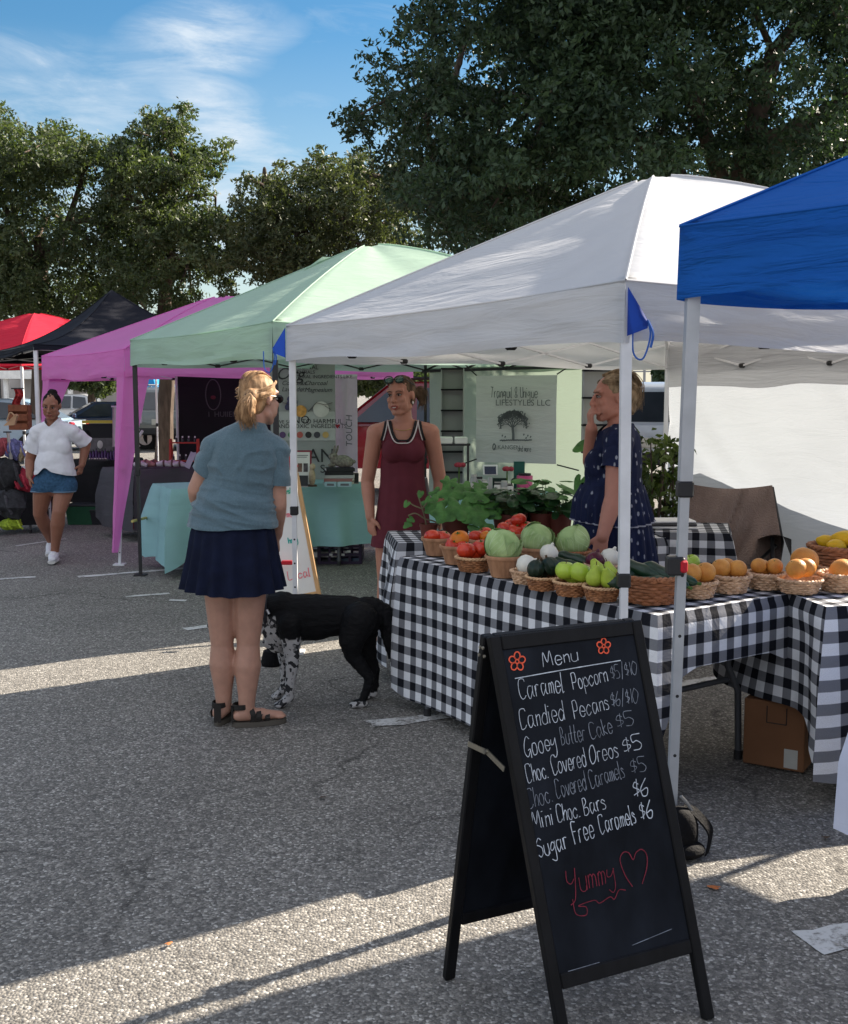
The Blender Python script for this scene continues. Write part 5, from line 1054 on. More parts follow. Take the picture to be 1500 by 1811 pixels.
def tw_(s, q):
    L_ = lerp(1203, 1214, q) ; Rr = lerp(1366, 1382, min(1, q * 1.4)); u = lerp(L_, Rr, s); top = 852 + 9 * math.sin(math.pi * s) + 6 * s; v = lerp(top, 1012 - 40 * max(0, s - .82) * 5 * .5, q); d = .05 * math.sin(s * 8 + q * 5.0) * q ** .7 * (1 - .5 * s) + .10 * nz(s * 5 + q * 2.6, q * 1.0, 2) * q ** .5 + .03 * nz(s * 14 + q * 6, q * 2, 7) + .16 * (1 - q) * 0
    return W(u, v, 7.14 - .22 * q + d)
mb.grid(tw_, 30, 22); tag(mb.build('towel', TOWEL), 'brown towel draped over the back of the camp chair', 'towel')
c0 = W(1418, 985, 7.5); t = thing('cooler_bag', 'dark blue soft cooler bag beside the camp chair', 'bag', (c0.x, 7.5, 0)); mb = MB(); mb.box((c0.x, 7.6, .29), (.22, .26, .58), bev=.03); mb.build('bag_body', mk('navy_nylon', (.012, .022, .055), rough=.6), t, False); mb = MB(); mb.box((c0.x, 7.6, .59), (.235, .275, .03), bev=.012); mb.build('lid', BLK, t, False); mb = MB(); mb.ell((c0.x + .03, 7.465, .50), (.05, .02, .03)); mb.build('pocket', mk('royal_nylon', (.015, .04, .30)), t)
mb = MB(); cc = W(1196, 1000, 3.66); t = thing('leg_clamp', 'black height clamp with a red button on the grey canopy leg', 'clamp', cc); mb.box(cc + V((-.004, 0, 0)), (.058, .058, .062), bev=.006); mb.build('clamp_body', BLK, t, False); mb = MB(); mb.box(cc + V((.020, -.024, .0)), (.026, .02, .042), bev=.006, rot=Matrix.Rotation(rad(20), 3, 'Z')); mb.build('button', mk('red_plastic', (.45, .012, .025), rough=.35), t, False)
# ---------------------------------------------------------------- whiteboard easel behind the dog
PINE = mk('pine_wood', (.55, .34, .16), rough=.55, var=.15, vs=20, st=(1, 1, .15)); WBD = mk('whiteboard', (.72, .74, .72), rough=.25, var=.03, spec=.5)
e0 = G(500, 1120); Ye = 7.15
pTL, pTR, pBR, pBL = W(488, 826, Ye + .10), W(521, 826, Ye + .16), W(563, 1052, Ye - .08), W(512, 1062, Ye - .16)
pTL = W(462, 832, Ye + .0)
ex = (pBR - pBL).normalized(); ez = (((pTR - pBR)).normalized()); en = ex.cross(ez).normalized()
t = thing('easel_board', 'pine framed whiteboard easel with coloured marker writing behind the dog', 'sign', (pBL.x, Ye, 0)); wB, hB = .30, (pTR - pBR).length; O = pBR - ex * wB; Re = Matrix((ex, en, ez)).transposed(); cE = O + ex * wB / 2 + ez * hB / 2
mb = MB(); mb.box(cE, (wB - .01, .012, hB - .01), rot=Re); bd = mb.build('board', WBD, t, False)
for (a, b, sx, sz) in ((.0, .5, .026, 1.0), (1., .5, .026, 1.0)):
    m = MB(); m.box(O + ex * wB * a + ez * (hB * b - .12), (sx, .028, hB + .26), rot=Re, bev=.004); m.build('side_rail', PINE, t, False)
for b in (0., 1.): m = MB(); m.box(O + ex * wB / 2 + ez * (hB * b), (wB - .027, .024, .05 if b == 0 else .03), rot=Re, bev=.004); m.build('cross_rail', PINE, t, False)
for q in (0.0, 1.0): m = MB(); f = O + ex * wB * q + ez * hB * .95; m.bar(f - en * .0 + V((0, .03, 0)), V((f.x + .12, f.y + .50, 0)), .026, .02); m.build('rear_leg', PINE, t, False)
fo = cE - en * .0065
def ewrite(txt, a, b, h, col, nm):
    mb = MB(); write(mb, txt, O + ex * (wB * a) + ez * (hB * b) + en * .006, ex, ez, en, h, .007, .2, .8, .2, random.Random(5)); mb.build('lettering', mk(nm, col, rough=.6), bd, False)
ewrite('esh', .66, .80, .038, (.05, .45, .28), 'marker_green'); ewrite('ms', .62, .62, .042, (.75, .18, .22), 'marker_pink'); ewrite('hmy', .55, .42, .040, (.02, .38, .33), 'marker_teal'); ewrite('Local', .40, .15, .056, (.75, .22, .26), 'marker_pink')
m = MB(); cl_ = W(514, 824, Ye + .1); m.box(cl_, (.10, .03, .02), bev=.006); m.box(cl_ + V((-.02, 0, .035)), (.06, .02, .05), bev=.006); m.build('clip', mk('red_plastic', (.5, .02, .02)), t, False); m = MB(); m.box(W(508, 995, Ye - .16), (.075, .03, .028), bev=.006); m.build('clip', mk('red_plastic', (.5, .02, .02)), t, False)
# blue knob on the white leg
# ---------------------------------------------------------------- printed banners and stall goods
def textmesh(name, txt, o, ux, uz, size, mat, parent, shear=0.0, align='LEFT'):
    cu = bpy.data.curves.new(name, 'FONT'); cu.body = txt; cu.size = size; cu.shear = shear; cu.align_x = align; cu.resolution_u = 3
    tmp = bpy.data.objects.new(name, cu); COL.objects.link(tmp); dg = bpy.context.evaluated_depsgraph_get(); me = bpy.data.meshes.new_from_object(tmp.evaluated_get(dg)); COL.objects.unlink(tmp); bpy.data.objects.remove(tmp); bpy.data.curves.remove(cu)
    ux, uz = V(ux).normalized(), V(uz).normalized(); n = ux.cross(uz); off = parent_loc(parent)
    for v in me.vertices: c = v.co; v.co = V(o) + ux * c.x + uz * c.y - off - n * 0
    me.materials.clear(); me.materials.append(mat); ob = bpy.data.objects.new(name, me); COL.objects.link(ob); ob.parent = parent; return ob
INK = mk('ink', (.03, .03, .032), rough=.7, var=.1); INKG = mk('ink_grey', (.10, .11, .12), rough=.7)
X_, Z_ = V((1, 0, 0)), V((0, 0, 1))
def sheet(mb, p0, p1, zlo, zhi, wav=.006, n=14):
    p0, p1 = V(p0), V(p1); d = (p1 - p0); nn = V((-d.y, d.x, 0)).normalized()
    mb.grid(lambda s, q: V((*(p0.lerp(p1, s))[:2], lerp(zlo, zhi, q))) + nn * (wav * nz(s * 3, q * 3, p0.x)), n, n, uvf=lambda s, q: (s, q))
# ingredients banner, free standing
Yb = 10.35; pL, pR = W(478, 700, Yb), W(593, 700, Yb); zt, zb = W(540, 638, Yb).z, .10
t = thing('roll_up_banner', 'tall grey roll-up banner about natural ingredients behind the teal table', 'banner', ((pL.x + pR.x) / 2, Yb, 0)); mb = MB(); sheet(mb, pL, pR, zb, zt, .004); bnr = mb.build('banner_sheet', fabric('banner_grey', (.30, .31, .30), .1, wr=.1), t); mb = MB(); mb.box(((pL.x + pR.x) / 2, Yb, .05), (.62, .2, .09), bev=.02); mb.build('base', mk('alu', (.5, .5, .5), metal=.8, rough=.35), t, False); mb = MB(); mb.tube([((pL.x + pR.x) / 2, Yb + .05, .05), ((pL.x + pR.x) / 2, Yb + .05, zt)], .012, 8); mb.build('pole', BLACK_FRAME, t)
def bp_(u, v): p = W(u, v, Yb - .012); return p
textmesh('lettering', 'ORIGINAL', bp_(515, 653), X_, Z_, .055, INK, bnr); textmesh('lettering', 'ESSENTIALS', bp_(513, 661), X_, Z_, .045, INK, bnr); textmesh('lettering', 'NATURAL INGREDIENTS LIKE...', bp_(513, 669), X_, Z_, .044, INK, bnr); textmesh('lettering', 'Org', bp_(487, 671), X_, Z_, .16, INK, bnr, .35)
for (u, v, s) in ((532, 681, '/ Charcoal'), (532, 693, '/ Magnesium'), (498, 681, 'Cocoanut'), (498, 692, 'Lavender')): textmesh('lettering', s, bp_(u, v), X_, Z_, .058, INK, bnr, .3)
textmesh('lettering', 'WE SAY', bp_(490, 749), X_, Z_, .045, INK, bnr); textmesh('lettering', 'NO', bp_(516, 749), X_, Z_, .105, INK, bnr); textmesh('lettering', 'TO HARMFUL', bp_(534, 749), X_, Z_, .062, INK, bnr); textmesh('lettering', 'AND TOXIC INGREDIENTS', bp_(490, 757), X_, Z_, .054, INK, bnr)
textmesh('lettering', 'AN', bp_(543, 817), X_, Z_, .18, INK, bnr); textmesh('lettering', 'S', bp_(566, 836), X_, Z_, .11, INK, bnr)
m = MB(); m.box((bp_(540, 745) + bp_(540, 762)) / 2 + V((0, .006, 0)), (.56, .004, .27)); m.build('panel', mk('banner_pale', (.42, .42, .41)), bnr, False)
for k, c in enumerate(((.10, .05, .14), (.06, .20, .08), (.42, .10, .08), (.03, .03, .03), (.05, .05, .06), (.5, .33, .12))):
    m = MB(); p = bp_(500 + k * 15.2, 769); m.tube([p, p + V((0, -.004, 0))], .030, 18); m.build('icon', mk('icon_%d' % k, c, rough=.5), bnr, False)
m = MB(); p = bp_(532, 727); m.tube([p, p + V((0, -.004, 0))], .055, 20); m.build('orange_slice', mk('slice', (.6, .30, .08), var=.3, vs=30), bnr, False); m = MB(); p = bp_(568, 724); m.tube([p + V((0, .002, 0)), p + V((0, -.003, 0))], .075, 20); m.build('flower_print', mk('petal_print', (.55, .53, .50)), bnr, False)
m = MB()
for (a, b) in (((500, 712), (526, 718)), ((545, 728), (560, 712)), ((560, 712), (575, 716)), ((575, 716), (588, 712)), ((575, 718), (585, 724))): m.bar(bp_(*a), bp_(*b), .022, .003)
m.build('branch_print', mk('bark_print', (.05, .035, .03)), bnr, False)
m = MB()
for (u, v) in ((516, 695), (519, 702), (513, 706), (521, 711), (512, 714), (518, 717), (509, 720)): p = bp_(u, v); m.ell(p, (.028, .004, .03), 8, 6)
m.build('lavender_print', mk('lavender', (.06, .06, .12)), bnr, True)
# sheer white banner with a heart
Yw = 10.6; pL, pR = W(588, 700, Yw), W(632, 700, Yw); t = thing('banner', 'narrow sheer white banner with a small red heart behind the teal table', 'banner', ((pL.x + pR.x) / 2, Yw, 0)); mb = MB(); sheet(mb, pL, pR, W(600, 836, Yw).z, W(600, 664, Yw).z, .02); sb = mb.build('banner_sheet', fabric('sheer_white', (.62, .58, .62), .5, wr=.5), t)
m = MB(); m.bar(V((pL.x, Yw, W(600, 664, Yw).z)), V((pR.x, Yw, W(600, 664, Yw).z)), .02); m.bar(V(((pL.x + pR.x) / 2, Yw + .03, 0)), V(((pL.x + pR.x) / 2, Yw + .03, 1.7)), .02); m.build('stand', WHITE_FRAME, t, False)
textmesh('lettering', 'TOUCH', W(623, 790, Yw - .03), Z_, -X_, .085, INKG, sb, .1)
m = MB(); p = W(597, 754, Yw - .03); m.add([p + V((x * .0035, 0, z * .0035)) for x, z in ((0, -6), (-6, 1), (-5, 5), (-2, 6), (0, 3), (2, 6), (5, 5), (6, 1))], [tuple(range(8))]); m.build('heart_print', mk('heart_red', (.6, .03, .06)), sb, False)
# black backdrop
Yk = 12.6; pL, pR = W(315, 700, Yk), W(492, 700, Yk + .35); t = thing('backdrop_banner', 'black backdrop banner with a faint oval emblem under the pink canopy', 'banner', ((pL.x + pR.x) / 2, Yk, 0)); mb = MB(); sheet(mb, pL, pR, .3, W(400, 664, Yk).z, .05, 24); kb = mb.build('banner_sheet', BLKC, t); DIM = mk('faint_print', (.06, .065, .065))
m = MB(); cp0 = W(377, 698, Yk - .06); pl = [cp0 + V((.085 * math.cos(2 * math.pi * k / 28), 0, .17 * math.sin(2 * math.pi * k / 28))) for k in range(29)]; m.tube(pl, .006, 5, cap=False); m.ell(cp0 + V((0, 0, -.03)), (.03, .004, .022), 10, 6, mi=1); m.build('emblem_print', [DIM, mk('dim_red', (.09, .015, .02))], kb)
textmesh('lettering', 'I  HUIIEN', W(368, 737, Yk - .06), X_, Z_, .085, DIM, kb); 
for q in (V((pL.x - .016, Yk, 0)), V((pR.x + .016, Yk + .35, 0))): m = MB(); m.tube([q, q + V((0, 0, 1.85))], .015, 8); m.build('stand', mk('pale_pole', (.45, .46, .48), metal=.5, rough=.4), t)
# hanging cloth sign with a tree
Ys = 9.05; pL, pR = W(842, 700, 9.15), W(985, 700, 8.85); t = thing('hanging_sign', 'grey cloth sign with a printed leafy tree hung on cords at the mint back wall', 'sign', ((pL.x + pR.x) / 2, Ys, W(900, 665, Ys).z)); mb = MB(); zt, zb = W(900, 664, Ys).z, W(900, 818, Ys).z; sheet(mb, pL, pR, zb, zt, .015); hs_ = mb.build('cloth_panel', fabric('sign_cloth', (.46, .47, .48), .12, wr=.3), t); sux = (pR - pL).normalized(); sux.z = 0; sn = V((sux.y, -sux.x, 0)).normalized()
PS0 = V((pL.x, pL.y, zb)) + sn * .022
def sp(u, v): return on_plane(u, v, PS0, sn)
mb = MB(); write(mb, 'Tranquil & Unique', sp(868, 703), sux, Z_, sn, .085, .0065, .12, .42, .25, random.Random(2)); mb.build('script_lettering', INKG, hs_, False)
textmesh('lettering', 'LIFESTYLES LLC', sp(876, 717), sux, Z_, .070, INKG, hs_); textmesh('lettering', 'KANGEN', sp(880, 794), sux, Z_, .048, INKG, hs_); mb = MB(); write(mb, 'Q', sp(872, 795), sux, Z_, sn, .05, .009, .05, .6); write(mb, 'and more', sp(916, 798), sux, Z_, sn, .045, .005, .1, .45, .25); mb.build('script_lettering', INKG, hs_, False)
mb = MB(); rt = random.Random(9)
def br(a, ang, L, w, n):
    b = (a[0] + L * math.cos(ang), a[1] - L * math.sin(ang)); ribbon(mb, [sp(*a), sp(*b)], sn, w)
    if n:
        for k in range(3 if n > 2 else 2): br(b, ang + (k - (1 if n > 2 else .5)) * rt.uniform(.5, .8), L * rt.uniform(.62, .82), w * .62, n - 1)
    else:
        for _ in range(3): q = (b[0] + rt.uniform(-4, 4), b[1] + rt.uniform(-3, 3)); ribbon(mb, [sp(*q), sp(q[0] + 1.6, q[1] - 1.2)], sn, .010)
ribbon(mb, [sp(908, 778), sp(908, 768), sp(907, 757)], sn, .024)
for a in (.75, 1.2, 1.6, 2.0, 2.45): br((907, 757), a, 9.5, .010, 4)
for k in range(14): ribbon(mb, [sp(884 + k * 4, 779 + rt.uniform(-1, 1)), sp(889 + k * 4, 778)], sn, .012)
for (u, v) in ((888, 772), (893, 774), (926, 770), (933, 772), (938, 774), (930, 776)): ribbon(mb, [sp(u, v), sp(u + 1.5, v - 3)], sn, .012)
mb.build('tree_print', INKG, hs_, False)
m = MB()
for (a, b) in (((843, 664), (818, 640)), ((985, 662), (1022, 638)), ((985, 822), (1024, 832)), ((843, 812), (815, 822))): m.tube([W(*a, 9.0), W(*b, 8.95)], .006, 5)
m.build('cord', BLK, t)
# fabric shelf organisers
def organiser(label, u0, u1, v0, v1, Y, n):
    a, b = W(u0, v0, Y), W(u1, v1, Y); t = thing('hanging_organiser', label, 'organiser', ((a.x + b.x) / 2, Y, b.z), 'hanging fabric organisers'); mb = MB(); w = b.x - a.x; cx = (a.x + b.x) / 2; h = (a.z - b.z)
    mb.box((cx, Y + .07, (a.z + b.z) / 2), (w, .01, h)); mb.box((a.x, Y + .035, (a.z + b.z) / 2), (.008, .07, h)); mb.box((b.x, Y + .035, (a.z + b.z) / 2), (.008, .22, h)); mb.build('pocket_cloth', fabric('organiser_grey', (.42, .43, .43), .35), t, False)
    for k in range(n + 1): m = MB(); m.box((cx, Y + .03, b.z + h * k / n), (w + .01, .08, .014)); m.build('shelf', BLKC, t, False)
organiser('grey hanging fabric organiser with black shelf edges left of the tree sign', 781, 819, 652, 872, 9.3, 6); organiser('grey hanging fabric organiser with black shelf edges behind the face of the woman in navy', 1033, 1092, 655, 800, 8.3, 3)
# black post frame at the left end of the mint wall is the canopy leg; goods on the product table
Yt = 8.72
def tb(u, v=860, dy=0): p = W(u, v, Yt + dy); return V((p.x, p.y, .755))
def item(name, label, cat, u, grp=None, dy=0): t = thing(name, label, cat, tb(u, 860, dy), grp); return t, tb(u, 860, dy)
t, p = item('tumbler', 'bright pink tumbler with a dark handle on the product table', 'tumbler', 928); m = MB(); m.lathe([(.002, 0), (.058, 0), (.062, .02), (.064, .135), (.064, .155), (.002, .155)], 24, c=p); m.build('cup', mk('pink_enamel', (.52, .09, .22), rough=.3), t); m = MB(); m.tube(catmull([p + V((-.062, 0, .13)), p + V((-.10, 0, .12)), p + V((-.10, 0, .05)), p + V((-.062, 0, .03))]), .007, 6); m.build('handle', BLK, t); m = MB(); m.tube([p + V((0, 0, .156)), p + V((0, 0, .172))], .05, 18); m.build('lid', BLK, t)
t, p = item('box', 'dark green box standing behind the pink tumbler', 'box', 918, None, .14); m = MB(); m.box(p + V((0, 0, .125)), (.085, .06, .25), bev=.004); m.build('carton', mk('green_card', (.02, .10, .08)), t, False); m = MB(); m.box(p + V((0, 0, .253)), (.088, .063, .006)); m.build('lid', mk('green_card', (.02, .1, .08)), t, False)
t, p = item('tablet_stand', 'white framed tablet tilted on a stand on the product table', 'tablet', 867, None, -.02); m = MB(); Rm = Matrix.Rotation(rad(-28), 3, 'X') @ Matrix.Rotation(rad(0), 3, 'Z'); m.box(p + V((0, 0, .20)), (.115, .012, .09), rot=Rm, bev=.004); m.build('tablet', mk('white_plastic', (.6, .6, .6)), t, False); m = MB(); m.box(p + V((0, -.0072, .197)), (.092, .004, .068), rot=Rm); m.build('screen', mk('dark_screen', (.02, .025, .05), rough=.1), t, False); m = MB(); m.box(p + V((0, .03, .07)), (.03, .05, .14), bev=.004); m.box(p + V((0, .01, .008)), (.12, .10, .016), bev=.004); m.build('stand', mk('white_plastic', (.6, .6, .6)), t, False)
t, p = item('display_box', 'low dark green display box beside the tablet', 'box', 884, None, .05); m = MB(); m.box(p + V((0, 0, .065)), (.11, .08, .13), bev=.004); m.build('carton', mk('dark_green', (.012, .03, .025)), t, False); m = MB(); m.box(p + V((0, -.041, .09)), (.09, .003, .03)); m.build('front_label', mk('paper_label', (.45, .45, .42)), t, False)
for i, (u, h, c) in enumerate(((838, .17, 'grey'), (848, .15, 'grey'), (857, .13, 'white'), (880, .10, 'white'), (892, .12, 'grey'), (902, .09, 'white'))):
    t, p = item('jar', 'small %s jar on the product table, %s' % (c, ['left of the tablet, tallest', 'left of the tablet, middle', 'left of the tablet, shortest', 'just right of the tablet', 'below the dark green display box', 'left of the pink tumbler'][i]), 'jar', u, 'jars on the product table', -.08); m = MB(); m.lathe([(.002, 0), (.027, 0), (.029, .01), (.029, h * .8), (.022, h * .9), (.002, h * .9)], 16, c=p); m.build('glass', mk('jar_' + c, (.30, .31, .31) if c == 'grey' else (.55, .55, .53), rough=.25), t); m = MB(); m.tube([p + V((0, 0, h * .9)), p + V((0, 0, h))], .024, 14); m.build('lid', BLK if i % 2 else mk('jar_lid', (.4, .4, .38)), t); m = MB(); m.lathe([(.0296, h * .25), (.0296, h * .6)], 16, c=p, cap=False); m.build('front_label', mk('paper_label', (.45, .45, .42)), t)
for i, (u, v) in enumerate(((812, 822), (897, 829))):
    p = W(u, v, Yt); t = thing('artificial_flower', ['dusty red artificial flower over a spotted pot on the product table', 'small red artificial flower between the green boxes'][i], 'flower', V((p.x, p.y, .755)), 'flowers on the product table'); m = MB()
    for k in range(9): a = k * 2.4; m.ell(p + V((.03 * math.cos(a) * (k % 3) * .6, .02 * math.sin(a), .02 * math.sin(a * 1.3))), (.022, .018, .018), 8, 6)
    m.build('bloom', mk('dusty_red', (.30, .035, .055), var=.3, vs=30), t); m = MB(); m.tube([V((p.x, p.y, .80)), p], .006, 6); m.build('stem', GSTEM, t); m = MB(); m.lathe([(.002, 0), (.03, 0), (.04, .09), (.002, .09)], 14, c=(p.x, p.y, .755)); m.build('pot', mk('spotted_pot', (.4, .4, .38), var=.95, vs=40), t)
t = thing('side_shelf', 'small black wire shelf with white paper packs left of the product table', 'shelf', (W(805, 790, 9.0).x, 9.0, 0)); sxp = W(802, 786, 9.0); m = MB()
for dx in (-.12, .12):
    for dy in (-.08, .08): m.tube([(sxp.x + dx, 9.0 + dy, 0), (sxp.x + dx, 9.0 + dy, sxp.z)], .007, 6)
m.build('leg', BLACK_FRAME, t); m = MB(); m.box((sxp.x, 9.0, sxp.z), (.27, .18, .014)); m.build('shelf_board', BLACK_FRAME, t, False)
for i, dx in enumerate((-.06, .06)): m = MB(); m.box((sxp.x + dx, 8.98, sxp.z + .035), (.105, .12, .056), bev=.006); tag(m.build('paper_pack', mk('white_paper', (.62, .62, .6))), ['white paper pack on the wire shelf, nearer the maroon dress', 'white paper pack on the wire shelf, nearer the tree sign'][i], 'pack', 'paper packs')
# ---------------------------------------------------------------- teal table goods
def tt(u, Y=9.75): p = W(u, 850, Y); return V((p.x, Y, .757))
p = tt(531, 9.55); t = thing('framed_notice', 'white notice in a dark red frame leaning on the teal table', 'frame', p); m = MB(); Rm = Matrix.Rotation(rad(-10), 3, 'X'); m.box(p + V((0, .0, .155)), (.20, .012, .31), rot=Rm, bev=.003); m.build('frame', mk('dark_red', (.22, .03, .05)), t, False); m = MB(); m.box(p + V((0, -.008, .155)), (.17, .008, .28), rot=Rm); ntc = m.build('paper', mk('white_paper', (.62, .62, .6)), t, False)
for k in range(3): m = MB(); m.box(p + V((-.05 + .05 * k, -.0125 + .004, .16)), (.038, .008, .075), rot=Rm); m.build('photo_print', mk('photo_%d' % k, [(.10, .05, .05), (.16, .09, .07), (.08, .07, .08)][k], var=.6, vs=40), ntc, False)
for k, z in enumerate((.265, .25, .09, .075, .06, .045)): m = MB(); m.box(p + V((0, -.013 + (z - .155) * .176 + .003, z)), (.12 if k % 2 else .14, .006, .006)); m.build('text_line', INKG, ntc, False)
def card(label, u, Y, w, h):
    p = tt(u, Y); t = thing('card_holder', label, 'card holder', p, 'card holders on the teal table'); m = MB(); Rm = Matrix.Rotation(rad(-14), 3, 'X'); m.box(p + V((0, 0, h / 2)), (w, .008, h), rot=Rm, bev=.003); m.build('card', mk('black_card', (.012, .012, .014), rough=.3), t, False); m = MB(); m.box(p + V((0, .03, .006)), (w, .09, .01)); m.build('base', mk('clear_plastic', (.3, .3, .3), rough=.1), t, False)
card('small black card in a holder beside the framed notice', 535, 9.42, .095, .10); card('small black card in a holder beside the stack of books', 627, 9.75, .075, .10)
for i in range(5):
    p = tt(601, 9.7) + V((.006 * (i % 3 - 1), 0, .028 + i * .030)); m = MB(); m.box(p - V((0, 0, .012)), (.25 - .006 * i, .18, .026), bev=.003, rot=Matrix.Rotation(rad(i * 3 - 5), 3, 'Z')); m.build('x', BLK) if False else None
    bk = thing('book', ['pale blue book at the bottom of the stack on the teal table', 'reddish book second from the bottom of the stack', 'grey book in the middle of the stack under the rabbit', 'black and white book second from the top of the stack', 'black and white book on top of the stack under the rabbit'][i], 'book', p, 'books under the rabbit figurine'); c_ = mk('book_%d' % i, [(.30, .42, .45), (.30, .14, .13), (.4, .4, .39), (.02, .02, .022), (.02, .02, .022)][i]); rz = Matrix.Rotation(rad(i * 5 - 10), 3, 'Z')
    m = MB(); m.box(p - V((0, 0, .026)), (.25, .18, .003), rot=rz); m.box(p - V((0, 0, .001)), (.25, .18, .003), rot=rz); m.box(p + rz @ V((0, -.0895, -.0135)), (.25, .003, .022), rot=rz); m.build('cover', c_, bk, False); m = MB(); m.box(p + rz @ V((0, .002, -.0135)), (.243, .172, .0205), rot=rz); m.build('pages', mk('pages', (.6, .58, .54)), bk, False)
p = tt(601, 9.7) + V((0, 0, .152)); t = thing('rabbit_figurine', 'speckled grey rabbit figurine crouching on the stack of books', 'figurine', p); m = MB(); m.ell(p + V((.025, 0, .055)), (.085, .045, .055)); m.ell(p + V((.075, 0, .045)), (.05, .045, .045)); m.ell(p + V((-.055, 0, .095)), (.042, .03, .034)); m.ell(p + V((-.055, 0, .06)), (.03, .03, .045)); m.ell(p + V((-.07, -.01, .018)), (.035, .03, .018)); m.ell(p + V((.125, 0, .05)), (.018, .018, .018)); m.build('rabbit_body', mk('speckled_grey', (.20, .185, .155), var=.6, vs=45), t)
for s in (-1, 1): m = MB(); m.ell(p + V((-.035 + s * .012, s * .014, .155)), (.011, .012, .042), rot=Matrix.Rotation(rad(14), 3, 'Y')); m.build('ear', mk('speckled_grey', (.2, .185, .155)), t)
m = MB(); pq = tt(552, 9.5); t = thing('ornament', 'small upright cream ornament in front of the grey banner', 'ornament', pq); m.ell(pq + V((0, 0, .08)), (.03, .03, .08)); m.ell(pq + V((.005, 0, .17)), (.026, .026, .03)); m.build('ornament_body', mk('cream_ceramic', (.36, .29, .20), var=.4, vs=30), t); m = MB(); m.lathe([(.002, 0), (.045, 0), (.04, .015), (.002, .015)], 16, c=pq); m.build('foot', mk('dark_wood', (.06, .04, .03)), t)
for i, (u, w, c) in enumerate(((585, .10, (.26, .40, .44)), (610, .12, (.30, .44, .48)))):
    p = tt(u, 9.45); t = thing('soap_box', 'pale blue soap carton lying on the teal table, %s' % ('in front of the books at left' if i == 0 else 'in front of the books at right'), 'box', p, 'soap cartons'); m = MB(); m.box(p + V((0, 0, .022)), (w, .06, .042), bev=.003); m.build('carton', mk('soap_%d' % i, c), t, False); m = MB(); m.box(p + V((0, -.0315, .022)), (w * .6, .002, .018)); m.build('front_label', INKG, t, False)
# milk crate under the teal table
p = G(601, 998); t = thing('milk_crate', 'dark purple plastic milk crate on the asphalt under the teal table', 'crate', p); CR = mk('purple_plastic', (.022, .012, .035), rough=.45); m = MB(); w, d, h = .40, .33, .24
for (cx, cy, sx, sy) in ((0, -d / 2, w, .012), (0, d / 2, w, .012), (-w / 2, 0, .012, d - .014), (w / 2, 0, .012, d - .014)):
    for z in (.015, .09, .165, .228): m.box(p + V((cx, cy + d / 2, z)), (sx, sy, .024))
    for k in range(5):
        f = (k / 4 - .5); m.box(p + V((cx + (f * (w - .03) if sx > .1 else 0), cy + d / 2 + (f * (d - .03) if sy > .1 else 0), h / 2)), ((.022 if sx > .1 else .010), (.010 if sx > .1 else .022), h - .004))
m.box(p + V((0, d / 2, .008)), (w, d, .01)); m.build('crate_body', CR, t, False); m = MB()
for k in range(4): m.box(p + V((-.08 + k * .055, -.008, .09 + .03 * (k % 2))), (.03, .004, .02))
m.build('sticker', mk('white_paper', (.62, .62, .6)), t, False)
# ---------------------------------------------------------------- grey table goods, pink canopy
def gt(u, Y=12.0): p = W(u, 800, Y); return V((p.x, Y, .757))
p = gt(326, 12.1); t = thing('display_rack', 'red wooden ladder rack of small bottles on the dark grey table', 'rack', p); RW = mk('red_wood', (.38, .035, .025), rough=.5); m = MB()
for s in (-1, 1): m.bar(p + V((s * .15 - .0, -.04, 0)), p + V((s * .15, .0, .30)), .022); m.bar(p + V((s * .15, .12, 0)), p + V((s * .15, .02, .30)), .022)
m.build('side_frame', RW, t, False)
for z, y in ((.06, .03), (.26, .01)): m = MB(); m.box(p + V((0, y, z)), (.30, .07, .014)); m.build('shelf', RW, t, False)
for k in range(8):
    z = .267 if k % 2 else .067; x = -.12 + .034 * k; bt = thing('bottle', 'tiny white capped bottle on the %s shelf of the red rack' % ('upper' if k % 2 else 'lower'), 'bottle', p + V((x, .01, z)), 'bottles on the %s shelf of the red rack' % ('upper' if k % 2 else 'lower')); m = MB(); m.lathe([(.002, 0), (.012, 0), (.012, .04), (.005, .048), (.002, .048)], 10); m.build('glass', mk('dark_bottle', (.03, .025, .03), rough=.15), bt, True, False); m = MB(); m.tube([(0, 0, .048), (0, 0, .066)], .008, 8); m.build('cap', mk('white_cap', (.6, .6, .6)), bt, True, False)
for i, (u, Y, s) in enumerate(((258, 11.9, 1.1), (272, 11.95, 1.0), (290, 11.9, .9), (305, 11.9, 1.0), (318, 11.85, .8), (248, 11.85, .8))):
    p = gt(u, Y); t = thing('soft_toy_roll', 'rolled %s cloth bundle on the dark grey table, %s' % (['dusty pink', 'brown', 'white', 'pinkish white', 'pale', 'whitish'][i], ['beside the black canopy leg', 'behind the pink one', 'in the middle', 'in front of the red rack', 'nearest the woman in the blue shirt', 'at the left end'][i]), 'cloth roll', p, 'cloth bundles'); m = MB(); c_ = [(.32, .16, .15), (.20, .08, .06), (.5, .48, .5), (.42, .33, .36), (.45, .42, .45), (.5, .46, .5)][i]; m.tube([p + V((-.09 * s, .01, .035)), p + V((0, 0, .05)), p + V((.09 * s, -.01, .03))], [.025, .04 * s, .02], 12); m.build('roll', mk('roll_%d' % i, c_, var=.35, vs=25), t); m = MB(); m.tube([p + V((-.01, 0, .048)), p + V((.01, 0, .049))], .0415 * s, 12); m.build('band', mk('roll_band', (.12, .06, .06)), t)
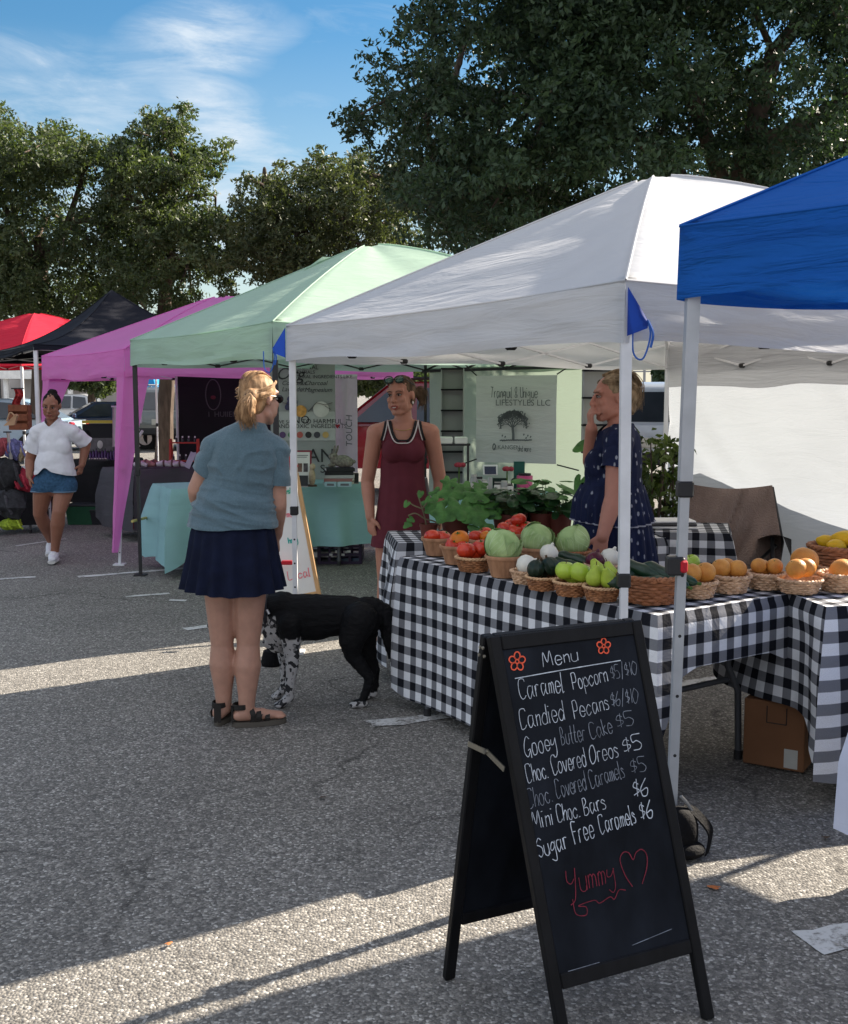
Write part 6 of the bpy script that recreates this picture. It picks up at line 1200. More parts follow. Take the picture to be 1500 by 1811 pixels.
p = gt(338, 11.75); t = thing('sign_holder', 'slanted white sign holder on the dark grey table by the woman in the blue shirt', 'sign holder', p); m = MB(); m.bar(p + V((-.05, 0, .01)), p + V((.02, .03, .17)), .06, .006, up=(0, 1, 0)); m.build('plate', mk('lilac_plate', (.42, .42, .5)), t, False); m = MB(); m.bar(p + V((.02, .03, .17)), p + V((.06, .08, .0)), .05, .006, up=(0, 1, 0)); m.build('rear_plate', mk('lilac_plate', (.42, .42, .5)), t, False)
m = MB(); p0 = G(233, 918 + 4, .36) if False else W(234, 922, 9.2); p1 = W(300, 905, 10.9); m.tube([p0, p1], .012, 8); tag(m.build('yellow_rod', mk('yellow_rod', (.42, .36, .12))), 'thin yellowish rod running from the black canopy leg towards the grey table', 'rod')
# white hanging ornaments on the pink curtain leg side
m = MB(); t = thing('hanging_towel', 'white hanging cloth beside the pink leg curtain', 'cloth', W(203, 740, 12.4)); m.grid(lambda s, q: W(lerp(199, 214, s), lerp(720, 790, q), 12.4) + V((0, .02 * math.sin(s * 8), 0)), 8, 8); m.build('towel_sheet', mk('white_towel', (.55, .53, .52), rough=.9), t); m = MB(); m.tube([W(197, 719, 12.4), W(216, 719, 12.4)], .01, 6); m.build('rail', WHITE_FRAME, t)
t = thing('hanging_ornament', 'string of white shapes hanging behind the black canopy leg', 'ornament', W(243, 745, 11.2)); m = MB()
for k, (u, v, w, h) in enumerate(((243, 722, .05, .10), (240, 733, .04, .05), (246, 740, .06, .10), (240, 752, .05, .05), (247, 770, .03, .12), (240, 765, .02, .10), (243, 790, .02, .06))): m.box(W(u, v, 11.2), (w, .015, h), bev=.008, rot=Matrix.Rotation(k * .3 - .6, 3, 'Y'))
m.build('shape', mk('white_plastic', (.6, .6, .6)), t, False); m = MB(); m.tube([W(243, 690, 11.2), W(243, 800, 11.2)], .005, 5); m.build('cord', BLK, t)
# ---------------------------------------------------------------- behind the walking woman
p = W(180, 760, 13.5); t = thing('display_stand', 'black display panel with a yellow top edge on the black table', 'display', (p.x, 13.5, .755)); m = MB(); zt, zb = W(180, 746, 13.5).z, .757; m.box((p.x, 13.5, (zt + zb) / 2 - .01), (.46, .03, zt - zb - .03)); m.build('panel_board', mk('panel_black', (.012, .013, .014)), t, False); m = MB(); m.box((p.x, 13.49, zt), (.46, .05, .035)); m.build('yellow_edge', mk('yellow_edge', (.50, .40, .06)), t, False); m = MB(); m.box((p.x, 13.483, (zt + zb) / 2 - .05), (.34, .004, .16)); m.build('grey_print', mk('grey_print', (.10, .10, .10), var=.5, vs=9), t, False); m = MB(); m.ell((p.x - .02, 13.478, (zt + zb) / 2 - .05), (.035, .004, .05), 10, 8); m.build('white_figure', mk('white_print', (.45, .45, .42)), t)
PUR = mk('purple_glass', (.055, .02, .10), rough=.25)
for k in range(9):
    u = 160 + k * 5.2; p = W(u, 800, 13.3); bt = thing('bottle', 'small purple bottle in the row in front of the black display panel', 'bottle', (p.x, 13.3, .757), 'purple bottles in a row'); m = MB(); m.lathe([(.002, 0), (.017, 0), (.017, .06 + .015 * (k % 3)), (.006, .09 + .015 * (k % 3)), (.002, .09 + .015 * (k % 3))], 10); m.build('glass', PUR, bt, True, False); m = MB(); m.tube([(0, 0, .09 + .015 * (k % 3)), (0, 0, .11 + .015 * (k % 3))], .008, 8); m.build('cap', BLK, bt, True, False)
m = MB(); p = W(174, 803, 13.15); t = thing('tray', 'small tray of pale trinkets at the front of the black table', 'tray', (p.x, 13.15, .757)); m.box((p.x, 13.15, .765), (.24, .12, .014)); m.build('tray_base', BLK, t, False)
for k in range(10): m = MB(); m.ell((p.x - .1 + .022 * k, 13.13 + .02 * (k % 3), .780), (.011, .009, .009), 8, 5); m.build('trinket', mk('pale_trinket', (.42, .36, .34), var=.5, vs=60), t)
BINM = [mk('bin_green', (.035, .14, .07), rough=.3, transl=.1), mk('bin_dark', (.03, .035, .04), rough=.4), mk('bin_clear', (.14, .16, .17), rough=.25), mk('bin_red', (.16, .03, .04), rough=.4)]
def bin_(label, u, v, Y, w, h, mi, d=.3):
    p = W(u, v, Y); p.z = max(0, p.z); t = thing('storage_bin', label, 'bin', p, 'storage bins'); m = MB(); m.add([p + V((x * w / 2 * s, y * d / 2 * s + d / 2, z)) for z, s in ((0.002, .88), (h, 1.0)) for x, y in ((-1, -1), (1, -1), (1, 1), (-1, 1))], [(3, 2, 1, 0), (4, 5, 6, 7), (0, 1, 5, 4), (1, 2, 6, 5), (2, 3, 7, 6), (3, 0, 4, 7)]); m.build('bin_body', BINM[mi], t, False); m = MB(); m.box(p + V((0, d / 2, h + .012)), (w * 1.04, d * 1.04, .022), bev=.005); m.build('lid', BINM[1 if mi != 2 else 2], t, False)
G0 = 13.0; kz = F_PX / G0
bin_('translucent green storage bin on the ground under the black table', 143, VH + CAM_H * kz, G0, .36, .22, 0); bin_('dark storage bin on the ground right of the green one', 182, VH + CAM_H * kz, G0, .30, .16, 1)
bin_('red storage bin at the bottom of the pile behind the pink curtain', 222, VH + CAM_H * F_PX / 12.6, 12.6, .34, .12, 3); pz = W(222, VH + CAM_H * F_PX / 12.6, 12.6); 
t_ = bpy.data.objects[-1] if False else None
def bin_at(label, p, w, h, mi, d=.3):
    t = thing('storage_bin', label, 'bin', p, 'storage bins'); m = MB(); m.add([V(p) + V((x * w / 2 * s, y * d / 2 * s + d / 2, z)) for z, s in ((0.002, .88), (h, 1.0)) for x, y in ((-1, -1), (1, -1), (1, 1), (-1, 1))], [(3, 2, 1, 0), (4, 5, 6, 7), (0, 1, 5, 4), (1, 2, 6, 5), (2, 3, 7, 6), (3, 0, 4, 7)]); m.build('bin_body', BINM[mi], t, False); m = MB(); m.box(V(p) + V((0, d / 2, h + .012)), (w * 1.04, d * 1.04, .022), bev=.005); m.build('lid', BINM[2], t, False)
bin_at('clear storage bin in the middle of the pile behind the pink curtain', V((pz.x, 12.6, .146)), .32, .10, 2); bin_at('dark storage bin on top of the pile behind the pink curtain', V((pz.x - .01, 12.62, .272)), .30, .09, 1)
# ---------------------------------------------------------------- crafts stall at the left edge
def lp(u, v, Y=11.85): return W(u, v, Y)
p = lp(24, 776); t = thing('wooden_crate', 'reddish wooden crate standing on the crafts table at the left edge', 'crate', p); WD = mk('crate_wood', (.20, .065, .03), rough=.7, var=.3, vs=20); m = MB(); c = lp(32, 738); m.box(c + V((0, .12, 0)), (.20, .012, .26)); m.box(c + V((-.10, .06, 0)), (.012, .11, .26)); m.box(c + V((.10, .06, 0)), (.012, .11, .26)); m.build('crate_side', WD, t, False)
for dz in (-.10, .0, .10): m = MB(); m.box(c + V((0, 0, dz)), (.20, .012, .07)); m.build('crate_slat', WD, t, False)
p = lp(18, 745, 11.6); t = thing('tan_bag', 'tan folded bag leaning in front of the wooden crate', 'bag', p); m = MB(); pts = [lp(6, 753, 11.6), lp(25, 752, 11.6), lp(30, 735, 11.6), lp(27, 732, 11.6)]; m.add(pts + [q + V((0, .05, 0)) for q in pts], [(0, 1, 2, 3), (7, 6, 5, 4), (0, 4, 5, 1), (1, 5, 6, 2), (2, 6, 7, 3), (3, 7, 4, 0)]); m.build('bag_body', mk('tan_cloth', (.46, .28, .16)), t, False); m = MB(); m.tube(catmull([lp(12, 745, 11.58), lp(18, 730, 11.58), lp(26, 735, 11.58)]), .008, 6); m.build('handle', mk('tan_cloth', (.46, .28, .16)), t)
def lump(name, label, cat, u, v, r, col, Y=11.5, var=.5, n=5, seed=1, pn='body', sc=(1, .6, 1)):
    p = lp(u, v, Y); t = thing(name, label, cat, p); m = MB(); q = random.Random(seed)
    m.ell(p, (r * sc[0], r * sc[1], r * sc[2]), 18, 12, fn=lambda d: 1 + .34 * nz(d.x * 2 + seed, d.y * 2, d.z * 2) + .16 * nz(d.x * 6, d.y * 6, d.z * 3 + seed)); m.build(pn, mk(name + '_%d' % seed, col, var=var, vs=30, rough=.8), t)
    m = MB()
    for k in range(2): a = q.uniform(-.6, .6) + k * .9 - .4; m.tube(catmull([p + V((r * sc[0] * (a + dx), -r * sc[1] * w, r * sc[2] * z)) for dx, w, z in ((-.25, .55, .75), (-.05, .98, .3), (.05, 1.0, -.2), (.25, .75, -.7))]), r * .10, 6, flat=.5)
    m.build('trim', mk(name + '_trim_%d' % seed, tuple(min(1, c * 1.5 + .01) for c in col), var=.6, vs=50), t)
lump('plush_toy', 'small bluish plush toy beside the tan bag', 'toy', 26, 795, .10, (.10, .10, .22), seed=2); lump('plush_toy', 'small reddish plush toy hanging left of the bluish one', 'toy', 4, 790, .09, (.22, .04, .05), seed=3); lump('handbag', 'dark red cloth bag hanging behind the hand of the walking woman', 'bag', 46, 850, .12, (.24, .015, .03), seed=4, var=.2); lump('backpack', 'black backpack hanging below the crafts table edge', 'bag', 14, 840, .17, (.016, .016, .018), seed=5); lump('lime_bag', 'lime green bag lying on the ground at the left edge', 'bag', 20, 927, .11, (.22, .30, .02), seed=6, sc=(1.1, .6, .55)); lump('dark_bundle', 'dark bundle of clothes under the crafts table', 'bundle', 16, 888, .17, (.03, .03, .035), seed=7); lump('plush_toy', 'small cream plush toy standing at the right end of the crafts table', 'toy', 37, 800, .07, (.34, .27, .16), seed=8, sc=(.7, .6, 1.2))
m = MB(); t = thing('hanging_scarf', 'red patterned scarf hanging above the wooden crate', 'scarf', lp(30, 700)); m.grid(lambda s, q: lp(lerp(24, 38, s) + 3 * math.sin(q * 6), lerp(688, 722, q), 11.9) + V((0, .03 * math.sin(s * 9), 0)), 10, 14); m.build('scarf_cloth', mk('scarf_red', (.34, .03, .03), var=.8, vs=40), t); m = MB(); m.tube([lp(20, 687, 11.9), lp(42, 687, 11.9)], .008, 6); m.build('rail', BLACK_FRAME, t)
m = MB(); t = thing('hanging_scarf', 'long white scarf hanging at the front of the crafts table', 'scarf', lp(14, 790)); m.grid(lambda s, q: lp(lerp(11, 16, s) + 6 * q, lerp(765, 812, q), 11.45) + V((0, .02 * math.sin(s * 7), 0)), 6, 12); m.build('scarf_cloth', mk('scarf_white', (.55, .53, .48), var=.1), t); m = MB(); m.tube([lp(6, 764, 11.45), lp(20, 764, 11.45)], .008, 6); m.build('rail', BLACK_FRAME, t)
# ---------------------------------------------------------------- people and the dog
def capsule(bm, p0, r0, p1, r1, flat=None, n=14):
    """tapered capsule; flat = (axis, factor) squeezes the section along that axis."""
    p0, p1 = V(p0), V(p1); ax = p1 - p0; L = ax.length; t = ax / L if L > 1e-6 else V((0, 0, 1))
    a = t.cross(V((0, 1, 0))); a = a if a.length > .1 else t.cross(V((1, 0, 0))); a.normalize(); b = t.cross(a); rings = []
    for k in range(1, 5): ph = math.pi / 2 * k / 4; rings.append((p0 - t * r0 * math.cos(ph), r0 * math.sin(ph)))
    for k in range(1, 4): rings.append((p0.lerp(p1, k / 4), lerp(r0, r1, k / 4)))
    for k in range(4): ph = math.pi / 2 * k / 4; rings.append((p1 + t * r1 * math.sin(ph), r1 * math.cos(ph)))
    def fl(c, d):
        if flat: f = V(flat[0]).normalized(); d = d - f * (d.dot(f) * (1 - flat[1]))
        return c + d
    rows = []
    for c, r in rings: rows.append([bm.verts.new(fl(c, (a * math.cos(2 * math.pi * k / n) + b * math.sin(2 * math.pi * k / n)) * r)) for k in range(n)])
    s = bm.verts.new(fl(p0, -t * r0)); e = bm.verts.new(fl(p1, t * r1))
    for i in range(len(rows) - 1):
        for k in range(n): bm.faces.new((rows[i][k], rows[i][(k + 1) % n], rows[i + 1][(k + 1) % n], rows[i + 1][k]))
    for k in range(n): bm.faces.new((s, rows[0][(k + 1) % n], rows[0][k])); bm.faces.new((e, rows[-1][k], rows[-1][(k + 1) % n]))
def ellip(bm, c, r, rot=None, nu=18, nv=12):
    c = V(c); m = Matrix.Translation(c) @ (rot.to_4x4() if rot is not None else Matrix()) @ Matrix.Diagonal((*r, 1)); bmesh.ops.create_uvsphere(bm, u_segments=nu, v_segments=nv, radius=1, matrix=m)
def fuse(name, shapes, mat, parent, voxel=.007, smooth=4, disp=None, keep=None, local=True, inflate=0.0, sub=False):
    """one continuous surface from overlapping solids."""
    bm = bmesh.new()
    for s in shapes:
        if s[0] == 'c': capsule(bm, s[1], s[2] + inflate, s[3], s[4] + inflate, s[5] if len(s) > 5 else None)
        else: ellip(bm, s[1], tuple(x + inflate for x in s[2]), s[3] if len(s) > 3 else None)
    bmesh.ops.recalc_face_normals(bm, faces=bm.faces)
    me = bpy.data.meshes.new(name); bm.to_mesh(me); bm.free(); tmp = bpy.data.objects.new(name, me); COL.objects.link(tmp)
    md = tmp.modifiers.new('r', 'REMESH'); md.mode = 'VOXEL'; md.voxel_size = voxel
    if smooth: sm = tmp.modifiers.new('s', 'SMOOTH'); sm.factor = .5; sm.iterations = smooth
    dg = bpy.context.evaluated_depsgraph_get(); out = bpy.data.meshes.new_from_object(tmp.evaluated_get(dg)); COL.objects.unlink(tmp); bpy.data.objects.remove(tmp); bpy.data.meshes.remove(me)
    if disp:
        nr = [v.normal.copy() for v in out.vertices]
        for v, n in zip(out.vertices, nr): v.co += n * disp(v.co, n)
    if keep:
        bm = bmesh.new(); bm.from_mesh(out); bmesh.ops.delete(bm, geom=[v for v in bm.verts if not keep(v.co)], context='VERTS')
        for _ in range(14):                                   # clean, sewn-looking edges where the cloth ends
            nw = {}
            for v in bm.verts:
                nb = [e.other_vert(v).co for e in v.link_edges if e.is_boundary]
                if len(nb) == 2: nw[v] = v.co * .4 + (nb[0] + nb[1]) * .3
            for v, c in nw.items(): v.co = c
        bm.to_mesh(out); bm.free()
    out.materials.clear(); out.materials.append(mat); out.shade_smooth(); out.name = name
    o = bpy.data.objects.new(name, out); COL.objects.link(o)
    if parent: o.parent = parent
    return o
def rotm(yaw=0, pitch=0, roll=0): return Matrix.Rotation(yaw, 3, 'Z') @ Matrix.Rotation(pitch, 3, 'X') @ Matrix.Rotation(roll, 3, 'Y')
def head_shapes(c, Rm, s=1.0):
    """head looking along -Y in its own frame; c = centre of the skull."""
    q = lambda x, y, z: V(c) + Rm @ (V((x, y, z)) * s); E = lambda p, r: ('e', q(*p), tuple(x * s for x in r), Rm); K = lambda a, ra, b, rb, *f: ('c', q(*a), ra * s, q(*b), rb * s, *([(Rm @ V(f[0]), f[1])] if f else []))
    sh = [E((0, .012, .026), (.074, .094, .086)), E((0, -.018, -.030), (.062, .066, .082)), E((0, -.060, -.098), (.025, .022, .019)), K((-.050, .0, -.070), .022, (-.018, -.056, -.100), .019), K((.050, .0, -.070), .022, (.018, -.056, -.100), .019),
          K((0, -.084, .012), .009, (0, -.104, -.030), .012), E((-.011, -.094, -.035), (.010, .010, .008)), E((.011, -.094, -.035), (.010, .010, .008)), K((-.045, -.068, .030), .013, (.045, -.068, .030), .013), E((-.038, -.060, -.024), (.025, .020, .022)), E((.038, -.060, -.024), (.025, .020, .022)), E((-.036, -.044, -.055), (.028, .030, .036)), E((.036, -.044, -.055), (.028, .030, .036)),
          E((0, -.080, -.064), (.026, .014, .018)), E((-.0755, .014, -.006), (.008, .018, .031)), E((.0755, .014, -.006), (.008, .018, .031)), K((-.012, -.088, -.060), .006, (.012, -.088, -.060), .006), K((-.010, -.086, -.071), .0065, (.010, -.086, -.071), .0065)]
    return sh, q
SKIN_N = [0]
def skin(name, col, var=.05): return mk(name, col, rough=.5, var=var, vs=22, spec=.35, sub=.12, bump=.12, bs=160)
LIPC = lambda n, c: mk(n, c, rough=.45, var=.1)
EYEW = mk('eye_white', (.36, .33, .31), rough=.3); IRIS = mk('iris', (.03, .02, .015), rough=.15)
def face(p, q, Rm, s, brow, lip, open_=.0):
    for sx in (-1, 1):
        m = MB(); m.ell(q(sx * .031, -.0755, .004), (.0130 * s, .0095 * s, .0060 * s), 12, 8, rot=Rm); e = m.build('eye', EYEW, p, True, False); m = MB(); m.ell(q(sx * .031, -.0842, .003), (.0070 * s, .0035 * s, .0068 * s), 10, 6, rot=Rm); m.build('iris', IRIS, e, True, False)
        m = MB(); m.tube(catmull([q(sx * .013, -.0868, .021), q(sx * .03, -.0855, .027), q(sx * .049, -.072, .021)]), [.0022 * s] * 13, 6); m.build('eyebrow', brow, p, True, False)
        m = MB(); m.tube(catmull([q(sx * .018, -.0835, .007), q(sx * .031, -.0868, .0125), q(sx * .046, -.076, .005)]), .0022 * s, 6); m.build('eyelid', mk('eyelash', (.02, .012, .01)), p, True, False)
    m = MB(); m.tube(catmull([q(-.023, -.0855, -.066), q(-.010, -.0945, -.0605), q(0, -.0950, -.0620), q(.010, -.0945, -.0605), q(.023, -.0855, -.066)]), [.001] + [.0038 * s] * 23 + [.001], 8); m.tube(catmull([q(-.021, -.0855, -.068), q(0, -.0945, -.0745 - open_), q(.021, -.0855, -.068)]), [.001] + [.0045 * s] * 11 + [.001], 8); m.build('lips', lip, p, True, False)
    if open_: m = MB(); m.ell(q(0, -.0925, -.0675 - open_ * .5), (.014 * s, .004 * s, .0035 * s), 10, 6, rot=Rm); m.build('teeth', mk('teeth', (.55, .53, .48), rough=.3), p, True, False)
def hand_shapes(w, d, nrm, curl=.5, L=1.0, thumb=1):
    """w wrist, d towards the fingers, nrm = back of the hand; thumb side = thumb * (d x nrm)."""
    d = V(d).normalized(); n = V(nrm); n = (n - d * n.dot(d)).normalized(); s = d.cross(n) * thumb; w = V(w); sh = []
    for k in range(4): o = (k - 1.5) * .019; sh.append(('c', w + d * .012 * L + s * (-o * .7), .0125, w + d * .080 * L + s * (-o), .0105))
    for k, (ln, dl) in enumerate(((.068, -.004), (.076, .0), (.071, -.002), (.056, -.009))):
        o = -(k - 1.5) * .0195; p = w + d * (.084 + dl) * L + s * o; a = curl * (.5 + .13 * k); v = d
        for j, (f, r0, r1) in enumerate(((.45, .0092, .0084), (.32, .0084, .0077), (.25, .0077, .0066))):
            ca, sa = math.cos(a), math.sin(a); v2 = (d * ca - n * sa); q = p + v2 * ln * f * L; sh.append(('c', p, r0, q, r1)); p = q; a += curl * .85
    p0 = w + d * .020 * L + s * .026; p1 = p0 + (d * .55 + s * .62 - n * .25 * curl).normalized() * .042 * L; p2 = p1 + (d * .85 + s * .22 - n * .45 * curl).normalized() * .032 * L; sh += [('c', p0, .014, p1, .0115), ('c', p1, .0115, p2, .0082)]
    return sh
def strands(name, mat, parent, paths, n, jit, r, seed=1, seg=10):
    mb = MB(); q = random.Random(seed)
    for i in range(n):
        pth = q.choice(paths); j0 = V((q.uniform(-1, 1), q.uniform(-1, 1), q.uniform(-1, 1))) * jit; pp = catmull([V(p) + j0 * (.5 + .9 * k / (len(pth) - 1)) + V((q.uniform(-1, 1), q.uniform(-1, 1), q.uniform(-1, 1))) * jit * .35 for k, p in enumerate(pth)], 5)
        mb.tube(pp, [r * (1 - .75 * k / (len(pp) - 1)) for k in range(len(pp))], 4)
    return mb.build(name, mat, parent, True, False)
def hair_disp(c, ax, amp=.004, fr=70):
    ax = V(ax).normalized()
    return lambda p, n: amp * (nz((p.x - c[0]) * fr * (1 - abs(ax.x) * .85), (p.y - c[1]) * fr * (1 - abs(ax.y) * .85), (p.z - c[2]) * fr * (1 - abs(ax.z) * .85)) + .4 * nz(p.x * 160, p.y * 160, p.z * 40))
class Fig:
    def __init__(s, u, v, label, cat='person'):
        s.base = G(u, v); s.base.z = 0; s.label = label; s.k = F_PX / s.base.y
    def p(s, u, v, dy=0.0): return W(u, v, s.base.y + dy) - s.base
    def body(s, shapes, mat, voxel=.0062, smooth=5, nm='person'):
        b = fuse(nm, shapes, mat, None, voxel, smooth); b.location = s.base; return b
def limb(a, ra, b, rb, c, rc, mid=None):
    """thigh/calf or arm: taper with a little muscle above the middle."""
    a, b, c = V(a), V(b), V(c); r = [('c', a, ra, a.lerp(b, .45), lerp(ra, rb, .38)), ('c', a.lerp(b, .45), lerp(ra, rb, .38), b, rb)]
    m = b.lerp(c, .30); rm = mid or rb * 1.03; r += [('c', b, rb, m, rm), ('c', m, rm, b.lerp(c, .72), lerp(rm, rc, .72)), ('c', b.lerp(c, .72), lerp(rm, rc, .72), c, rc)]; return r
def sleeve(parent, mat, sh, el, t, r0, r1, seed=0, back=.02, rip=.006):
    a, d = V(sh), V(el) - V(sh); L = d.length; d /= L; x = d.cross(V((0, 1, 0))).normalized(); y = d.cross(x); mb = MB()
    def fn(s, q):
        th = 2 * math.pi * s; qq = min(q / .92, 1.0); r = lerp(r0, r1, qq) + rip * nz(math.cos(th) * 1.6 + seed, math.sin(th) * 1.6, qq * 4) + .004 * math.sin(qq * 11 + th * 2 + seed) * qq - (.007 if q > .95 else 0)
        c = a + d * (lerp(-back, L * t, qq) - (.012 if q > .95 else 0) + .010 * math.cos(th) * qq); return c + (x * math.cos(th) + y * math.sin(th)) * r
    mb.grid(fn, 28, 18); return mb.build('sleeve', mat, parent, True, False)
def sleeve_end(p, sh, el, t, r):
    a, d = V(sh), V(el) - V(sh); L = d.length; d = d / L; q = (p - a).dot(d); return t * L < q < t * L + .16 and (p - a - d * q).length < r
def shoe_foot(heel, toe, r=.038): heel, toe = V(heel), V(toe); return [('c', heel + V((0, 0, .034)), .033, heel.lerp(toe, .55) + V((0, 0, .030)), .036, ((0, 0, 1), .85)), ('c', heel.lerp(toe, .55) + V((0, 0, .028)), .037, toe + V((0, 0, .020)), .026, ((0, 0, 1), .7))]

# ======== woman in the blue shirt, seen from behind
f = Fig(420, 1282, ''); P = f.p
hc = P(459, 705, .02); RH = rotm(rad(180 - 52 + 0), 0, 0); RH = rotm(rad(146), rad(4), 0)
hs1, hq = head_shapes(hc, RH, 1.0)
shL, shR = P(381, 794, .0), P(486, 797, .02); elL, wrL = P(348, 866, .02), P(354, 905, .20); elR, wrR = P(491, 892, .03), P(489, 945, .17)
pel = P(414, 955, .0); chest = P(432, 812, .02); waist = P(418, 885, .01)
hipL, hipR = P(389, 985, .0), P(443, 985, .0); knL, knR = P(393, 1140, .01), P(439, 1140, .0); anL, anR = P(396, 1252, .02), P(436, 1262, -.02)
FLT = ((0, 1, 0), .66)
torso1 = [('c', P(432, 808), .146, P(425, 850), .142, FLT), ('c', P(425, 850), .142, P(413, 905), .166, FLT), ('c', P(413, 905), .166, P(411, 962), .184, ((0, 1, 0), .74)), ('c', shL, .052, P(434, 775), .070, ((0, 1, 0), .85)), ('c', shR, .052, P(438, 777), .070, ((0, 1, 0), .85)), ('c', P(438, 775), .062, P(450, 740, .0), .055)]
arms1 = limb(shL, .051, elL, .043, wrL, .030, .043) + limb(shR, .051, elR, .043, wrR, .030, .043)
legs1 = limb(hipL, .092, knL, .054, anL, .035, .064) + limb(hipR, .092, knR, .054, anR, .035, .064)
fL0, fL1 = P(388, 1284, .0), P(405, 1273, .17); fR0, fR1 = P(423, 1291, -.03), P(494, 1286, .03)
fL0.z = fL1.z = fR0.z = fR1.z = .022
feet1 = shoe_foot(fL0, fL1) + shoe_foot(fR0, fR1) + [('c', anL, .036, fL0 + V((0, 0, .04)), .032), ('c', anR, .036, fR0 + V((0.01, 0, .04)), .032)]
for k in range(5): d = (fR1 - fR0).normalized(); s_ = V((-d.y, d.x, 0)); a = fR1 + s_ * (k - 2) * .014 + V((0, 0, .016)) - d * abs(k - 1) * .008; feet1.append(('c', a, .0105, a + d * .026, .008))
SK1 = skin('skin_fair', (.43, .235, .170), .10); b1 = f.body(hs1 + torso1 + arms1 + legs1 + feet1 + hand_shapes(wrL, (wrL - elL), (-1, 0, .3), .5, 1, 1) + hand_shapes(wrR, (.0, .55, -.85), (1, .2, 0), .5, 1, -1), SK1)
tag(b1, 'woman in a heathered blue tee and navy pleated skirt, seen from behind', 'person'); BROW_L = mk('brow_light', (.18, .10, .05)); face(b1, hq, RH, 1.0, BROW_L, LIPC('lip_a', (.34, .10, .08)))
TEE1 = mk('heather_blue', (.095, .150, .182), rough=.95, var=.16, vs=140, spec=.1, bump=.25, bs=260, sheen=.3)
hemz = P(410, 930).z
def d1(p, n):
    k = max(0, 1 - abs(p.z - P(410, 893).z) / .16); k2 = max(0, 1 - abs(p.z - P(430, 820).z) / .16)
    rd = lambda x: max(0., 1 - abs(x) * 3.2) ** 1.6
    f1 = rd(nz(p.x * 3.0 + 1.5 * p.z, p.y * 3, p.z * 17 + 5 * p.x)); f2 = rd(nz(p.x * 9 + p.z * 7, p.y * 6, p.z * 9 - p.x * 8 + 3)); f3 = rd(nz(p.x * 5 + 4, p.y * 5, p.z * 34 + 7 * p.x))
    return .007 + .017 * k * f1 + .006 * k * f3 + .010 * k2 * f2 + .004 * nz(p.x * 12, p.y * 12, p.z * 14) + max(0, .016 * (1 - (p.z - hemz) / .10))
slv = lambda sh, el, t=.62: [('c', sh, .053, V(sh).lerp(V(el), t), .056)]
nkz = P(440, 744).z
fuse('t_shirt', torso1[:5] + [('c', P(438, 782), .070, P(444, 764, .0), .062)] , TEE1, b1, .006, 4, d1, lambda p: hemz - .006 + .004 * math.sin(p.x * 20) < p.z < nkz + .010, inflate=.010)
sleeve(bpy.data.objects['t_shirt'], TEE1, shL, elL, .60, .058, .066, 1); sleeve(bpy.data.objects['t_shirt'], TEE1, shR, elR, .62, .058, .066, 4)
NAVY = mk('navy_skirt', (.006, .009, .026), rough=.85, var=.3, vs=14, spec=.15, bump=.2, bs=120)
def skirt(parent, mat, rings, pleats, amp, nm='skirt', n=150, slices=26, wob=.0, thick=True):
    mb = MB()
    def fn(s, t):
        x = t * (len(rings) - 1); i = min(int(x), len(rings) - 2); u = x - i; c = V(rings[i][0]).lerp(V(rings[i + 1][0]), u); rx, ry = lerp(rings[i][1], rings[i + 1][1], u), lerp(rings[i][2], rings[i + 1][2], u)
        a = 2 * math.pi * s; w = 1 + amp * t * math.sin(pleats * a + 1.3 * math.sin(3 * a)) / rx + .02 * t * nz(math.cos(a) * 2, math.sin(a) * 2, t); return V((c.x + rx * w * math.cos(a), c.y + ry * w * math.sin(a), c.z + .010 * t * math.sin(2 * a + 1) + wob * t * nz(math.cos(a) * 3, math.sin(a) * 3)))
    mb.grid(fn, n, slices); return mb.build(nm, mat, parent, True, False)
skirt(b1, NAVY, [(P(411, 922), .180, .135), (P(411, 940), .192, .155), (P(411, 985), .208, .175), (P(411, 1041), .240, .195)], 17, .014)
STRAPM = mk('sandal_strap', (.020, .017, .015), rough=.7); SOLEM = mk('sandal_sole', (.085, .075, .062), rough=.8)
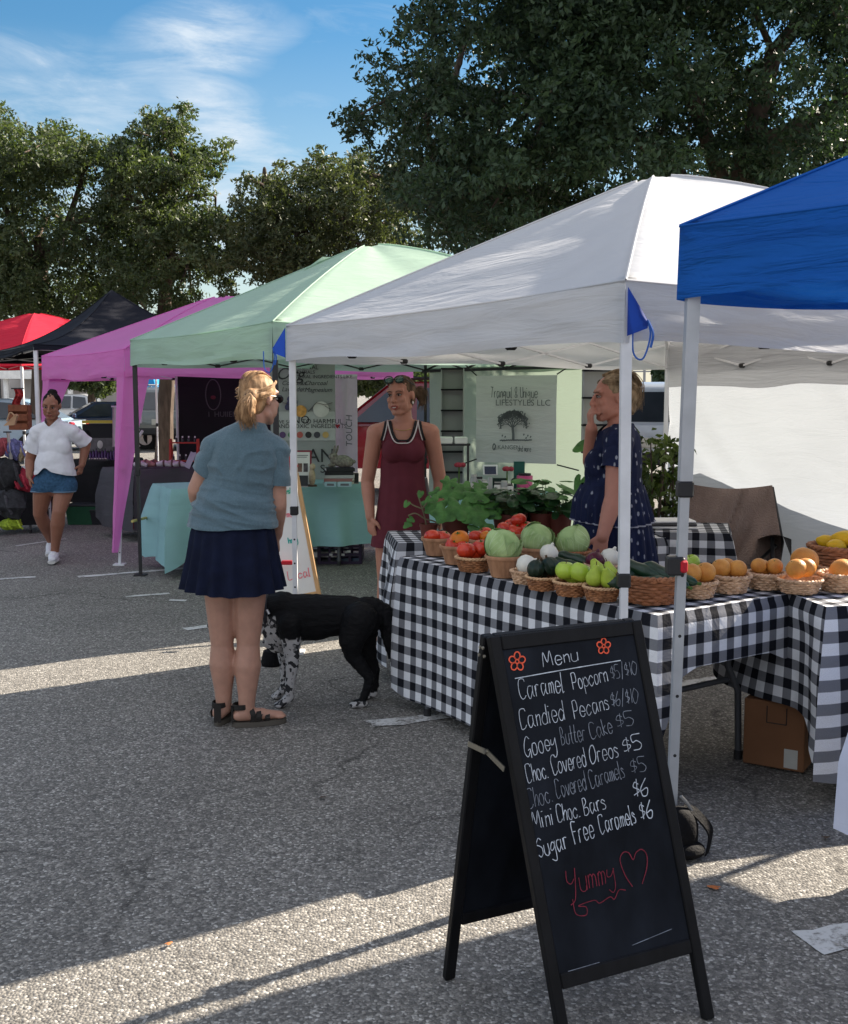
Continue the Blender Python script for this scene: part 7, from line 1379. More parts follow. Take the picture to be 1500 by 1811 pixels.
def sandal(parent, heel, toe, an):
    d = (toe - heel).normalized(); s = V((-d.y, d.x, 0)); h0 = heel - d * .035; t1 = toe + d * .035; m = MB(); pts = []
    for k in range(24): a = 2 * math.pi * k / 24; c = (h0 + t1) / 2; L = (t1 - h0).length / 2; w = .041 * (1 + .12 * math.cos(a)); pts.append(c + d * L * math.cos(a) + s * w * math.sin(a))
    lo = [(p.x, p.y, .002) for p in pts]; hi = [(p.x, p.y, .026) for p in pts]; m.add(lo + hi, [tuple(reversed(range(24))), tuple(range(24, 48))] + [(k, (k + 1) % 24, 24 + (k + 1) % 24, 24 + k) for k in range(24)]); so_ = m.build('sandal', SOLEM, parent, True, False)
    for (q0, q1, hgt, w) in ((.70, .66, .062, .020), (.50, .44, .078, .022), (.72, .48, .070, .014), (.12, .30, .098, .020)):
        m = MB(); a, b_ = heel.lerp(toe, q0) + s * .042, heel.lerp(toe, q1) - s * .042; pl = catmull([V((a.x, a.y, .03)), V((a.x, a.y, hgt * .7)), V(((a.x + b_.x) / 2, (a.y + b_.y) / 2, hgt)), V((b_.x, b_.y, hgt * .7)), V((b_.x, b_.y, .03))], 5); m.tube(pl, w * .5, 8, flat=.35) if False else strap(m, pl, w, d); m.build('strap', STRAPM, so_, False, False)
    m = MB(); c = V((an.x, an.y, 0)) + V((heel - an).x * .6 * V((1, 0, 0))) if False else heel.lerp(toe, .05); pl = [V((c.x, c.y, .098)) + d * (.040 * math.cos(a)) + s * (.036 * math.sin(a)) for a in [2 * math.pi * k / 20 for k in range(21)]]; strap(m, pl, .022, (0, 0, 1)); m.build('strap', STRAPM, so_, False, False)
    m = MB(); c = heel - d * .034; strap(m, [V((c.x, c.y, .02)), V((c.x, c.y, .10))], .03, s); m.build('strap', STRAPM, so_, False, False)
sandal(b1, fL0, fL1, anL); sandal(b1, fR0, fR1, anR)
HAIR1 = mk('blonde_hair', (.19, .10, .048), rough=.6, var=.45, vs=30, col2=(.38, .235, .125), st=(1.4, 1.4, .35), spec=.15)
pt = [P(444, 698, -.09), P(439, 714, -.112), P(437, 734, -.112), P(441, 750, -.098)]
fuse('hair', [('e', hc + RH @ V((0, .018, .030)), (.079, .097, .088), RH), ('e', hc + RH @ V((0, .045, -.02)), (.066, .058, .066), RH), ('c', hc + RH @ V((-.045, .02, .01)), .036, pt[0], .030), ('c', hc + RH @ V((.045, .02, .0)), .036, pt[0], .030)], HAIR1, b1, .005, 4, hair_disp(pt[0], (.3, -.5, .4), .003), lambda p: not ((RH.inverted() @ (p - hc)).y < -.045 and (RH.inverted() @ (p - hc)).z < .055) and not (abs((RH.inverted() @ (p - hc)).x) > .070 and (RH.inverted() @ (p - hc)).z < .012 and (RH.inverted() @ (p - hc)).y < .03))
fuse('ponytail', [('c', pt[0], .024, pt[1], .035), ('c', pt[1], .035, pt[2], .032), ('c', pt[2], .032, pt[3], .015), ('e', P(433, 724, -.11), (.022, .026, .036))], HAIR1, b1, .006, 2, lambda p, n: .010 * nz(p.x * 38, p.y * 38, p.z * 30) + .006 * nz(p.x * 80, p.y * 80, p.z * 40))
strands('hair_strands', HAIR1, b1, [[pt[0], pt[1] + V((-.02, 0, 0)), pt[2] + V((-.025, 0, 0)), pt[3] + V((-.02, .0, -.01))], [pt[0], pt[1] + V((.02, -.01, 0)), pt[2] + V((.02, -.01, .0)), pt[3] + V((.015, 0, .0))], [pt[0], pt[1] + V((-.028, 0, .01)), pt[2] + V((-.034, 0, .02)), pt[2] + V((-.03, 0, -.015))], [pt[0], pt[1] + V((0, -.03, 0)), pt[2] + V((.0, -.03, 0)), pt[3]]], 230, .015, .0020, 3)
strands('hair_strands', HAIR1, b1, [[hc + RH @ V((sx * .050, -.052, .082)), hc + RH @ V((sx * .078, .0, .062)), hc + RH @ V((sx * .070, .075, .030)), pt[0]] for sx in (-1, 1)] + [[hc + RH @ V((sx * .02, -.05, .098)), hc + RH @ V((sx * .03, .04, .118)), hc + RH @ V((sx * .02, .105, .06)), pt[0]] for sx in (-1, 0, 1)] + [[hc + RH @ V((sx * .078, .0, .030)), hc + RH @ V((sx * .080, .035, .015)), hc + RH @ V((sx * .065, .08, .0)), pt[0]] for sx in (-1, 1)], 170, .007, .0018, 4)
m = MB(); m.tube([pt[0].lerp(pt[1], .02), pt[0].lerp(pt[1], .30)], .0285, 14); m.build('hair_tie', mk('hair_tie', (.16, .09, .05)), b1, True, False)
m = MB(); m.tube([hc + RH @ V((-.080, .01, .012)), hc + RH @ V((-.074, -.07, .012))], .0028, 6); m.tube([hc + RH @ V((.080, .01, .012)), hc + RH @ V((.074, -.07, .012))], .0028, 6)
for sx in (-1, 1): m.ell(hc + RH @ V((sx * .036, -.094, .004)), (.028, .008, .020), 12, 8, rot=RH)
m.tube([hc + RH @ V((-.012, -.10, .01)), hc + RH @ V((.012, -.10, .01))], .003, 6); m.build('sunglasses', mk('black_acetate', (.012, .012, .014), rough=.2), b1, True, False)

# ======== woman in the maroon dress
base2 = W(714, 900, 6.78); f = Fig(714, 1100, ''); f.base = V((base2.x, 6.78, 0)); P = f.p
hc = P(709, 699, -.03); RH = rotm(rad(-27), rad(2), rad(-3)); hs2, hq = head_shapes(hc, RH, 1.02)
shL, shR = P(664, 765, .0), P(762, 765, .0); elL, wrL = P(650, 852, .03), P(655, 915, -.05); elR, wrR = P(778, 850, .05), P(779, 912, .03)
FLT = ((0, 1, 0), .66)
t2 = [('c', P(713, 775), .128, P(713, 805), .122, FLT), ('c', P(713, 805), .122, P(712, 860), .128, FLT), ('c', P(712, 860), .130, P(712, 920), .160, ((0, 1, 0), .74)), ('c', shL, .055, P(712, 757), .068, ((0, 1, 0), .8)), ('c', shR, .055, P(714, 757), .068, ((0, 1, 0), .8)), ('c', P(714, 752, .0), .058, P(713, 728, -.01), .052), ('e', P(696, 797, -.070), (.062, .052, .062)), ('e', P(731, 797, -.070), (.062, .052, .062)), ('e', P(713, 797, -.062), (.070, .050, .060))]
hipL, hipR = P(688, 945), P(738, 945); knL, knR = P(684, 1030, -.02), P(741, 1030); anL, anR = P(682, 1140, .0), P(742, 1140, .0); anL.z = anR.z = .085
fL0, fL1 = V((anL.x, anL.y + .04, .02)), V((anL.x - .03, anL.y - .15, .02)); fR0, fR1 = V((anR.x, anR.y + .04, .02)), V((anR.x + .03, anR.y - .15, .02))
SK2 = skin('skin_tan', (.40, .185, .125)); b2 = f.body(hs2 + t2 + limb(shL, .053, elL, .042, wrL, .029, .042) + limb(shR, .053, elR, .042, wrR, .029, .042) + limb(hipL, .090, knL, .058, anL, .036, .06) + limb(hipR, .090, knR, .058, anR, .036, .06) + shoe_foot(fL0, fL1) + shoe_foot(fR0, fR1) + hand_shapes(wrL, (.12, -.12, -1), (-.75, -.65, 0), .55, 1.0, -1) + hand_shapes(wrR, (0, 0, -1), (1, -.2, 0), .5, 1, 1), SK2, .0058)
tag(b2, 'woman in a sleeveless maroon dress with sunglasses pushed up on her head', 'person'); face(b2, hq, RH, 1.02, mk('brow_dark', (.05, .03, .02)), LIPC('lip_b', (.26, .055, .045)), .004)
MAR = mk('maroon_knit', (.105, .020, .030), rough=.8, var=.12, vs=10, spec=.2, bump=.15, bs=200); zc = P(713, 800).z
x0 = P(713, 800).x
def neck_z(x):
    a = abs(x - x0); zb = P(713, 779).z; zt = P(713, 722).z
    if a < .085: return zb + (a / .085) ** 3.2 * (.115)
    return 9
def arm_z(x):
    a = abs(x - x0); return 9 if a < .102 else P(713, 786).z + .150 * max(0, 1 - (a - .102) / .042) ** 1.3
drs = [('c', P(712, 905), .150, P(711, 958, -.01), .182, ((0, 1, 0), .78)), ('c', P(711, 950), .178, P(711, 978, -.01), .188, ((0, 1, 0), .8))]
hem2 = P(712, 966).z
DR = fuse('dress', t2[:5] + t2[6:] + drs, MAR, b2, .0056, 16, lambda p, n: .004 + .006 * nz(p.x * 6, p.y * 6, p.z * 5) + .0025 * nz(p.x * 20, p.y * 20, p.z * 14), lambda p: p.z > hem2 and p.z < min(neck_z(p.x) if p.y < .02 else P(713, 765).z + 9 * (abs(p.x - x0) < .07), arm_z(p.x)) and p.z < P(713, 741).z, inflate=.008)
bvh2 = BVHTree.FromPolygons([v.co for v in b2.data.vertices], [p.vertices for p in b2.data.polygons]); bvD = BVHTree.FromPolygons([v.co for v in DR.data.vertices], [p.vertices for p in DR.data.polygons])
def onfront(x, z, off=.012):
    best = -9
    for bv in (bvh2, bvD):
        h = bv.ray_cast(V((x, -2, z)), V((0, 1, 0)))
        if h[0] is not None: best = max(best, -h[0].y)
    return V((x, -best - off, z)) if best > -9 else None
def trim(fn, mat, w, nm):
    pl = [q for q in (onfront(x, z) for x, z in fn) if q]; m = MB()
    if len(pl) > 2: m.tube(pl, w, 8, flat=.6); m.build(nm, mat, b2, True, False)
BT, WT = mk('black_trim', (.012, .012, .014), rough=.7), mk('white_trim', (.50, .46, .44), rough=.8)
zt = P(713, 735).z
for mat, w, dx in ((BT, .0085, 0), (WT, .0042, .013)):
    r = .075 + dx; zb = P(713, 779).z - dx * .9; pl = []
    for k in range(41): t = k / 40 * 2 - 1; x = x0 + r * (abs(t) ** .55) * (1 if t > 0 else -1) * (1 + .12 * abs(t)) ; z = zb + (zt - zb) * abs(t) ** 2.3; pl.append((x, z))
    trim(pl, mat, w, 'neck_trim')
for sx in (-1, 1):
    pl = [(x0 + sx * lerp(.104, .132, (k / 16) ** 1.7), lerp(zt - .01, P(713, 778).z, k / 16)) for k in range(17)]; trim(pl, BT, .007, 'strap_trim'); trim([(x - sx * .012, z) for x, z in pl], WT, .0035, 'strap_trim')
m = MB(); m.tube([q for q in (onfront(x0 + .05 * t, P(713, 757).z - .012 * (1 - t * t), .003) for t in [k / 8 - 1 for k in range(17)]) if q], .0018, 5); m.build('necklace', mk('gold', (.6, .42, .15), metal=1, rough=.3), b2, True, False)
HAIR2 = mk('brown_hair', (.035, .021, .013), rough=.65, var=.4, vs=30, col2=(.11, .07, .042), st=(1.3, 1.3, .4), spec=.12); HAIR2b = mk('streaked_hair', (.12, .08, .05), rough=.65, var=.55, vs=30, spec=.12, st=(1.3, 1.3, .4)); bk = hc + RH @ V((.035, .10, .0))
inv = RH.inverted(); fuse('hair', [('e', hc + RH @ V((0, .024, .034)), (.082, .096, .088), RH), ('e', hc + RH @ V((0, .05, -.015)), (.070, .06, .07), RH)], HAIR2, b2, .005, 3, hair_disp(hc, (.2, .7, .5), .004), lambda p: not ((inv @ (p - hc)).y < -.044 and (inv @ (p - hc)).z < .062) and not (abs((inv @ (p - hc)).x) > .066 and (inv @ (p - hc)).z < .014 and (inv @ (p - hc)).y < .035))
fuse('ponytail', [('c', bk + V((.01, 0, .01)), .024, bk + V((.045, .01, .005)), .036), ('c', bk + V((.045, .01, .005)), .036, bk + V((.055, .0, -.055)), .018)], HAIR2b, b2, .006, 2, lambda p, n: .009 * nz(p.x * 45, p.y * 45, p.z * 35))
strands('hair_strands', HAIR2b, b2, [[bk, bk + V((.045, 0, .03)), bk + V((.06, 0, -.03)), bk + V((.05, 0, -.08))], [bk, bk + V((.02, 0, .03)), bk + V((.065, -.01, .02)), bk + V((.07, 0, -.03))]], 80, .018, .0022, 5)
m = MB()
for sx in (-1, 1): m.ell(hc + RH @ V((sx * .036, -.066, .095)), (.030, .012, .020), 14, 8, rot=RH @ Matrix.Rotation(rad(-38), 3, 'X'))
m.build('sunglasses', mk('green_lens', (.02, .075, .05), rough=.08, spec=.8), b2, True, False); m = MB()
for sx in (-1, 1):
    q0 = [hc + RH @ (V((sx * .036, -.070, .096)) + V((.032 * math.cos(a), -.004, .022 * math.sin(a)))) for a in [2 * math.pi * k / 18 for k in range(19)]]; m.tube(q0, .0032, 5, cap=False); m.tube([hc + RH @ V((sx * .068, -.06, .098)), hc + RH @ V((sx * .086, .02, .055))], .003, 5)
m.tube([hc + RH @ V((-.012, -.078, .098)), hc + RH @ V((.012, -.078, .098))], .0035, 5); m.build('sunglasses_frame', BLK, b2, True, False)
for sx in (1,): m = MB(); m.ell(hc + RH @ V((sx * .080, .0, -.048)), (.006, .006, .010), 8, 6); m.build('earring', mk('pearl', (.6, .58, .55), rough=.2), b2, True, False)
m = MB(); pp = [P(752, 845, .10), P(757, 875, .12), P(770, 905, .12)]; m.tube(pp, .014, 8); m.build('bag_strap', mk('strap_white', (.3, .3, .3)), b2, True, False)

# ======== woman in the navy dress with pale flecks, in profile
f = Fig(1090, 1100, ''); bq = W(1092, 900, 5.62); f.base = V((bq.x, 5.62, 0)); P = f.p
hc = P(1083, 702, .0); RH = rotm(rad(-84), rad(2), 0); hs3, hq = head_shapes(hc, RH, 1.04)
shN, shF = P(1094, 782, -.155), P(1086, 782, .14); elN, wrN = P(1086, 880, -.215), P(1066, 948, -.262); elF, wrF = P(1046, 815, .12), P(1046, 757, -.02)
FX = ((1, 0, 0), .82)
t3 = [('c', P(1092, 790), .130, P(1090, 835), .142, FX), ('c', P(1090, 835), .140, P(1088, 870), .142, FX), ('c', P(1088, 870), .142, P(1088, 925), .175, ((1, 0, 0), .95)), ('c', shN, .060, P(1096, 772), .075), ('c', shF, .060, P(1096, 772), .075), ('c', P(1097, 765), .058, P(1091, 735), .052), ('e', P(1060, 820, -.05), (.058, .066, .070)), ('e', P(1060, 820, .05), (.058, .066, .070)), ('e', P(1066, 838, 0), (.075, .10, .10)), ('e', P(1064, 880, 0), (.10, .125, .10))]
hipL, hipR = P(1090, 955, -.09), P(1090, 955, .09); knL, knR = P(1092, 1090, -.09), P(1086, 1090, .09); anL, anR = P(1098, 1180, -.09), P(1090, 1180, .09); anL.z = anR.z = .085
sh_f = shoe_foot(V((anL.x + .04, anL.y, .02)), V((anL.x - .15, anL.y, .02))) + shoe_foot(V((anR.x + .04, anR.y, .02)), V((anR.x - .15, anR.y, .02)))
SK3 = skin('skin_ruddy', (.45, .200, .145)); dF = (P(1037, 728, -.05) - wrF); b3 = f.body(hs3 + t3 + limb(shN, .058, elN, .047, wrN, .032, .046) + limb(shF, .056, elF, .046, wrF, .031, .044) + limb(hipL, .09, knL, .06, anL, .038, .06) + limb(hipR, .09, knR, .06, anR, .038, .06) + sh_f + hand_shapes(wrN, (-.15, .15, -1), (-.3, -1, 0), .5, 1, 1) + hand_shapes(wrF, (-.12, -.05, 1), (-.95, -.1, -.1), 1.0, .86, -1), SK3, .0058)
tag(b3, 'woman in a navy dress with pale flecks raising her hand to her mouth', 'person'); face(b3, hq, RH, 1.04, mk('brow_mid', (.12, .07, .04)), LIPC('lip_c', (.30, .075, .065)))
def mat_fleck():
    m = mk('navy_flecked', (.012, .017, .050), rough=.85, var=.25, vs=12, spec=.15); t = m.node_tree; p = t.nodes[m['_p']]; co = N(t, 'ShaderNodeTexCoord'); mp = N(t, 'ShaderNodeMapping'); mp.inputs['Scale'].default_value = (1, 1, .52); t.links.new(co.outputs['Object'], mp.inputs[0]); v = N(t, 'ShaderNodeTexVoronoi'); v.inputs['Scale'].default_value = 31; v.inputs['Randomness'].default_value = .55; t.links.new(mp.outputs[0], v.inputs['Vector'])
    d = math_n(t, 'ADD', v.outputs['Distance'], math_n(t, 'MULTIPLY', noise_n(t, co.outputs['Object'], 90, 3), .22)); k = ramp_n(t, d, [(.26, 1.), (.34, 0.)]); c0 = p.inputs['Base Color'].links[0].from_socket; t.links.new(mix_n(t, math_n(t, 'MULTIPLY', k, .8), c0, (.34, .36, .42)), p.inputs['Base Color'])
    b = N(t, 'ShaderNodeBump'); b.inputs['Strength'].default_value = .4; b.inputs['Distance'].default_value = .02; mp2 = N(t, 'ShaderNodeMapping'); mp2.inputs['Scale'].default_value = (24, 24, 4); t.links.new(co.outputs['Object'], mp2.inputs[0]); t.links.new(noise_n(t, mp2.outputs[0], 1.0, 3), b.inputs['Height']); t.links.new(b.outputs[0], p.inputs['Normal']); return m
FLK = mat_fleck(); wz = P(1090, 862).z
def d3(p, n):
    k = max(0, 1 - abs(p.z - wz) / .12); return .005 + .006 * k * nz(p.x * 42, p.y * 42, p.z * 5) + .006 * nz(p.x * 9, p.y * 9, p.z * 6) - .005 * max(0, 1 - abs(p.z - wz) / .03)
fuse('dress_bodice', t3[:5] + [('c', P(1097, 772), .062, P(1096, 752), .058)] + t3[6:], FLK, b3, .0058, 22, d3, lambda p: wz - .035 < p.z < P(1090, 748).z - .070 * max(0, (P(1080, 700).x - p.x)) / .1, inflate=.013)
BOD = bpy.data.objects['dress_bodice']; sleeve(BOD, FLK, shN, elN, .50, .066, .078, 2); sleeve(BOD, FLK, shF, elF, .50, .066, .074, 6)
skirt(b3, FLK, [(P(1083, 856), .160, .158), (P(1080, 882), .188, .182), (P(1083, 921), .206, .21)], 26, .010, 'dress_tier', 160, 14); skirt(b3, FLK, [(P(1083, 917), .192, .196), (P(1083, 940), .205, .210), (P(1084, 985), .22, .222), (P(1085, 1040), .235, .24)], 24, .014, 'dress_skirt', 160, 24)
m = MB(); cR = P(1083, 921); m.tube([cR + V((.207 * math.cos(a) * (1 + .05 * math.sin(26 * a)), .211 * math.sin(a) * (1 + .05 * math.sin(26 * a)), .010 * math.sin(2 * a + 1))) for a in [2 * math.pi * k / 160 for k in range(161)]], .004, 5, cap=False); m.build('frill', mk('pale_frill', (.30, .31, .38)), b3, True, False)
HAIR3 = mk('ash_blonde_hair', (.10, .068, .04), rough=.65, var=.55, vs=30, col2=(.30, .22, .14), st=(1.3, 1.3, .4), spec=.12); inv3 = RH.inverted()
fuse('hair', [('e', hc + RH @ V((0, .026, .036)), (.083, .098, .090), RH), ('e', hc + RH @ V((0, .075, .015)), (.070, .062, .085), RH), ('e', hc + RH @ V((0, .085, -.05)), (.050, .040, .050), RH)], HAIR3, b3, .005, 3, hair_disp(hc, (.6, .2, .5), .0055), lambda p: not ((inv3 @ (p - hc)).y < -.046 and (inv3 @ (p - hc)).z < .062) and not (abs((inv3 @ (p - hc)).x) > .064 and (inv3 @ (p - hc)).z < .016 and (inv3 @ (p - hc)).y < .036))
strands('hair_strands', HAIR3, b3, [[hc + RH @ V((sx * .05, -.055, .078)), hc + RH @ V((sx * .08, .02, .07)), hc + RH @ V((sx * .06, .10, .04)), hc + RH @ V((sx * .03, .13, -.01))] for sx in (-1, 1)] + [[hc + RH @ V((0, -.04, .11)), hc + RH @ V((sx * .03, .06, .128)), hc + RH @ V((sx * .03, .14, .06)), hc + RH @ V((sx * .03, .135, -.06))] for sx in (-1, 1)], 150, .013, .0024, 6)

# ======== walking woman in the white tee
f = Fig(93, 994, ''); P = f.p
hc = P(91, 717, -.05); RH = rotm(rad(3), rad(16), rad(4)); hs4, hq = head_shapes(hc, RH, 1.02)
shL, shR = P(65, 766, -.01), P(128, 764, .0); elL, wrL = P(53, 813, .03), P(52, 842, -.04); elR, wrR = P(152, 785, .10), P(145, 822, .06)
FLT = ((0, 1, 0), .68)
t4 = [('c', P(97, 777), .132, P(97, 805), .128, FLT), ('c', P(97, 805), .130, P(97, 850), .152, ((0, 1, 0), .76)), ('c', shL, .050, P(95, 757), .066, ((0, 1, 0), .8)), ('c', shR, .050, P(98, 757), .066, ((0, 1, 0), .8)), ('c', P(95, 752), .054, P(92, 735, -.02), .050), ('e', P(85, 790, -.052), (.062, .046, .065)), ('e', P(109, 790, -.052), (.062, .046, .065)), ('e', P(97, 792, -.05), (.085, .045, .075))]
hipL, hipR = P(78, 858, .0), P(115, 858, .0); knL, knR = P(70, 908, .06), P(104, 905, -.10); anL, anR = P(93, 962, .34), P(97, 974, -.02)
fL0, fL1 = P(92, 978, .38), P(88, 975, .20); fR0, fR1 = P(96, 992, .02), P(93, 997, -.18); fR0.z = fR1.z = .02; fL0.z = .09; fL1.z = .03
SK4 = skin('skin_brown', (.275, .120, .076)); b4 = f.body(hs4 + t4 + limb(shL, .056, elL, .046, wrL, .031, .045) + limb(shR, .056, elR, .046, wrR, .031, .045) + limb(hipL, .098, knL, .060, anL, .037, .064) + limb(hipR, .098, knR, .060, anR, .037, .066) + [('c', anL, .04, fL0 + V((0, 0, .03)), .035), ('c', anR, .04, fR0 + V((0, 0, .03)), .035), ('c', fR0 + V((0, 0, .03)), .033, fR1 + V((0, 0, .025)), .028), ('c', fL0 + V((0, 0, .03)), .033, fL1 + V((0, 0, .03)), .028)] + hand_shapes(wrL, (.15, -.1, -1), (-.9, -.4, 0), .7, 1, -1) + hand_shapes(wrR, (-.25, -.3, -1), (.9, -.2, 0), 1.0, .95, 1), SK4, .0062)
tag(b4, 'woman walking in a loose white tee, denim shorts and white sneakers', 'person'); face(b4, hq, RH, 1.02, mk('brow_black', (.02, .014, .012)), LIPC('lip_d', (.20, .05, .045)))
TEE4 = mk('white_tee', (.66, .66, .70), rough=.95, var=.05, vs=30, spec=.1, bump=.15, bs=200); h4 = P(97, 838).z
def d4(p, n): k = max(0, min(1, (P(97, 790).z - p.z) / .2)); return .010 + .016 * k + .010 * nz(p.x * 7 + p.z * 4, p.y * 7, p.z * 9 - p.x * 4) + .007 * k * nz(p.x * 16 + p.z * 14, p.y * 9, p.z * 16 - p.x * 8)
TS4 = fuse('t_shirt', t4 + [('c', P(97, 812), .140, P(98, 846), .160, ((0, 1, 0), .80))], TEE4, b4, .007, 24, d4, lambda p: p.z > h4 + .02 * math.sin(p.x * 14 + 1) + .05 * max(0, 1 - abs(p.x - P(88, 838).x) / .06) * (p.y < 0) and p.z < P(95, 738).z - (.085 * max(0, 1 - abs(p.x - P(91, 750).x) / .085) if p.y < -.02 else 0), inflate=.012); sleeve(TS4, TEE4, shL, elL, .66, .062, .080, 3, .03, .012); sleeve(TS4, TEE4, shR, elR, .88, .062, .076, 8, .03, .012)
DEN = mk('denim', (.035, .085, .155), rough=.9, var=.35, vs=50, spec=.15, bump=.2, bs=200); z4 = P(97, 869).z
SHO = fuse('shorts', [('c', P(97, 838), .148, P(97, 852), .164, ((0, 1, 0), .78)), ('c', hipL, .108, V(hipL).lerp(V(knL), .36), .098), ('c', hipR, .108, V(hipR).lerp(V(knR), .36), .098)], DEN, b4, .007, 4, lambda p, n: .004 * nz(p.x * 18, p.y * 18, p.z * 10), lambda p: z4 < p.z < P(97, 828).z, inflate=.008)
for hp, kn in ((hipL, knL), (hipR, knR)):
    q = V(hp).lerp(V(kn), (hp.z - z4) / (hp.z - kn.z)); m = MB(); m.tube([q + V((.107 * math.cos(a), .107 * math.sin(a), .002)) for a in [2 * math.pi * k / 30 for k in range(31)]], .007, 6, cap=False); m.build('turn_up', mk('denim_light', (.12, .19, .27)), SHO, True, False)
SNK = mk('white_sneaker', (.62, .62, .66), rough=.6); SOLW = mk('white_sole', (.55, .54, .52), rough=.6)
for h, t_, an in ((fL0, fL1, anL), (fR0, fR1, anR)):
    sn = fuse('sneaker', [('c', h + V((0, .01, .045)), .043, h.lerp(t_, .5) + V((0, 0, .042)), .046), ('c', h.lerp(t_, .5) + V((0, 0, .040)), .047, t_ + V((0, 0, .032)), .036, ((0, 0, 1), .85)), ('c', h + V((0, 0, .05)), .043, h + (an - h).normalized() * .085, .042)], SNK, b4, .006, 3); m = MB(); m.bar(h + V((0, .02, -.006)), t_ + V((0, -.03, -.008)), .088, .026, up=(1, 0, 0)) if False else m.tube([h + V((0, .03, .006)), h.lerp(t_, .6) + V((0, 0, .006)), t_ + V((0, -.03, .006))], [.040, .047, .034], 12, flat=.45); m.build('sole', SOLW, sn, True, False)
    m = MB()
    for k in range(4): c = h.lerp(t_, .35 + .13 * k) + V((0, 0, .086 - .006 * k)); m.tube([c + V((-.025, 0, 0)), c + V((.025, 0, .002))], .004, 5)
    m.build('laces', SOLW, sn, True, False)
HAIR4 = mk('black_hair', (.010, .008, .007), rough=.7, var=.4, vs=30, st=(1.3, 1.3, .4), spec=.08); inv4 = RH.inverted()
fuse('hair', [('e', hc + RH @ V((0, .022, .032)), (.080, .096, .086), RH), ('e', hc + RH @ V((0, .05, -.01)), (.070, .06, .07), RH), ('e', hc + RH @ V((.0, .05, .105)), (.045, .045, .035), RH)], HAIR4, b4, .005, 3, hair_disp(hc, (.2, .7, .5), .003), lambda p: not ((inv4 @ (p - hc)).y < -.046 and (inv4 @ (p - hc)).z < .056) and not (abs((inv4 @ (p - hc)).x) > .064 and (inv4 @ (p - hc)).z < .012 and (inv4 @ (p - hc)).y < .035))
m = MB(); m.ell(P(154, 772, .14), (.035, .04, .07), 10, 8); m.build('bag', NYL, b4, True, False)

# ======== the dog
DY = 5.45
def D(u, v, dy=0): return W(u, v, DY + dy)
dg0 = V((W(560, 1100, DY).x, DY, 0)); L_ = lambda u, v, dy=0: D(u, v, dy) - dg0
sp_ = [('c', L_(508, 1092), .122, L_(560, 1092), .118, ((0, 1, 0), .80)), ('c', L_(560, 1090), .114, L_(612, 1088), .100, ((0, 1, 0), .80)), ('c', L_(612, 1087), .100, L_(640, 1094), .098, ((0, 1, 0), .82)), ('e', L_(498, 1108), (.085, .085, .11)), ('c', L_(500, 1075), .085, L_(463, 1078, -.0), .070), ('c', L_(463, 1078), .068, L_(430, 1088, .03), .060), ('e', L_(412, 1092, .03), (.070, .06, .062)), ('c', L_(405, 1096, .03), .042, L_(380, 1108, .03), .030), ('c', L_(486, 1112), .070, L_(490, 1140), .045), ('c', L_(488, 1120), .06, L_(476, 1135), .035)]
def bez(pts, rs):
    out = []
    for i in range(len(pts) - 1): out.append(('c', pts[i], rs[i], pts[i + 1], rs[i + 1]))
    return out
gz = lambda p, z: V((p.x, p.y, z))
n_ = -.085; fr_ = .075
legs_d = bez([L_(512, 1105, n_), L_(516, 1150, n_), L_(517, 1172, n_), L_(513, 1212, n_), L_(512, 1228, n_)], [.062, .042, .034, .025, .022]) + bez([L_(512, 1234, n_), gz(L_(497, 1243, n_), .018)], [.024, .021])
legs_d += bez([L_(500, 1110, fr_), L_(503, 1150, fr_), L_(505, 1170, fr_), L_(504, 1205, fr_), L_(503, 1215, fr_)], [.058, .040, .032, .023, .021]) + bez([L_(502, 1219, fr_), gz(L_(491, 1226, fr_), .018)], [.023, .02])
legs_d += bez([L_(636, 1095, n_), L_(622, 1132, n_ - .01), L_(624, 1158, n_), L_(654, 1200, n_), L_(647, 1224, n_), L_(642, 1238, n_)], [.088, .066, .044, .024, .022, .022]) + bez([L_(642, 1243, n_), gz(L_(628, 1250, n_), .018)], [.024, .021])
legs_d += bez([L_(640, 1095, fr_), L_(646, 1130, fr_), L_(650, 1155, fr_), L_(664, 1185, fr_), L_(662, 1208, fr_), L_(660, 1222, fr_)], [.084, .060, .042, .024, .021, .020]) + bez([L_(660, 1226, fr_), gz(L_(650, 1232, fr_), .018)], [.022, .019])
tail = bez([L_(646, 1070), L_(664, 1072), L_(680, 1084, .01), L_(690, 1112, .02), L_(693, 1145, .02), L_(690, 1163, .02)], [.045, .040, .046, .050, .036, .010])
ears = [('c', L_(418, 1075, .10), .020, L_(424, 1100, .11), .026, ((0, 1, 0), .45)), ('c', L_(418, 1075, -.05), .020, L_(424, 1100, -.06), .026, ((0, 1, 0), .45))]
toes = []
for (u, v, dy) in ((492, 1245, n_), (486, 1228, fr_), (624, 1251, n_), (646, 1234, fr_)):
    for k in range(4): c = gz(L_(u, v, dy + (k - 1.5) * .016), .013); toes.append(('c', c + V((.018, 0, .004)), .012, c + V((-.004 - .006 * (k in (1, 2)), 0, 0)), .0105))
dog = fuse('dog', sp_ + legs_d + tail + ears + toes, mk('x_tmp', (.01, .01, .01)), None, .0068, 4, lambda p, n: .0035 * nz(p.x * 30, p.y * 60, p.z * 60) + .012 * max(0, nz(p.x * 60, p.y * 50, p.z * 25)) * (p.x > L_(655, 1100).x)); dog.location = dg0
tag(dog, 'black dog with speckled white chest and paws standing beside the woman in blue', 'dog')
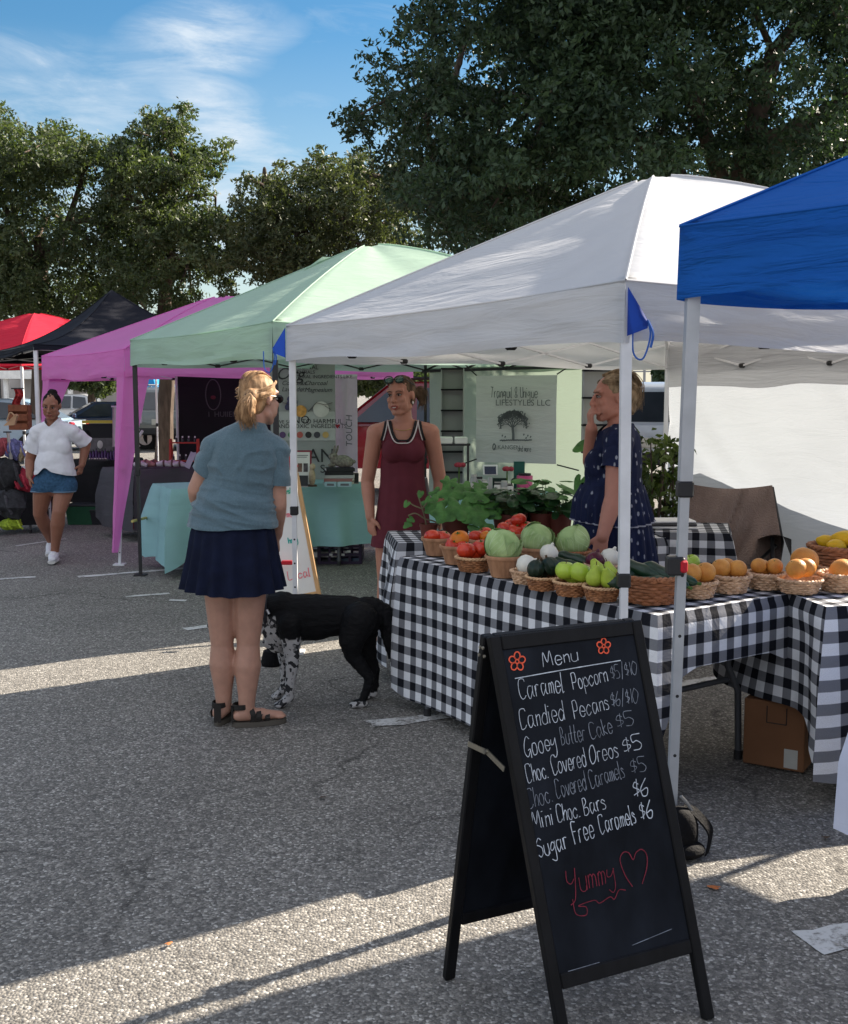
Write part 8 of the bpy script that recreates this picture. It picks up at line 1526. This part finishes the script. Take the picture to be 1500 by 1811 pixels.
def mat_dog():
    m = bpy.data.materials.new('dog_fur'); m.use_nodes = True; t = m.node_tree; t.nodes.clear(); at = N(t, 'ShaderNodeAttribute'); at.attribute_name = 'patch'; s = N(t, 'ShaderNodeSeparateColor'); t.links.new(at.outputs['Color'], s.inputs[0]); co = N(t, 'ShaderNodeTexCoord')
    v = N(t, 'ShaderNodeTexVoronoi'); v.inputs['Scale'].default_value = 58; t.links.new(co.outputs['Object'], v.inputs['Vector']); sc = N(t, 'ShaderNodeSeparateColor'); t.links.new(v.outputs['Color'], sc.inputs[0])
    spot = ramp_n(t, math_n(t, 'ADD', sc.outputs[0], math_n(t, 'MULTIPLY', noise_n(t, co.outputs['Object'], 60, 4), .35)), [(.50, 0.), (.58, 1.)]); wht = mix_n(t, spot, (.035, .035, .038), (.42, .41, .41)); f_ = noise_n(t, co.outputs['Object'], 190, 3)
    c = mix_n(t, s.outputs[0], mix_n(t, f_, (.006, .006, .007), (.012, .012, .013)), wht); p = N(t, 'ShaderNodeBsdfPrincipled'); t.links.new(c, p.inputs['Base Color']); p.inputs['Roughness'].default_value = .6; p.inputs['Specular IOR Level'].default_value = .08
    b = N(t, 'ShaderNodeBump'); b.inputs['Strength'].default_value = .5; b.inputs['Distance'].default_value = .01; mp = N(t, 'ShaderNodeMapping'); mp.inputs['Scale'].default_value = (40, 160, 160); t.links.new(co.outputs['Object'], mp.inputs[0]); t.links.new(noise_n(t, mp.outputs[0], 1, 3), b.inputs['Height']); t.links.new(b.outputs[0], p.inputs['Normal']); o = N(t, 'ShaderNodeOutputMaterial'); t.links.new(p.outputs[0], o.inputs[0]); return m
dog.data.materials.clear(); dog.data.materials.append(mat_dog()); ca = dog.data.color_attributes.new('patch', 'FLOAT_COLOR', 'POINT')
xf, xh, zb, zh = L_(535, 1100).x, L_(600, 1100).x, L_(560, 1138).z, L_(640, 1232).z
vals = []
for v in dog.data.vertices:
    c = v.co; j = .02 * nz(c.x * 14, c.y * 14, c.z * 14); w = 0.
    if c.x + j < xf and c.z + j < L_(500, 1110 + 8).z + (.10 if c.x < L_(492, 1100).x else 0): w = 1.
    if c.x > xf and c.x < xh and c.z + j < L_(560, 1131).z: w = .5
    if c.x > xh and c.z + j < zh: w = 1.
    if c.x > xh and c.y < 0 and False: w = 1.
    vals += [w, w, w, 1.]
ca.data.foreach_set('color', vals)
m = MB(); m.tube([L_(472, 1078) + V((0.010 * math.sin(a) * 0, .074 * math.cos(a) * .95, .074 * math.sin(a))) for a in [2 * math.pi * k / 28 for k in range(29)]], .011, 8, cap=False); m.build('collar', mk('collar_dark', (.03, .03, .035), var=.4, vs=60), dog, True, False)
m = MB(); m.tube([L_(472, 1078, -.078), L_(476, 1086, -.08)], .008, 8); m.build('collar_tag', mk('tag_steel', (.4, .4, .42), metal=.9, rough=.3), dog, True, False)
m = MB(); m.ell(L_(371, 1106, .03), (.014, .018, .013), 10, 8); m.build('nose', BLK, dog, True, False)
